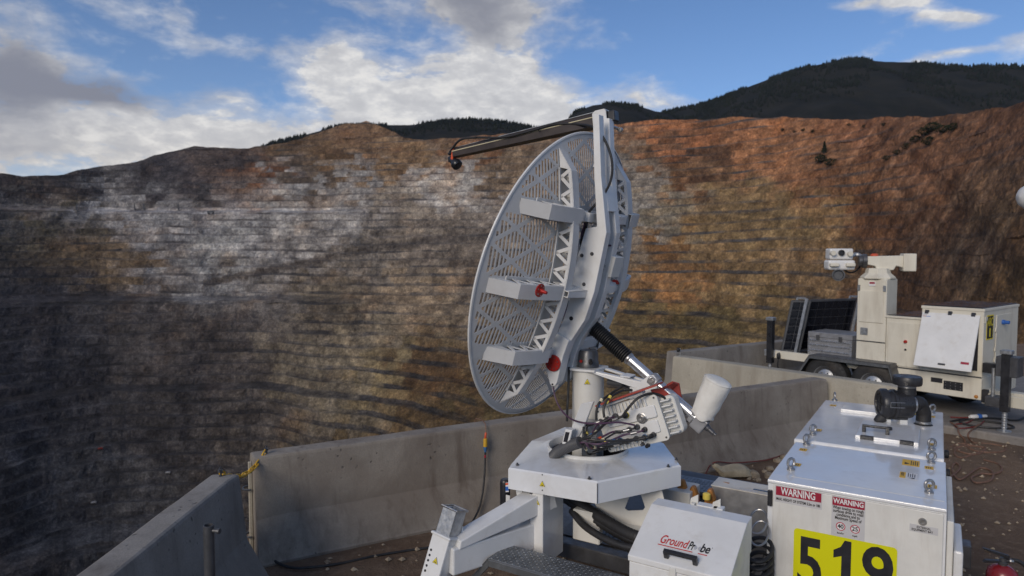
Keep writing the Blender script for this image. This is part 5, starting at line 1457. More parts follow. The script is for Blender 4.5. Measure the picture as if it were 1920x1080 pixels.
for sgn, num_, unit in ((-1, '40', 'km/hr'), (1, '25', 'mph')):
    c = FFp(x0 + w_ / 2 + sgn * w_ * 0.215, z0 - h_ * 0.735, 0.0008)
    m = MB(); m.mat(0).lathe(c.o, c.z, [(0.0215, 0), (0.0215, 0.0006), (0.0001, 0.0006)], 28, False); m.mat(1).lathe(c.o, c.z, [(0.0175, 0.0007), (0.0175, 0.0012), (0.0001, 0.0012)], 28, False)
    obj('speed_roundel', m, ['ring_red', 'sticker_white'], door)
    text(num_, Fr(c.p(0, 0, 0.0022), c.x, c.y, c.z), 0.030, 'ink', door, bold=0.0008, xs=0.92)
    text(unit, FFp(x0 + w_ / 2 + sgn * w_ * 0.215, z0 - h_ * 0.905, 0.0022), 0.013, 'ink', door, bold=0.0003)
# big yellow number plate 519
x0, z0 = ff(1489, 989); x1, z1 = ff(1683, 1019); w_ = x1 - x0; h_ = 0.36
sheet(FFp(x0, z0 - h_, 0.0012), (0, w_), (0, h_), 'sheeting_yellow', door, 'number_plate', 0.0012, 0.018)
for k, (ch_, pxl, pxr) in enumerate((('5', 1496, 1541), ('1', 1563, 1596), ('9', 1617, 1676))):
    (xa, _), (xb, _) = ff(pxl, 1030), ff(pxr, 1040)
    ztop_ = ff(pxl, (1003, 1009, 1019)[k])[1]
    if ch_ == '1':
        F = FFp(0, 0, 0.0036); m = MB(); q = xb - xa
        m.prism([F.p(xa + q * a_, ztop_ - b_, 0) for a_, b_ in ((1, 0), (1, 0.268), (0.46, 0.268), (0.46, 0.082), (0.0, 0.098), (0.0, 0.058), (0.40, 0.036), (0.62, 0))], F.z * 0.0006); obj('digit', m, 'ink', door)
    else:
        fit_text(ch_, FFp(0, 0, 0.0042), xa, xb, ztop_ - 0.268, ztop_, 'ink', door, 0.022, 0.0, 'digit')
# lock and its caption
lx_, lz_ = ff(1730, 978); m = MB(); c = FFp(lx_, lz_, 0)
m.lathe(c.o, c.z, [(0.018, 0), (0.018, 0.004), (0.014, 0.010), (0.010, 0.010), (0.009, 0.006), (0.0005, 0.006)], 22, False); obj('lock', m, 'bare_steel', door)
x_, z_ = ff(1732, 993); sheet(FFp(x_ - 0.058, z_ - 0.018), (0, 0.116), (0, 0.036), 'sticker_grey', door, 'caption_plate')
text('EXTERNAL', FFp(x_, z_ + 0.007, 0.0018), 0.015, 'ink', door, bold=0.0004, xs=0.058 / wid('EXTERNAL', 0.015, 0.0004)); text('EQUIPMENT BAY', FFp(x_ - 0.006, z_ - 0.007, 0.0018), 0.015, 'ink', door, bold=0.0004, xs=0.088 / wid('EQUIPMENT BAY', 0.015, 0.0004))
# right flank: trim and a side panel
m = MB(); m.box(FC, (CW + 0.002, CW + 0.030), (0.035, 0.80), (0.40, CT - 0.07)); obj('side_panel', m, 'white_dusty', rt, 0.004)
m = MB(); m.box(FC, (CW + 0.032, CW + 0.070), (0.02, 0.42), (0.38, CT - 0.20)); obj('side_hatch', m, 'white_paint', rt, 0.010, 2)
m = MB(); m.lathe(FC.p(CW + 0.070, 0.10, CT - 0.46), AX_B, [(0.02, 0), (0.024, 0.012), (0.024, 0.03), (0.018, 0.036)], 14); obj('side_knob', m, 'black_rubber', rt)
# rear cabinet
m = MB(); m.prism([FC.p(-0.012, y, z) for y, z in ((CL1 + 0.012, 0.32), (CL1 + 0.012, CT + 0.030 - 0.03), (CL1 + 0.022, CT + 0.030 - 0.018), (CL2, CT + 0.0), (CL2, 0.32))], AX_B * (CW + 0.004))
rcab = obj('rear_cabinet', m, 'white_gloss', rt, 0.006, 2)
for y_ in (CL1 + 0.06, CL1 + 0.5):
    m = MB(); m.lathe(FC.p(CW - 0.008, y_, CT - 0.08), AX_B, [(0.022, 0), (0.026, 0.008), (0.026, 0.026), (0.02, 0.03)], 14); obj('side_knob', m, 'black_rubber', rcab)
def ctop(px, py, h=0.0): return at_z(px, py, CT + h)
# eyebolts
def eyebolt_mesh(c, ax):
    m = MB(); m.lathe(c, UP, [(0.020, 0), (0.021, 0.004), (0.021, 0.008), (0.012, 0.016), (0.010, 0.020)], 16)
    m.torus(c + UP * 0.040, ax, 0.0235, 0.0075, 22, 8); return m
for x, y, pr, ang, h in ((1483, 881, cab, 25, 0), (1512, 834, cab, 30, 0), (1746, 868, cab, 5, 0), (1742, 924, cab, 10, 0), (1524, 815, rcab, 20, 0.012), (1565, 751, rcab, 70, 0.0), (1747, 843, rcab, 8, 0.012), (1748, 775, rcab, 12, 0.0)):
    c = ctop(x, y, h); ax = Vector((math.sin(R(ang)), -math.cos(R(ang)), 0))
    obj('eyebolt', eyebolt_mesh(c, ax), 'bare_steel', pr)
# small yellow stickers beside them
def topsheet(px, py, w_, h_, parent, mat_='sticker_yellow', h=0.001, rot=0, name='caution_sticker'):
    c = ctop(px, py, h); F = Fr(c, AX_B, AX_A, UP); return F, sheet(F, (-w_ / 2, w_ / 2), (-h_ / 2, h_ / 2), mat_, parent, name)
for x, y, pr, h in ((1494, 871, cab, 0.001), (1506, 843, cab, 0.001), (1742, 877, cab, 0.001), (1748, 912, cab, 0.001), (1534, 806, rcab, 0.013), (1562, 760, rcab, 0.003), (1748, 833, rcab, 0.013), (1747, 781, rcab, 0.003)):
    F, o_ = topsheet(x, y, 0.042, 0.055, pr, h=h)
    m = MB()
    for k in range(3): m.box(F, (-0.014 + k * 0.010, -0.010 + k * 0.010), (-0.018, 0.012 - 0.006 * (k % 2)), (0.0007, 0.0011))
    obj('print', m, 'ink', o_ if False else pr)
F, o_ = topsheet(1708, 868, 0.085, 0.12, cab)
m = MB()
for k in range(4): m.box(F, (0.0 + k * 0.010, 0.004 + k * 0.010), (-0.045, 0.045 - 0.014 * (k % 2)), (0.0007, 0.0011))
m.prism([F.p(-0.03, -0.045, 0.0007), F.p(-0.03, 0.0, 0.0007), F.p(-0.006, -0.022, 0.0007)], UP * 0.0004); obj('print', m, 'ink', cab)
F, o_ = topsheet(1703, 892, 0.085, 0.115, cab, 'sticker_white')
sheet(Fr(F.p(0, 0, 0.0007), F.x, F.y, F.z), (-0.040, -0.012), (-0.055, 0.055), 'sticker_yellow', cab, 'caution_band')
text('CAUTION', Fr(F.p(-0.026, 0.012, 0.0020), AX_A * -1 if False else AX_A, -AX_B, UP), 0.020, 'ink', cab, bold=0.0005, xs=0.7)
m = MB()
for k in range(4): m.box(F, (-0.002 + k * 0.010, 0.002 + k * 0.010), (-0.02, 0.050 - 0.012 * (k % 2)), (0.0007, 0.0011))
m.prism([F.p(0.030, -0.05, 0.0008), F.p(0.030, -0.028, 0.0008), F.p(0.0, -0.039, 0.0008)], UP * 0.0004); obj('print', m, 'ink', cab)
F, o_ = topsheet(1716, 776, 0.05, 0.07, rcab, h=0.004)
# hatch on the rear cabinet
hc0 = ctop(1603, 822, 0.008); FH = Fr(hc0, AX_B, AX_A, UP); hr = coords(ctop(1722, 838, 0.008), FH); hbk = coords(ctop(1616, 792, 0.008), FH)
m = MB(); m.box(FH, (0, hr[0]), (0, hbk[1]), (-0.004, 0.022)); hat = obj('top_hatch', m, 'white_gloss', rcab, 0.004, 2)
for x in (0.03, hr[0] - 0.10):
    m = MB(); m.box(FH, (x, x + 0.075), (-0.010, 0.016), (0.0, 0.026)); obj('hatch_hinge', m, 'black_plastic', rcab, 0.003)
m = MB(); hy_ = coords(ctop(1640, 812, 0.03), FH)[1]
m.box(FH, (0.03, 0.185), (hy_ - 0.012, hy_ + 0.012), (0.056, 0.070)); m.box(FH, (0.03, 0.052), (hy_ - 0.0122, hy_ + 0.0122), (0.020, 0.058)); m.box(FH, (0.163, 0.185), (hy_ - 0.0122, hy_ + 0.0122), (0.020, 0.058)); obj('hatch_handle', m, 'black_plastic', rcab, 0.003, 2)
m = MB(); kc = ctop(1667, 806, 0.03); m.lathe(kc, UP, [(0.012, -0.006), (0.018, 0), (0.020, 0.012), (0.016, 0.018)], 12); obj('hatch_knob', m, 'black_plastic', rcab)
hb0 = ctop(1576, 772, 0.004); FH2 = Fr(hb0, AX_B, AX_A, UP)
m = MB(); m.box(FH2, (0, 0.34), (0, 0.16), (-0.004, 0.022)); obj('raised_panel', m, 'white_gloss', rcab, 0.004, 2)
# air cleaner
ac = ctop(1676, 798, 0.0); adx = Vector((-0.985, 0.17, 0)).normalized(); ady = UP.cross(adx)
acz = ac + UP * 0.150
m = MB(); m.lathe(acz - adx * 0.115, adx, [(0.060, 0), (0.088, 0.012), (0.094, 0.03), (0.094, 0.11), (0.101, 0.116), (0.101, 0.135), (0.094, 0.140), (0.094, 0.165), (0.104, 0.170), (0.104, 0.200), (0.096, 0.212), (0.092, 0.215), (0.070, 0.216), (0.068, 0.208), (0.001, 0.208)], 32, False)
acl = obj('air_cleaner', m, 'black_plastic', rt)
m = MB(); e_ = acz + adx * 0.094
m.box(Fr(e_, ady, UP, adx), (-0.05, 0.05), (-0.006, 0.006), (0, 0.004)); m.box(Fr(e_, ady, UP, adx), (-0.006, 0.006), (-0.05, 0.05), (0, 0.0045)); m.lathe(acz + adx * 0.08 - UP * 0.085 + ady * 0.03, adx - UP * 0.8, [(0.034, 0), (0.034, 0.03), (0.026, 0.05), (0.02, 0.06)], 14); obj('dust_valve', m, 'black_rubber', acl)
m = MB(); cl0 = acz + adx * 0.02
vdir = (Vector((-0.45, -0.86, 0.12))).normalized()
vdp = (vdir - adx * vdir.dot(adx)).normalized(); 
for dz in (-0.017, 0.017): m.tube([cl0 - adx * 0.05 + vdp * 0.100 + UP * dz, cl0 + adx * 0.04 + vdp * 0.106 + UP * dz], 0.0028, 6)
m.tube([cl0 + adx * 0.04 + vdp * 0.106 + UP * dz2 for dz2 in (-0.017, 0.017)], 0.0028, 6); obj('clip', m, 'bare_steel', acl)
m = MB(); m.lathe(acz - adx * 0.075 + UP * 0.07, UP, [(0.058, 0), (0.056, 0.045), (0.052, 0.048)], 24); obj('inlet_neck', m, 'black_plastic', acl)
m = MB(); m.lathe(acz - adx * 0.075 + UP * 0.118, UP, [(0.054, 0), (0.056, 0.002), (0.056, 0.014), (0.054, 0.016)], 24); obj('band_clamp', m, 'bare_steel', acl)
m = MB(); m.lathe(acz - adx * 0.075 + UP * 0.132, UP, [(0.056, 0), (0.088, 0.006), (0.092, 0.018), (0.092, 0.052), (0.086, 0.064), (0.05, 0.068), (0.0005, 0.069)], 30, False); obj('rain_cap', m, 'black_plastic', acl)
m = MB(); F = Fr(ac, -adx, -ady, UP)
m.prism([F.p(-0.085, -0.04, 0.05), F.p(0.075, -0.04, 0.05), F.p(0.075, -0.04, 0.11), F.p(-0.085, -0.04, 0.11)], F.y * 0.08); obj('cleaner_saddle', m, 'black_plastic', acl, 0.004)
for x in (-0.06, 0.045):
    m = MB(); m.box(F, (x - 0.018, x + 0.032), (-0.03, 0.03), (0.0, 0.055)); obj('saddle_block', m, 'white_paint', acl, 0.003)
# elbow hose to the cabinet top
eb = ctop(1731, 797, 0.0); ea = acz - adx * 0.120
ep = [ea, ea - adx * 0.05 + UP * 0.0]
mid_ = Vector((eb.x, eb.y, acz.z - 0.01))
epts = spline([ea, ea.lerp(mid_, 0.55) + UP * 0.012, mid_.lerp(ea, 0.14) - UP * 0.03, eb + UP * 0.075, eb + UP * 0.010], 8)
m = MB(); m.tube(epts, 0.046, 20); obj('elbow_hose', m, 'black_rubber', acl)
m = MB(); m.lathe(ea - adx * 0.012, adx, [(0.048, 0), (0.050, 0.002), (0.050, 0.016), (0.048, 0.018)], 24); obj('band_clamp', m, 'bare_steel', acl)
m = MB(); m.lathe(eb + UP * 0.014, UP, [(0.048, 0), (0.050, 0.002), (0.050, 0.014), (0.048, 0.016)], 24); obj('band_clamp', m, 'bare_steel', acl)
m = MB(); m.lathe(eb, UP, [(0.058, 0), (0.058, 0.006), (0.048, 0.010), (0.046, 0.016)], 24); obj('hose_flange', m, 'black_rubber', acl)

# ------------------------------------------------------------------ finned electronics box with its connectors
tau = R(19.8)
ex = (AX_B * math.cos(tau) + UP * math.sin(tau)).normalized(); eu = (UP * math.cos(tau) - AX_B * math.sin(tau)).normalized(); en = -AX_A
ec = at_y(1184, 795, 3.80); FE = Fr(ec, ex, eu, en)
def eloc(px, py): c = coords(at_plane(px, py, ec, en), FE); return c[0], c[1]
cs = [eloc(*q) for q in ((1117, 770), (1222, 742), (1252, 823), (1135, 850))]
EW = (cs[1][0] - cs[0][0] + cs[2][0] - cs[3][0]) / 2; EHh = (cs[0][1] - cs[3][1] + cs[1][1] - cs[2][1]) / 2
hx_, hy_ = EW / 2, EHh / 2
def rrect(x0, x1, y0, y1, r, z, n=5):
    pts = []
    for cx_, cy_, a0 in ((x1 - r, y1 - r, 0), (x0 + r, y1 - r, 90), (x0 + r, y0 + r, 180), (x1 - r, y0 + r, 270)):
        for k in range(n): pts.append(FE.p(cx_ + r * math.cos(R(a0 + k * 90 / (n - 1))), cy_ + r * math.sin(R(a0 + k * 90 / (n - 1))), z))
    return pts
m = MB()
rings = [rrect(-hx_, hx_, -hy_, hy_, 0.020, z) for z in (-0.11, -0.012)] + [rrect(-hx_ - 0.006, hx_ + 0.006, -hy_ - 0.006, hy_ + 0.006, 0.024, z) for z in (-0.010, 0.0)]
m.loft(rings)
ebx = obj('electronics_box', m, 'white_dusty', rt, 0.002)
m = MB(); m.loft([rrect(-hx_ + 0.02, hx_ - 0.03, -hy_ * 0.98 + 0.045, -0.004, 0.012, z) for z in (0.0005, 0.010)] ); obj('lower_panel', m, 'white_paint', ebx, 0.003, 2)
m = MB(); m.loft([rrect(-hx_ + 0.05, hx_ - 0.02, 0.008, hy_ * 0.62, 0.012, z) for z in (0.0005, 0.014)]); obj('upper_panel', m, 'white_paint', ebx, 0.004, 2)
for k in range(11):
    x = -hx_ + 0.075 + k * 0.0235
    m = MB(); m.box(FE, (x, x + 0.007), (hy_ * 0.62, hy_ + 0.002), (0.001, 0.016)); obj('fin', m, 'white_paint', ebx, 0.002)
for k in range(9):
    x = -hx_ + 0.045 + k * 0.0235
    m = MB(); m.box(FE, (x, x + 0.008), (-hy_ - 0.004, -hy_ + 0.040), (0.001, 0.014)); obj('fin', m, 'white_paint', ebx, 0.002)
for k in range(7):
    y = -hy_ + 0.02 + k * 0.030
    m = MB(); m.box(FE, (hx_ + 0.006, hx_ + 0.060), (y, y + 0.007), (-0.105, -0.020)); obj('fin', m, 'white_paint', ebx)
m = MB(); m.loft([rrect(hx_ - 0.05, hx_ + 0.075, -hy_ * 0.95, hy_ * 0.8, 0.03, z) for z in (-0.135, -0.06)]); obj('rear_housing', m, 'white_dusty', ebx, 0.006)
x_, y_ = eloc(1205, 783); m = MB()
m.lathe(FE.p(x_, y_, 0.014), en, [(0.030, 0), (0.030, 0.004), (0.024, 0.006), (0.024, 0.012), (0.016, 0.012), (0.016, 0.022), (0.008, 0.022), (0.007, 0.016), (0.0005, 0.016)], 24, False); obj('breather', m, 'bare_steel', ebx)
for x in (0.0, 1.0):
    for y in (0.0, 1.0):
        m = MB(); c = FE.p(-hx_ + 0.012 + x * (2 * hx_ - 0.024), -hy_ + 0.012 + y * (2 * hy_ - 0.024), 0.0); m.cyl(c, c + en * 0.006, 0.005, n=8); obj('screw', m, 'dark_metal', ebx)
con = [(1128, 789, .011), (1142, 784, .011), (1157, 779, .013), (1176, 777, .013), (1182, 804, .011), (1197, 799, .011), (1211, 804, .011), (1195, 821, .011), (1179, 826, .012), (1165, 825, .012), (1153, 829, .013), (1211, 819, .012), (1227, 814, .011), (1222, 817, .009), (1208, 831, .008), (1217, 834, .009), (1139, 838, .010)]
cpos = []
for k, (x, y, r_) in enumerate(con):
    a_, b_ = eloc(x, y); z0 = 0.010
    m = MB(); m.lathe(FE.p(a_, b_, z0), en, [(r_ * 1.35, 0), (r_ * 1.35, 0.004), (r_, 0.005), (r_, 0.016), (r_ * 1.2, 0.017), (r_ * 1.2, 0.028), (r_ * 0.9, 0.032), (r_ * 0.5, 0.032)], 16)
    obj('connector', m, 'dark_metal' if k % 3 else 'black_plastic', ebx); cpos.append(FE.p(a_, b_, z0 + 0.030))
for k in (3, 11, 9):
    a_, b_ = eloc(con[k][0], con[k][1]); m = MB(); m.torus(FE.p(a_, b_, 0.016), en, con[k][2] * 1.35, 0.0022, 18, 6); obj('colour_ring', m, 'heat_yellow' if k == 3 else 'cable_blue', ebx)
# wiring loom into a grey conduit on the left
dct0 = at_y(1088, 829, 3.74); dct1 = at_y(1048, 846, 3.86)
sp = spline([dct0, dct0.lerp(dct1, 0.5) + UP * 0.006, dct1, dct1 - UP * 0.04 + Vector((-0.03, 0.03, 0))], 16)
m = MB(); m.tube(sp, [0.034 * (1 if i % 2 else 0.93) for i in range(len(sp))], 16); obj('conduit', m, 'grey_duct', rt)
cmats = ['black_rubber', 'black_rubber', 'purple_cable', 'black_rubber', 'purple_cable', 'black_rubber', 'grey_duct']
for i, k in enumerate((0, 1, 2, 3, 4, 5, 7, 8, 9, 10, 16, 6, 12)):
    p0 = cpos[k]; j = Vector((random.uniform(-.012, .012), 0, random.uniform(-.014, .014)))
    lw = -ex
    p1 = p0 + en * 0.022 + lw * 0.018
    p2 = p0 + en * (0.030 + 0.012 * (i % 3)) + lw * (0.08 + 0.02 * (i % 2)) + UP * random.uniform(-.015, .02)
    p3 = dct0.lerp(p0, 0.42) + en * (0.05 + 0.01 * (i % 4)) + UP * random.uniform(-.025, .02)
    cable('loom_cable', [p0, p1, p2, p3, dct0 + j + (dct0 - dct1).normalized() * 0.03, dct0 + j * 0.6], 0.0055 if i % 3 else 0.0075, cmats[i % 7], ebx, 7, 7)
    m = MB(); dv_ = (p2 - p1).normalized(); m.cyl(p1 + dv_ * 0.012, p1 + dv_ * 0.046, 0.0095, n=10); obj('backshell', m, 'bare_steel' if i % 2 else 'black_plastic', ebx)
    dv3 = (p3 - p2).normalized(); q_ = p2.lerp(p3, 0.72); m = MB(); m.cyl(q_, q_ + dv3 * 0.018, 0.0085, n=8); obj('cable_marker', m, ('heat_cream', 'heat_yellow', 'cable_blue', 'heat_cream', 'orange_red')[i % 5], ebx)
# cables dropping in from above
for k, pts in enumerate((((1118, 788, 3.74), (1119, 768, 3.74), (1126, 753, 3.76), (1150, 735, 3.86), (1167, 723, 3.98), (1166, 712, 4.05)), ((1133, 783, 3.74), (1132, 765, 3.75), (1142, 747, 3.78), (1165, 733, 3.86), (1185, 731, 3.95)))):
    cable('riser_cable', [at_y(*q) for q in pts], 0.007, 'black_rubber', rt, 8)
    q = at_y(*pts[2]); q2 = at_y(*pts[1]); dv_ = (q - q2).normalized()
    for d_, mt in ((0.0, 'heat_yellow' if k else 'heat_cream'), (-0.035, 'heat_yellow' if k else 'cable_blue')):
        m = MB(); m.cyl(q + dv_ * d_, q + dv_ * (d_ + 0.018), 0.0092, n=8); obj('cable_marker', m, mt, ebx)
cable('power_cable', [at_y(*q) for q in ((1166, 782, 3.74), (1180, 763, 3.72), (1197, 746, 3.72), (1222, 738, 3.74), (1245, 745, 3.76), (1262, 765, 3.78), (1278, 783, 3.80), (1292, 789, 3.82), (1303, 775, 3.86))], 0.0075, 'black_rubber', rt, 8)
cable('purple_lead', [at_y(*q) for q in ((1037, 722, 4.02), (1041, 745, 4.0), (1052, 768, 3.95), (1070, 785, 3.86), (1095, 793, 3.74), (1125, 794, 3.70), (1160, 792, 3.70), (1190, 797, 3.72))], 0.0050, 'purple_cable', rt, 8)
cable('drop_cable', [at_y(*q) for q in ((1067, 688, 4.10), (1066, 720, 4.08), (1064, 760, 4.06), (1063, 790, 4.05))], 0.0072, 'black_rubber', rt, 8)
# red bracket that carries the box, and the white cheek on the left
m = MB(); r0_ = at_y(1116, 762, 3.84); r1_ = at_y(1232, 722, 3.70)
rdv = (r1_ - r0_).normalized(); FRb = Fr(r0_, rdv, AX_A, rdv.cross(AX_A) * -1)
rl = (r1_ - r0_).length
m.box(FRb, (0, rl), (0.0, 0.10), (-0.005, 0.005)); obj('mount_rail', m, 'red_paint', rt, 0.001)
m = MB(); m.box(FRb, (0.05, rl * 0.72), (0.03, 0.08), (0.006, 0.022)); obj('rail_clamp', m, 'white_paint', rt, 0.003)
rp = [at_y(x, y, 3.74) for x, y in ((1219, 728), (1245, 736), (1256, 782), (1236, 757))]
m = MB(); m.prism([at_y(x, y, 3.78) for x, y in ((1219, 731), (1240, 727), (1256, 741), (1258, 783), (1250, 782), (1234, 757))], AX_A * 0.012 + AX_B * 0.0); rb_ = obj('red_bracket', m, 'red_paint', rt, 0.002)
m = MB(); m.prism([at_y(x, y, 3.90) for x, y in ((1240, 726), (1260, 715), (1273, 719), (1281, 764), (1262, 780), (1256, 742))], AX_A * 0.012); obj('red_bracket', m, 'red_paint', rt, 0.002)
m = MB(); m.prism([at_y(x, y, 3.84) for x, y in ((1240, 727), (1262, 716))] + [at_y(x, y, 3.92) for x, y in ((1275, 720), (1256, 738))], UP * -0.008); obj('bracket_top', m, 'red_paint', rt, 0.001)
m = MB(); m.prism([at_y(x, y, 3.84) for x, y in ((1089, 757), (1113, 753), (1095, 800), (1078, 832), (1066, 838), (1072, 800))], AX_A * 0.02); ck = obj('cheek_plate', m, 'white_paint', rt, 0.003)
m = MB(); FSm = Fr(at_y(1066, 818, 3.80), AX_B, AX_A, (UP + AX_B * 0.25).normalized()); m.box(FSm, (-0.022, 0.022), (-0.02, 0.03), (-0.045, 0.045)); sbx = obj('sensor_box', m, 'white_paint', rt, 0.003)
m = MB(); m.box(FSm, (-0.015, 0.010), (-0.0215, -0.0205), (-0.030, 0.030)); obj('sensor_window', m, 'window_dark', sbx)
m = MB(); m.box(Fr(at_y(1110, 820, 3.98), AX_B, AX_A, UP), (-0.05, 0.05), (-0.04, 0.04), (-0.16, 0.10)); obj('slip_ring_housing', m, 'galvanised', rt, 0.006)
m = MB(); m.cyl(at_y(1140, 716, 4.1), at_y(1180, 722, 4.02), 0.018, n=12); obj('damper', m, 'grey_duct', rt)

# ------------------------------------------------------------------ concrete pad of the second trailer
PZ = 0.12
TA = Vector((-0.616, 0.788, 0)).normalized(); TE = Vector((0.788, 0.616, 0)).normalized()
pf = [at_z(1700, 790, PZ), at_z(1781, 799, PZ), at_z(1920, 821, PZ)]
pdir = (pf[2] - pf[1]).normalized(); pback = Vector((-pdir.y, pdir.x, 0))
p0_ = pf[1] - pdir * 1.3; p1_ = pf[2] + pdir * 5
m = MB(); m.prism([p0_, p1_, p1_ + pback * 6.0, p0_ + pback * 4.2 - pdir * 1.6, p0_ + pback * 1.2 - pdir * 0.1], UP * -0.16)
tag(obj('concrete_pad', m, 'concrete_pad', None, 0.02, 2), 'grey concrete pad under the white instrument trailer', None, None, 'structure')

# ------------------------------------------------------------------ instrument trailer in the background
TO = Vector((5.83, 8.40, 0))
it = thing('instrument_trailer', (4.9, 9.8, PZ), 'white two-axle instrument trailer with camera mast and solar panels at right', 'trailer')
FT2 = Fr(TO, TA, TE, UP)                                   # x along the trailer to the left, y into the trailer, z up
def it_box(name, x, y, z, mat_, parent=None, bev=0.006):
    m = MB(); m.box(FT2, x, y, z); return obj(name, m, mat_, parent or it, bev)
body = it_box('lower_body', (0.0, 1.16), (0.0, 1.30), (0.42, 0.70), 'cream_paint')
ch_ = it_box('chassis_rail', (1.16, 2.85), (0.02, 0.10), (0.60, 0.72), 'cream_paint')
it_box('chassis_rail', (1.16, 2.85), (1.20, 1.28), (0.60, 0.72), 'cream_paint')
it_box('trailer_deck', (1.16, 2.80), (0.10, 1.20), (0.66, 0.705), 'tread_dark')
it_box('drawbar', (-0.9, 0.0), (0.15, 0.30), (0.40, 0.54), 'cream_paint'); it_box('drawbar_skirt', (-1.3, -0.002), (0.02, 0.05), (0.38, 0.52), 'cream_paint')
it_box('end_bracket', (2.80, 2.98), (0.00, 0.05), (0.62, 0.72), 'galvanised')
# main cabinet
mc = it_box('main_cabinet', (0.0, 0.705), (0.0, 1.28), (0.70, 1.545), 'cream_paint')
it_box('cabinet_frame', (-0.008, 0.713), (-0.008, 1.29), (1.525, 1.56), 'cream_paint', mc, 0.004)
it_box('roof_panel', (0.02, 0.69), (0.02, 1.26), (1.5605, 1.575), 'window_dark', mc, 0.002)
it_box('door_opening', (0.05, 0.655), (-0.004, 0.001), (0.78, 1.46), 'window_dark', mc, 0.0)
# the propped-open side door
hz_ = 1.475; ang = R(19); L_ = 0.72
dn = Vector((0, 0, -1)) * math.cos(ang) - TE * math.sin(ang)
do_ = FT2.p(0.035, -0.012, hz_); FDo = Fr(do_, TA, dn, TA.cross(dn))
m = MB(); m.box(FDo, (0, 0.655), (0, L_), (-0.012, 0.012)); dr = obj('open_door', m, 'white_paint', it, 0.004)
sgn = 1 if FDo.z.dot(Vector((-0.5, -0.8, 0.1))) > 0 else -1
for x in (0.05, 0.31, 0.58):
    m = MB(); m.box(FDo, (x, x + 0.045), (-0.03, 0.02), (-0.02, 0.02)); obj('door_hinge', m, 'black_plastic', dr, 0.003)
m = MB(); m.box(FDo, (0.29, 0.37), (L_ - 0.065, L_ - 0.045), (0.012 * sgn, 0.030 * sgn)); obj('door_handle', m, 'black_plastic', dr, 0.003)
FDt = Fr(FDo.p(0, 0, 0.0125 * sgn), -TA, -dn, FDo.z * sgn)     # readable from outside
def dsheet(x0, x1, y0, y1, mat_, nm, off=0.0): m = MB(); m.box(FDo, (x0, x1), (y0, y1), (0.0122 * sgn, (0.0135 + off) * sgn)); return obj(nm, m, mat_, dr)
dsheet(0.03, 0.13, L_ - 0.115, L_ - 0.02, 'sticker_white', 'notice'); dsheet(0.035, 0.125, L_ - 0.115, L_ - 0.085, 'sticker_red', 'notice_band', 0.001)
dsheet(0.55, 0.64, 0.05, 0.058, 'blue_mark', 'maker_mark'); dsheet(0.60, 0.64, 0.050, 0.0575, 'red_paint', 'maker_mark', 0.0004)
dsheet(0.59, 0.64, 0.022, 0.040, 'sticker_grey', 'maker_mark')
# sign ARC 1 on the end wall
FEn = Fr(FT2.p(-0.001, 0.0, 0), TE, UP, -TA)
sheet(FEn, (0.10, 0.33), (1.165, 1.475), 'hazard_yellow', mc, 'sign_border', 0.002)
sheet(Fr(FEn.p(0, 0, 0.002), TE, UP, -TA), (0.115, 0.315), (1.18, 1.46), 'ink', mc, 'sign_panel', 0.001)
FTx = Fr(FEn.p(0, 0, 0.0042), TE, UP, -TA)
fit_text('ARC', FTx, 0.125, 0.305, 1.335, 1.445, 'hazard_yellow', mc, 0.02); fit_text('1', FTx, 0.185, 0.235, 1.20, 1.31, 'hazard_yellow', mc, 0.02)
m = MB(); m.box(FEn, (0.42, 0.98), (0.82, 1.46), (0.001, 0.012)); obj('end_door', m, 'cream_paint', mc, 0.003)
m = MB(); m.lathe(FEn.p(0.62, 1.36, 0.012), -TA, [(0.03, 0), (0.03, 0.03), (0.022, 0.035), (0.022, 0.08)], 14); obj('power_inlet', m, 'blue_mark', mc)
m = MB(); m.prism([FEn.p(0.02, 1.46, 0.001), FEn.p(0.10, 1.46, 0.001), FEn.p(0.10, 1.42, 0.001), FEn.p(0.02, 1.38, 0.001)], -TA * 0.01); obj('corner_bracket', m, 'cream_paint', mc, 0.002)
for z in (1.25, 1.0, 0.86):
    m = MB(); m.box(FEn, (0.385, 0.412), (z, z + 0.05), (0.001, 0.018)); obj('end_hinge', m, 'cream_paint', mc, 0.003)
# lower body trim
m = MB(); m.box(FT2, (0.20, 0.42), (-0.006, 0.0), (0.50, 0.61)); vt = obj('vent_plate', m, 'black_plastic', body, 0.002)
m = MB()
for i in range(4):
    for j in range(3): m.cyl(FT2.p(0.225 + i * 0.057, -0.004, 0.518 + j * 0.036), FT2.p(0.225 + i * 0.057, -0.011, 0.518 + j * 0.036), 0.006, n=6)
tag(obj('vent_bolts', m, 'bare_steel', body), None, None, None, 'stuff')
m = MB(); m.box(FT2, (0.435, 0.57), (-0.004, 0.001), (0.57, 0.63)); obj('cable_slot', m, 'window_dark', body)
m = MB(); m.box(FT2, (0.0, 1.16), (-0.006, -0.001), (0.695, 0.712)); obj('body_seam', m, 'dark_metal', body)
m = MB(); m.lathe(FT2.p(0.05, 0.0, 0.46), -TE, [(0.022, 0), (0.022, 0.012), (0.012, 0.016)], 12); obj('marker_lamp', m, 'amber', body)
m = MB(); m.box(FT2, (-0.07, -0.005), (-0.01, 0.06), (0.40, 0.56)); obj('end_buffer', m, 'black_rubber', body, 0.008)
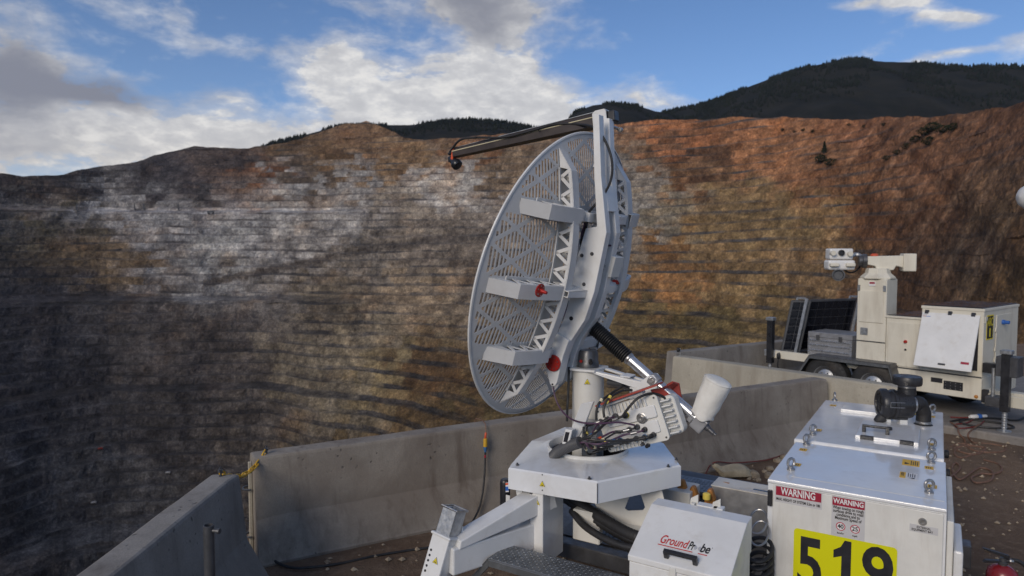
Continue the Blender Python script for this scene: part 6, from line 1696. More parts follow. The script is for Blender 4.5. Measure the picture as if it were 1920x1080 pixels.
# middle cabinet
mid = it_box('middle_cabinet', (0.71, 1.16), (0.03, 1.25), (0.70, 1.365), 'cream_paint')
it_box('cabinet_top', (0.708, 1.175), (0.015, 1.26), (1.366, 1.395), 'cream_paint', mid, 0.004); it_box('roof_panel', (0.73, 1.15), (0.05, 1.2), (1.3955, 1.405), 'window_dark', mid, 0.002)
it_box('access_panel', (0.73, 1.13), (0.018, 0.029), (0.72, 1.31), 'cream_paint', mid, 0.004)
m = MB(); m.lathe(FT2.p(0.90, 0.018, 1.06), -TE, [(0.022, 0), (0.022, 0.014), (0.016, 0.022), (0.016, 0.034)], 16); obj('stop_button', m, 'red_anodised', mid)
m = MB(); m.lathe(FT2.p(0.90, 0.018, 0.95), -TE, [(0.015, 0), (0.013, 0.01)], 12); obj('key_switch', m, 'black_plastic', mid)
# mast tower
tw = it_box('tower', (1.165, 1.56), (0.02, 0.36), (0.70, 1.89), 'cream_paint', None, 0.012)
it_box('tower_door', (1.20, 1.525), (0.008, 0.019), (1.28, 1.72), 'cream_paint', tw, 0.004)
m = MB(); m.box(FT2, (1.40, 1.50), (0.012, 0.019), (1.10, 1.20)); obj('tower_vent', m, 'galvanised', tw)
it_box('tower_seam', (1.165, 1.56), (0.014, 0.0195), (1.005, 1.02), 'dark_metal', tw, 0.0)
m = MB(); m.box(FT2, (1.31, 1.40), (0.010, 0.0195), (1.79, 1.85)); obj('notice', m, 'sticker_white', tw); m = MB(); m.box(FT2, (1.32, 1.39), (0.008, 0.0098), (1.82, 1.845)); obj('notice_band', m, 'sticker_red', tw)
for x in (1.19, 1.535):
    m = MB(); m.box(FT2, (x - 0.018, x + 0.018), (0.004, 0.0195), (1.72, 1.80)); obj('tower_latch', m, 'galvanised', tw, 0.003)
tc_ = FT2.p(1.362, 0.19, 0)
m = MB()
def octa(r, z): return [tc_ + (TA * math.cos(R(22.5 + 45 * k)) + TE * math.sin(R(22.5 + 45 * k))) * r + UP * z for k in range(8)]
m.loft([octa(0.225, 1.888), octa(0.225, 1.91), octa(0.165, 1.965), octa(0.15, 2.035)]); obj('tower_neck', m, 'cream_paint', tw, 0.004)
# pan head: long white arm, counter box, camera cluster
hx_d = Vector((-0.955, 0.296, 0)).normalized(); hy_d = UP.cross(hx_d)
hc_ = Vector((tc_.x, tc_.y, 2.115)) + Vector((0.10, 0, 0)); FHd = Fr(hc_, hx_d, hy_d, UP)
m = MB(); m.prism([FHd.p(-0.30, -0.09, -0.10), FHd.p(-0.12, -0.09, -0.045), FHd.p(-0.09, -0.09, -0.105), FHd.p(0.12, -0.09, -0.105), FHd.p(0.14, -0.09, -0.05), FHd.p(0.24, -0.09, -0.03), FHd.p(0.24, -0.09, 0.085), FHd.p(-0.30, -0.09, 0.10)], hy_d * 0.18); hd_ = obj('pan_arm', m, 'cream_paint', it, 0.008)
m = MB(); m.box(FHd, (-0.36, -0.20), (-0.10, 0.13), (-0.12, 0.125)); obj('counter_box', m, 'cream_paint', hd_, 0.012, 2)
m = MB(); m.lathe(FHd.p(0.14, 0.0, 0.09), UP, [(0.05, 0), (0.05, 0.02), (0.03, 0.035)], 16); obj('beacon', m, 'orange_red', hd_)
m = MB(); m.box(FHd, (-0.04, 0.02), (-0.0915, -0.0905), (-0.07, 0.0)); obj('notice', m, 'sticker_red', hd_)
m = MB(); m.lathe(FHd.p(0.24, 0.0, 0.02), hx_d, [(0.10, 0), (0.10, 0.05), (0.08, 0.06), (0.08, 0.10)], 20); obj('tilt_drive', m, 'dark_metal', hd_)
m = MB(); m.tube(spline([FHd.p(0.26, -0.06, 0.06), FHd.p(0.34, -0.12, 0.11), FHd.p(0.42, -0.10, 0.09), FHd.p(0.46, -0.05, 0.05)], 6), 0.03, 8); obj('tilt_yoke', m, 'galvanised', hd_)
m = MB(); m.tube(spline([FHd.p(0.28, -0.08, -0.02), FHd.p(0.34, -0.14, -0.12), FHd.p(0.42, -0.12, -0.15), FHd.p(0.50, -0.08, -0.12)], 6), 0.012, 8); obj('head_cable', m, 'black_rubber', hd_)
cF = Fr(FHd.p(0.60, -0.02, 0.02), Vector((-0.99, 0.1, 0)).normalized(), Vector((-0.1, -0.99, 0)), UP)     # y towards the viewer
m = MB(); m.box(cF, (-0.17, 0.15), (-0.10, 0.10), (0.02, 0.175)); cm1 = obj('upper_camera', m, 'white_paint', it, 0.02, 2)
m = MB(); m.box(cF, (-0.20, 0.17), (-0.10, 0.11), (-0.13, 0.012)); cm2 = obj('lower_camera', m, 'white_paint', it, 0.03, 2)
for x, z in ((-0.11, 0.10), (0.12, 0.11)):
    m = MB(); m.cyl(cF.p(x, 0.06, z), cF.p(x, 0.16, z), 0.034, n=14); obj('lamp_barrel', m, 'cream_paint', cm1)
m = MB(); m.lathe(cF.p(0.0, 0.10, 0.115), cF.y, [(0.042, 0), (0.042, 0.03), (0.034, 0.032), (0.03, 0.015), (0.001, 0.015)], 16, False); obj('lens', m, 'black_plastic', cm1)
for x in (-0.12, 0.10):
    m = MB(); m.box(cF, (x - 0.06, x + 0.06), (0.10, 0.17), (-0.08, -0.03)); obj('hood', m, 'cream_paint', cm2, 0.01)
m = MB(); m.lathe(cF.p(-0.02, -0.10, -0.20), cF.y + cF.x * 0.25, [(0.055, 0), (0.07, 0.02), (0.07, 0.17), (0.085, 0.18), (0.085, 0.24), (0.07, 0.24), (0.06, 0.20), (0.001, 0.20)], 20, False); obj('zoom_lens', m, 'dark_metal', it)
# solar panels stowed upright
def solar(o, xd, yd, nx, ny, w_, h_):
    nrm = xd.cross(yd).normalized(); F = Fr(o, xd, yd, nrm)
    m = MB(); m.box(F, (0, w_), (0, h_), (-0.012, 0.012)); pn = obj('solar_panel', m, 'cell_gap', it)
    cw, ch2 = (w_ - 0.04) / nx, (h_ - 0.04) / ny
    m = MB(); m.box(F, (0.02 + 0.0025, 0.02 + cw - 0.0025), (0.02 + 0.0025, 0.02 + ch2 - 0.0025), (0.0122, 0.0135)); m.box(F, (0.02 + 0.003, 0.02 + cw - 0.003), (0.02 + 0.003, 0.02 + ch2 - 0.003), (-0.0135, -0.0122))
    c0 = obj('solar_cell', m, 'solar_cell', pn)
    for i in range(nx):
        for j in range(ny):
            if i or j: dup(c0, pn, xd * cw * i + yd * ch2 * j)
    m = MB()
    for a, b in (((0, 0), (w_, 0)), ((0, h_), (w_, h_)), ((0, 0), (0, h_)), ((w_, 0), (w_, h_))):
        A_, B_ = F.p(*a, 0), F.p(*b, 0); m.cyl(A_, B_, 0.012, n=6)
    obj('panel_frame', m, 'dark_metal', pn)
    return pn
basic('solar_cell', (0.006, 0.0065, 0.011), 0.22, var=0.1, metal=0.2)
tl = (UP * 0.985 + TE * 0.10 - TA * 0.14).normalized()
solar(FT2.p(2.58, 0.34, 0.72), (TE * 0.95 - TA * 0.30).normalized(), tl, 6, 6, 0.95, 0.80)
solar(FT2.p(2.72, 0.06, 0.72), (TE * 0.55 - TA * 0.83).normalized(), tl, 2, 6, 0.26, 0.80)
for x, y in ((2.52, 0.10), (2.22, 1.16)):
    m = MB(); b_ = FT2.p(x, y, 0.70); t_ = b_ + tl * 0.86
    m.bar(b_, t_, 0.045, 0.03, TE); m.bar(t_ + TA * 0.02, t_ + TA * 0.16, 0.03, 0.03, TE); m.bar(b_ + TA * 0.16, t_ + TA * 0.15, 0.03, 0.03, TE); obj('panel_stand', m, 'galvanised', it, 0.003)
# mudguard, wheels
FW = Fr(TO, TA, TE, UP)
m = MB(); mg = [(0.93, 0.46), (1.02, 0.745), (2.12, 0.745), (2.30, 0.46)]
for (a0, b0_), (a1, b1_) in zip(mg[:-1], mg[1:]):
    m.prism([FW.p(a0, -0.20, b0_), FW.p(a1, -0.20, b1_), FW.p(a1, 0.06, b1_), FW.p(a0, 0.06, b0_)], UP * 0.012 + (TA * (0.012 if b1_ < b0_ else -0.012 if b1_ > b0_ else 0)))
mgd = obj('mudguard', m, 'dark_metal', it, 0.002)
m = MB()
for (a0, b0_), (a1, b1_) in zip(mg[:-1], mg[1:]):
    m.prism([FW.p(a0, -0.205, b0_), FW.p(a1, -0.205, b1_), FW.p(a1, -0.205, b1_ - 0.04 + (0.0)), FW.p(a0, -0.205, b0_ - 0.04)], TE * 0.006)
obj('mudguard_lip', m, 'tread_plate', mgd)
def wheel(x, y):
    c = FW.p(x, y, PZ + 0.315); m = MB()
    m.lathe(c, TE, [(0.175, 0.0), (0.20, -0.004), (0.255, -0.006), (0.290, 0.008), (0.312, 0.030), (0.315, 0.06), (0.315, 0.15), (0.312, 0.175), (0.290, 0.197), (0.20, 0.205), (0.175, 0.20)], 40, False)
    wl_ = obj('wheel', m, 'tyre_rubber', it)
    m = MB(); m.lathe(c, TE, [(0.178, 0.002), (0.172, 0.004), (0.160, 0.030), (0.150, 0.036), (0.120, 0.028), (0.080, 0.010), (0.065, 0.006), (0.062, -0.012), (0.050, -0.016), (0.001, -0.016)], 30, False); obj('rim', m, 'galvanised', wl_)
    m = MB()
    for k in range(6):
        t_ = 2 * math.pi * k / 6; p = c + (TA * math.cos(t_) + UP * math.sin(t_)) * 0.085; m.cyl(p + TE * 0.015, p - TE * 0.006, 0.010, n=6)
    obj('wheel_nuts', m, 'bare_steel', wl_)
    m = MB(); m.lathe(c, TE, [(0.165, 0.02), (0.001, 0.06)], 24, False); obj('wheel_back', m, 'dark_metal', wl_)
for x, y in ((1.91, -0.16), (1.237, -0.16), (1.91, 1.26), (1.237, 1.26), (0.62, 1.20)): wheel(x, y)
# corner jacks
for x, y, zb_, zt2 in ((2.86, -0.02, 0.30, 1.19), (-0.30, -0.16, PZ + 0.02, 1.05)):
    c = FT2.p(x, y, 0); m = MB(); m.box(Fr(c, TA, TE, UP), (-0.045, 0.045), (-0.045, 0.045), (zb_ + 0.22, zt2)); jk2 = obj('corner_jack', m, 'black_plastic', it, 0.005)
    m = MB(); m.box(Fr(c, TA, TE, UP), (-0.060, 0.060), (-0.055, 0.055), (zt2 + 0.001, zt2 + 0.05)); obj('jack_head', m, 'galvanised', jk2, 0.006)
    m = MB(); m.cyl(c + UP * zb_, c + UP * (zb_ + 0.24), 0.026, n=12)
    for k in range(6): m.torus(c + UP * (zb_ + 0.03 + 0.03 * k), UP, 0.026, 0.006, 12, 5)
    obj('jack_screw', m, 'galvanised', jk2)
    m = MB(); m.lathe(c + UP * (zb_ - 0.02 if zb_ > 0.2 else PZ), UP, [(0.075, 0), (0.075, 0.012), (0.03, 0.02)], 16); obj('jack_foot', m, 'galvanised', jk2)
m = MB(); m.box(FT2, (-0.42, -0.20), (-0.20, 0.02), (0.78, 1.02)); obj('winch_box', m, 'dark_metal', it, 0.006)
m = MB(); m.cyl(FT2.p(-0.16, -0.12, 0.42), FT2.p(-0.16, -0.12, 0.86), 0.022, n=12); obj('stand_tube', m, 'galvanised', it)
m = MB(); m.box(FT2, (-0.26, -0.10), (-0.20, 0.0), (0.40, 0.52)); obj('jack_clamp', m, 'dark_metal', it, 0.006)
m = MB(); m.box(FT2, (-0.24, -0.02), (-0.06, 0.04), (0.78, 0.90)); obj('bracket_box', m, 'black_plastic', it, 0.006)
m = MB(); m.tube(spline([FT2.p(2.72, 0.0, 0.70), FT2.p(2.72, -0.02, 0.62), FT2.p(2.73, -0.02, 0.5), FT2.p(2.74, 0.02, 0.42)], 5), 0.010, 6); m.lathe(FT2.p(2.72, -0.02, 0.69), -UP, [(0.02, 0), (0.028, 0.02), (0.028, 0.07), (0.015, 0.09)], 12); obj('hanging_plug', m, 'black_rubber', it)

# aluminium case standing on the trailer deck
mcF = Fr(FT2.p(1.66, 0.12, 0.706), TA, TE, UP)
cs_ = thing('metal_case', mcF.p(0.35, 0.3, 0), 'ribbed aluminium transport case on the instrument trailer beside the solar panels', 'case')
m = MB(); m.box(mcF, (0.0, 0.66), (0.0, 0.52), (0.0, 0.275)); obj('case_body', m, 'grey_case', cs_, 0.006)
m = MB(); m.box(mcF, (-0.004, 0.664), (-0.004, 0.524), (0.278, 0.355)); lid_ = obj('lid', m, 'grey_case', cs_, 0.006)
for z in (0.07, 0.15, 0.22):
    m = MB(); m.box(mcF, (0.02, 0.64), (-0.012, 0.0), (z, z + 0.022)); obj('rib', m, 'aluminium', cs_, 0.004)
for x in (0.0, 0.635):
    m = MB(); m.box(mcF, (x, x + 0.028), (-0.009, -0.001), (0.0, 0.27)); obj('corner_strip', m, 'aluminium', cs_, 0.002)
for x in (0.14, 0.48):
    m = MB(); m.box(mcF, (x, x + 0.05), (-0.022, -0.005), (0.24, 0.315)); obj('latch', m, 'dark_metal', cs_, 0.004)
for y in (0.2,):
    m = MB(); m.box(mcF, (-0.022, -0.004), (y, y + 0.14), (0.215, 0.25)); obj('handle', m, 'black_plastic', cs_, 0.004)

# ------------------------------------------------------------------ loose things around the trailers
# hanging connector cable on the long barrier
hk = b1c + b1d * 0.0
def on_b1(px, py, off=0.12): return at_plane(px, py, b1c + b1s * off, b1s)
hc_t = thing('hanging_cable', on_b1(905, 985, .32) * 1.0, 'black cable with yellow connector hanging over the long concrete barrier', 'cable')
top_ = on_b1(911, 797, 0.10)
cpts = [top_ - b1s * 0.22 - UP * 0.30, top_ - b1s * 0.215 - UP * 0.02, top_ - b1s * 0.16 + UP * 0.018, top_ - b1s * 0.02 + UP * 0.015, on_b1(911, 812, 0.13)]
ORG[hc_t.name] = Vector(hc_t.location)
cable('lead', cpts, 0.0042, 'hose_brown', hc_t, 8)
ca, cb_ = on_b1(911, 811, 0.135), on_b1(910, 822, 0.138)
m = MB(); m.lathe(ca, cb_ - ca, [(0.008, 0), (0.010, 0.004), (0.010, (cb_ - ca).length), (0.007, (cb_ - ca).length + 0.004)], 12); obj('sleeve', m, 'orange_red', hc_t)
c0_, c1_ = on_b1(910, 822, 0.14), on_b1(910, 842, 0.145); cl = (c1_ - c0_).length
m = MB(); m.lathe(c0_, c1_ - c0_, [(0.012, 0), (0.018, 0.006), (0.018, cl * 0.75), (0.014, cl * 0.8)], 14); obj('connector', m, 'yellow_chain', hc_t)
m = MB(); m.lathe(c0_ + (c1_ - c0_) * 0.8, c1_ - c0_, [(0.016, 0), (0.017, 0.012), (0.012, 0.03), (0.009, 0.045)], 14); obj('connector_tail', m, 'cable_blue', hc_t)
c2_ = on_b1(909.5, 858, 0.15); m = MB(); m.cyl(on_b1(910, 853, 0.15), c2_, 0.0085, n=10); obj('marker', m, 'sticker_red', hc_t)
gpt = lambda px, py: at_z(px, py, 0.022)
cable('drop', [c1_, c2_, on_b1(908, 895, 0.19), on_b1(903, 935, 0.25), on_b1(893, 965, 0.31)] + [gpt(868, 1002), gpt(820, 1024)], 0.0085, 'black_rubber', hc_t, 8)
tail = thing('ground_cable', gpt(650, 1040), 'black cable lying along the foot of the long concrete barrier', 'cable')
cable('cable_run', [gpt(810, 1026), gpt(760, 1033), gpt(700, 1043), gpt(640, 1056), gpt(580, 1064), gpt(545, 1064), gpt(515, 1052), gpt(495, 1042) + UP * 0.04], 0.010, 'black_rubber', tail, 8)
# upright dark pipe at bottom left
pp = at_y(391, 985, 3.35); PB_ = Vector((pp.x, pp.y, 0))
po = thing('pipe_post', PB_, 'dark steel pipe post with side spigot in front of the left barrier', 'post')
m = MB(); m.lathe(PB_, UP, [(0.026, 0.0), (0.026, pp.z), (0.022, pp.z + 0.002), (0.021, pp.z - 0.05), (0.001, pp.z - 0.06)], 20, False); obj('pipe', m, 'dark_metal', po)
m = MB(); m.lathe(PB_ + UP * (pp.z - 0.025), Vector((1, -0.2, 0)), [(0.010, 0.02), (0.010, 0.045), (0.014, 0.047), (0.014, 0.062)], 10); obj('spigot', m, 'dark_metal', po)
m = MB(); m.lathe(PB_, UP, [(0.10, 0), (0.10, 0.012), (0.03, 0.014)], 20); obj('base_plate', m, 'dark_metal', po)
# sandbag behind the radar trailer
sbc = at_z(1372, 890, 0.04); sxd = (at_z(1405, 886, 0.04) - at_z(1345, 889, 0.04)).normalized(); syd = UP.cross(sxd)
m = MB(); m.smooth = True; rings = []
prof_s = [(-0.20, 0.012, 0.14), (-0.19, 0.022, 0.135), (-0.165, 0.034, 0.12), (-0.145, 0.040, 0.10), (-0.12, 0.06, 0.075), (-0.06, 0.075, 0.072), (0.02, 0.085, 0.075), (0.10, 0.085, 0.07), (0.16, 0.07, 0.058), (0.19, 0.04, 0.05), (0.20, 0.008, 0.05)]
for s_, r_, zc in prof_s:
    rings.append([sbc + sxd * (s_ + 0.012 * math.sin(4 * t_)) + syd * (r_ * 1.1 * math.cos(t_)) + UP * max(-0.02, (zc + r_ * 0.8 * math.sin(t_) - 0.04) + 0.010 * math.sin(5 * t_ + 9 * s_)) for t_ in [2 * math.pi * k / 20 for k in range(20)]])
m.loft(rings); tag(obj('sandbag', m, 'sack'), 'dusty tied sandbag lying at the foot of the barrier behind the trailer', 'sandbag')
# stones beside it
def rock_at(px, py, r, label):
    c = at_z(px, py, r * 0.5); bm = bmesh.new(); bmesh.ops.create_icosphere(bm, subdivisions=2, radius=r)
    sd_ = random.random() * 50
    for v in bm.verts:
        n_ = float(fbm(np.float64(v.co.x / r * 1.1 + sd_ + 40), np.float64(v.co.y / r * 1.1 + 40), np.float64(v.co.z / r * 1.1 + 40), 3))
        v.co *= 1 + 0.45 * n_; v.co.z *= 0.72
    for k in range(5):
        nn = Vector((random.gauss(0, 1), random.gauss(0, 1), random.gauss(0, 0.6))).normalized()
        for v in bm.verts:
            q = v.co.dot(nn) - r * 0.72
            if q > 0: v.co -= nn * q
    me = bpy.data.meshes.new('rock'); bm.to_mesh(me); bm.free(); me.materials.append(MATS['stone'])
    o = bpy.data.objects.new('rock', me); COL.objects.link(o); o.location = c
    tag(o, label, 'rock', 'loose rocks along the barrier')
rock_at(1412, 890, 0.070, 'largest tan rock just right of the sandbag')
rock_at(1441, 893, 0.052, 'brown rock between the largest rock and the front cabinet')
rock_at(1443, 879, 0.045, 'flat pale rock above the brown rock near the cabinet')
rock_at(1458, 864, 0.050, 'tan rock furthest back beside the cabinet corner, left of a pair')
rock_at(1470, 858, 0.045, 'pale rock furthest back beside the cabinet corner, right of a pair')
rock_at(1422, 901, 0.034, 'small rock in front of the largest tan rock')
rock_at(1434, 884, 0.030, 'small rock wedged behind the brown rock')
rock_at(1462, 874, 0.030, 'small dark rock below the furthest pair of rocks')
rock_at(1313, 892, 0.035, 'small rock left of the sandbag beside the red cord')
rock_at(1330, 894, 0.028, 'pebble sized rock under the tied end of the sandbag')
rock_at(1405, 898, 0.028, 'small pale rock at the round end of the sandbag')
# red cord behind the sandbag
cdt = thing('rope', at_z(1330, 890, 0.02), 'thin red cord trailing behind the sandbag along the barrier', 'cord')
cable('cord_run', [at_z(1312, 899, 0.03), at_z(1322, 890, 0.05), at_z(1332, 872, 0.06), at_z(1345, 866, 0.09), at_z(1372, 868, 0.05), at_z(1405, 866, 0.04), at_z(1440, 862, 0.03), at_z(1470, 852, 0.03)], 0.006, 'cord_red', cdt, 6)
# brown hoses and black cables heaped by the pad
def squiggle(name, label, pts, r, mat_, cat, z=0.03):
    t_ = thing(name, at_z(*pts[0][:2], z), label, cat)
    cable('run', [at_z(p[0], p[1], p[2] if len(p) > 2 else z) for p in pts], r, mat_, t_, 7, 8)
squiggle('hose', 'brown hose looping over the dirt, nearest the camera', [(1782, 895), (1800, 878), (1792, 868), (1785, 880), (1800, 899), (1835, 878), (1860, 884), (1858, 900), (1830, 905), (1822, 895), (1840, 888), (1862, 889), (1878, 882), (1872, 870), (1845, 862)], 0.010, 'hose_brown', 'hose')
squiggle('hose', 'brown hose heaped in loops against the pad edge', [(1783, 838), (1800, 832), (1835, 838), (1846, 846), (1825, 852), (1798, 846), (1790, 840), (1815, 836), (1848, 840), (1830, 850), (1800, 858), (1790, 846), (1810, 830), (1798, 812, 0.14), (1795, 800, 0.15), (1782, 792, 0.15)], 0.010, 'hose_brown', 'hose')
squiggle('hose', 'brown hose running from the pad edge out to the right', [(1808, 828), (1820, 842), (1850, 848), (1880, 846), (1884, 838), (1855, 832), (1826, 830), (1815, 815, 0.14), (1830, 800, 0.15), (1838, 795, 0.15)], 0.010, 'hose_brown', 'hose')
squiggle('power_cable', 'black cable in flat loops on the concrete pad', [(1782, 790), (1810, 786), (1850, 790), (1890, 796), (1900, 802), (1870, 803), (1830, 799), (1800, 792), (1815, 786), (1860, 784), (1905, 788), (1925, 780)], 0.012, 'black_rubber', 'cable', PZ + 0.016)
squiggle('red_lead', 'red and brown lead crossing the concrete pad', [(1782, 782), (1800, 783), (1826, 784), (1812, 793), (1790, 796), (1800, 803), (1832, 799), (1845, 790)], 0.008, 'cord_red', 'cable', PZ + 0.014)
plg = thing('plug_connector', at_z(1832, 782, PZ), 'white and blue plug connector lying on the concrete pad', 'plug')
pa_, pb_ = at_z(1818, 782, PZ + 0.035), at_z(1850, 780, PZ + 0.035); pd_ = (pb_ - pa_); pl_ = pd_.length
m = MB(); m.lathe(pa_, pd_, [(0.018, 0), (0.028, 0.02), (0.030, pl_ * 0.42), (0.024, pl_ * 0.45)], 14); obj('socket', m, 'sticker_white', plg)
m = MB(); m.lathe(pa_ + pd_ * 0.45, pd_, [(0.030, 0), (0.034, 0.01), (0.034, pl_ * 0.18), (0.026, pl_ * 0.2)], 14); obj('collar', m, 'blue_mark', plg)
m = MB(); m.lathe(pa_ + pd_ * 0.66, pd_, [(0.022, 0), (0.022, pl_ * 0.30), (0.012, pl_ * 0.34)], 14); obj('tail', m, 'sticker_white', plg)
# small dark camera knob on the corner of the far barriers
kb_ = b3c + UP * 0.75 + b3d * 0.05
kn = thing('marker_lamp', kb_, 'small black lamp on a short rod where the two far barriers meet', 'lamp')
m = MB(); m.cyl(kb_, kb_ + UP * 0.11, 0.006, n=8); obj('rod', m, 'galvanised', kn)
m = MB(); m.lathe(kb_ + UP * 0.085 - Vector((0.05, 0, 0)), Vector((1, -0.3, 0)), [(0.02, 0), (0.032, 0.008), (0.032, 0.03), (0.02, 0.045), (0.006, 0.05)], 14); obj('lamp_head', m, 'black_rubber', kn)
# fire extinguisher at bottom right
fe = at_y(1880, 1062, 3.75); feb = Vector((fe.x, fe.y, 0)); 
fx = thing('fire_extinguisher', feb, 'red fire extinguisher with black valve at the bottom right corner', 'extinguisher')
zs = fe.z + 0.01
m = MB(); m.lathe(feb, UP, [(0.070, 0), (0.078, 0.01), (0.078, zs - 0.06), (0.070, zs - 0.03), (0.045, zs - 0.008), (0.025, zs)], 28); obj('cylinder', m, 'extinguisher_red', fx)
m = MB(); m.lathe(feb + UP * zs, UP, [(0.022, 0), (0.024, 0.015), (0.016, 0.02), (0.016, 0.04)], 14); obj('valve', m, 'dark_metal', fx)
FE2 = Fr(feb + UP * (zs + 0.035), Vector((-0.97, 0.24, 0)), Vector((-0.24, -0.97, 0)), UP)
m = MB(); m.prism([FE2.p(-0.03, -0.012, 0.0), FE2.p(0.10, -0.012, 0.045), FE2.p(0.105, -0.012, 0.055), FE2.p(-0.03, -0.012, 0.022)], FE2.y * 0.024); obj('lever', m, 'black_plastic', fx, 0.003)
m = MB(); m.prism([FE2.p(-0.02, -0.012, -0.008), FE2.p(0.09, -0.012, -0.014), FE2.p(0.10, -0.012, -0.030), FE2.p(-0.02, -0.012, -0.022)], FE2.y * 0.024); obj('grip', m, 'black_plastic', fx, 0.003)
cable('discharge_hose', [FE2.p(-0.01, 0, -0.012), FE2.p(-0.07, 0.0, -0.005), FE2.p(-0.12, 0.0, -0.05), FE2.p(-0.125, 0.0, -0.16), FE2.p(-0.10, 0.0, -0.30)], 0.011, 'black_rubber', fx, 8)
m = MB(); m.lathe(FE2.p(-0.03, 0, -0.010), FE2.x * -1, [(0.013, 0), (0.015, 0.006), (0.015, 0.016), (0.013, 0.02)], 12); obj('hose_nut', m, 'bare_steel', fx)
# grey rounded housing cut by the right edge of the picture
gb = at_y(1936, 369, 7.0); gpole = Vector((gb.x + 0.10, gb.y, 0))
gd = thing('dome_housing', gpole, 'grey rounded dome on a pole at the right edge', 'dome')
m = MB(); m.lathe(gb, Vector((1, 0, 0)), [(0.001, -0.14), (0.06, -0.128), (0.10, -0.095), (0.125, -0.05), (0.135, 0.0), (0.125, 0.05), (0.10, 0.095)], 28, False); obj('dome', m, 'dish_grey', gd)
m = MB(); m.cyl(gpole, Vector((gpole.x, gpole.y, gb.z)), 0.04, n=14); obj('pole', m, 'galvanised', gd)

# ------------------------------------------------------------------ far things on the pit walls
dist_ = np.sqrt(X ** 2 + Y ** 2)
def on_wall(px, py):
    d = np.abs(PXV - px) * 1.0 + np.abs(PYV - py) * 1.5 + dist_ * 0.004
    i = np.unravel_index(np.argmin(d), d.shape); return Vector((X[i], Y[i], ZZ[i]))
# trees and bushes standing on the slopes
def crown_mesh(h, rad, n, seed, conifer):
    rnd = random.Random(seed); m = MB()
    for k in range(n):
        t_ = rnd.random(); a = rnd.random() * 6.283
        if conifer: rr_ = rad * (1 - t_) * (0.35 + 0.65 * rnd.random()) + 0.15; z = h * (0.12 + 0.88 * t_)
        else:
            u = rnd.uniform(-1, 1); q = math.sqrt(1 - u * u); rr_ = rad * q * (0.35 + 0.9 * rnd.random() ** 0.7); z = h * 0.55 + h * 0.42 * u * (0.6 + 0.4 * rnd.random())
        c = Vector((math.cos(a) * rr_, math.sin(a) * rr_, z)); s_ = h * 0.07 * rnd.uniform(0.5, 1.5)
        e1 = Vector((rnd.gauss(0, 1), rnd.gauss(0, 1), rnd.gauss(0, .6))).normalized() * s_; e2 = Vector((rnd.gauss(0, 1), rnd.gauss(0, 1), rnd.gauss(0, .6))).normalized() * s_
        m.add([c - e1, c + e2, c + e1, c - e2 * 0.7], [(0, 1, 2), (0, 2, 3)])
    return m
def make_tree(pos, h, rad, seed, conifer, label, nm):
    t_ = thing(nm, pos, label, 'tree', 'trees on the pit slopes')
    m = crown_mesh(h, rad, 420, seed, conifer)
    m.v = [tuple(Vector(v) + pos) for v in m.v]; obj('crown', m, 'foliage_dark', t_)
    m = MB(); m.tube([pos - UP * 1.0, pos + UP * h * 0.4, pos + UP * h * (0.92 if conifer else 0.6)], [h * 0.03, h * 0.02, h * 0.006], 6); obj('trunk', m, 'bark', t_)
tl_ = [(1546, 282, 17, 5, 1, 'tall dark tree standing alone on the orange slope'), (1538, 303, 15, 9, 0, 'broad dark bush below the lone tree, left of a pair'), (1556, 306, 13, 9, 0, 'broad dark bush below the lone tree, right of a pair'),
       (1786, 240, 10, 7, 0, 'dark bush at the top right end of the slope thicket'), (1768, 243, 11, 8, 0, 'dark bush second from the top of the slope thicket'), (1750, 240, 12, 8, 0, 'round bush in the upper half of the slope thicket'), (1732, 250, 12, 8, 0, 'large bush at the middle of the slope thicket'),
       (1742, 265, 11, 8, 0, 'lower bush hanging below the middle of the slope thicket'), (1715, 262, 10, 7, 0, 'bush left of the middle of the slope thicket'), (1700, 272, 9, 7, 0, 'small bush in the lower left of the slope thicket'), (1682, 283, 8, 6, 0, 'second lowest bush of the slope thicket'), (1662, 292, 7, 6, 0, 'lowest bush at the left tip of the slope thicket')]
for k, (x, y, h, rd_, con_, lab) in enumerate(tl_):
    p = on_wall(x, y + 8); make_tree(p, h, rd_ * 0.8, 40 + k, con_, lab, 'conifer_tree' if con_ else 'bush')
for k, (x, y, lab) in enumerate(((1468, 247, 'tiny dark bush on the orange rim, leftmost of the row'), (1490, 250, 'tiny dark bush second from the left on the orange rim'), (1505, 247, 'tiny dark bush third from the left on the orange rim'),
        (1524, 250, 'tiny dark bush right of the middle of the row on the orange rim'), (1592, 236, 'tiny dark bush high on the rim under the mountain peak'), (1620, 240, 'tiny dark bush on the rim right of the peak'), (1655, 236, 'tiny dark bush furthest right on the orange rim'))):
    p = on_wall(x, y); make_tree(p, random.uniform(4, 6), 2.8, 90 + k, 0, lab, 'bush')
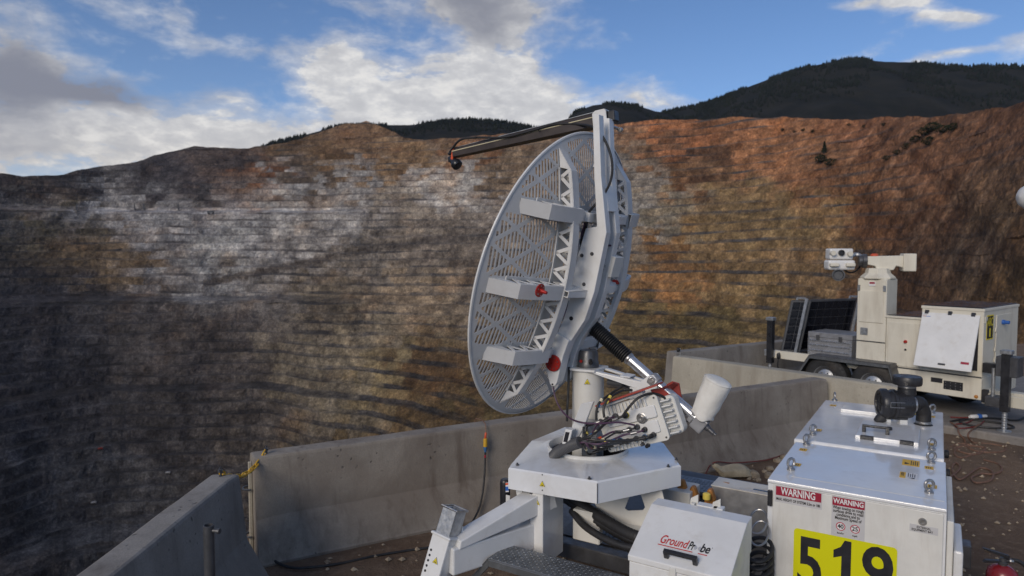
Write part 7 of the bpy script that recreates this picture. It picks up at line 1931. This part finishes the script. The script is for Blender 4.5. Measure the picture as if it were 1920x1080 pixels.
# haul truck and drill masts on the grey haul road at left
def truck(px, py, label, big=True, colr='sticker_yellow', yaw=0.0):
    p = on_wall(px, py); sc = 1.0 if big else 0.45
    t_ = thing('haul_truck' if big else 'pickup_truck', p, label, 'truck'); d = Vector((math.cos(yaw), math.sin(yaw), 0)); e = UP.cross(d); F = Fr(p + UP * 0.2, d * sc, e * sc, UP * sc)
    m = MB(); m.prism([F.p(-6, -3.2, 3.2), F.p(3.2, -3.2, 4.2), F.p(6, -3.2, 7.0), F.p(3.0, -3.2, 7.0), F.p(-6.4, -3.2, 5.8)], F.y * 6.4); obj('dump_body', m, colr, t_)
    m = MB(); m.box(F, (3.4, 6.2), (-2.6, 2.6), (2.2, 5.6)); obj('cab', m, colr, t_, 0.2 * sc)
    m = MB(); m.box(F, (-6, 6), (-1.6, 1.6), (1.6, 3.0)); obj('frame', m, 'dark_metal', t_)
    for x_ in (-3.6, 4.2):
        for y_ in (-3.0, 2.0):
            m = MB(); m.cyl(F.p(x_, y_, 1.6), F.p(x_, y_ + 1.0, 1.6), 1.6 * sc, n=14); obj('wheel', m, 'tyre_rubber', t_)
truck(395, 402, 'haul truck on the pale haul road across the pit, upper left', True, 'dark_metal', 0.2)
truck(188, 846, 'small red pickup on the road low in the dark pit', False, 'red_paint', 0.4)
truck(316, 889, 'small white pickup on the road low in the dark pit, right of the red one', False, 'sticker_grey', 0.1)
truck(176, 946, 'small white pickup lowest in the dark pit at left', False, 'sticker_grey', 0.1)
for x, y, lab in ((145, 396, 'leftmost dark mast on the pale haul road'), (252, 394, 'second dark mast from the left on the haul road'), (270, 394, 'third dark mast from the left on the haul road'), (335, 394, 'rightmost dark mast on the haul road, nearest the haul truck')):
    p = on_wall(x, y); t_ = thing('drill_mast', p, lab, 'mast', 'masts on the far haul road')
    m = MB()
    for dx_, dy_ in ((-.7, -.7), (.7, -.7), (.7, .7), (-.7, .7)): m.cyl(p + Vector((dx_, dy_, -1)), p + Vector((dx_ * .6, dy_ * .6, 13)), 0.28, n=5)
    for zz_ in range(1, 13, 2): m.tube([p + Vector((a_ * .65, b_ * .65, zz_)) for a_, b_ in ((-1, -1), (1, -1), (1, 1), (-1, 1))], 0.16, 4, True)
    obj('lattice', m, 'dark_metal', t_); m = MB(); m.box(Fr(p, (1, 0, 0), (0, 1, 0), UP), (-1.4, 1.4), (-1.4, 1.4), (-1, 1.6)); obj('base', m, 'dark_metal', t_)

# ------------------------------------------------------------------ thin dusty air over the pit
m = MB(); m.box(WF, (-2600, 2300), (-600, 3600), (FLOOR - 12, 900))
hzm = bpy.data.materials.new('haze_air'); hzm.use_nodes = True
hn = hzm.node_tree; hn.nodes.clear()
pvn = hn.nodes.new('ShaderNodeVolumePrincipled'); pvn.inputs['Color'].default_value = (0.80, 0.85, 1.0, 1); pvn.inputs['Density'].default_value = 0.000018; pvn.inputs['Anisotropy'].default_value = 0.1
ho = hn.nodes.new('ShaderNodeOutputMaterial'); hn.links.new(pvn.outputs[0], ho.inputs['Volume'])
MATS['haze_air'] = hzm
tag(obj('haze', m, 'haze_air'), 'thin bluish dust haze over the pit', None, None, 'stuff')
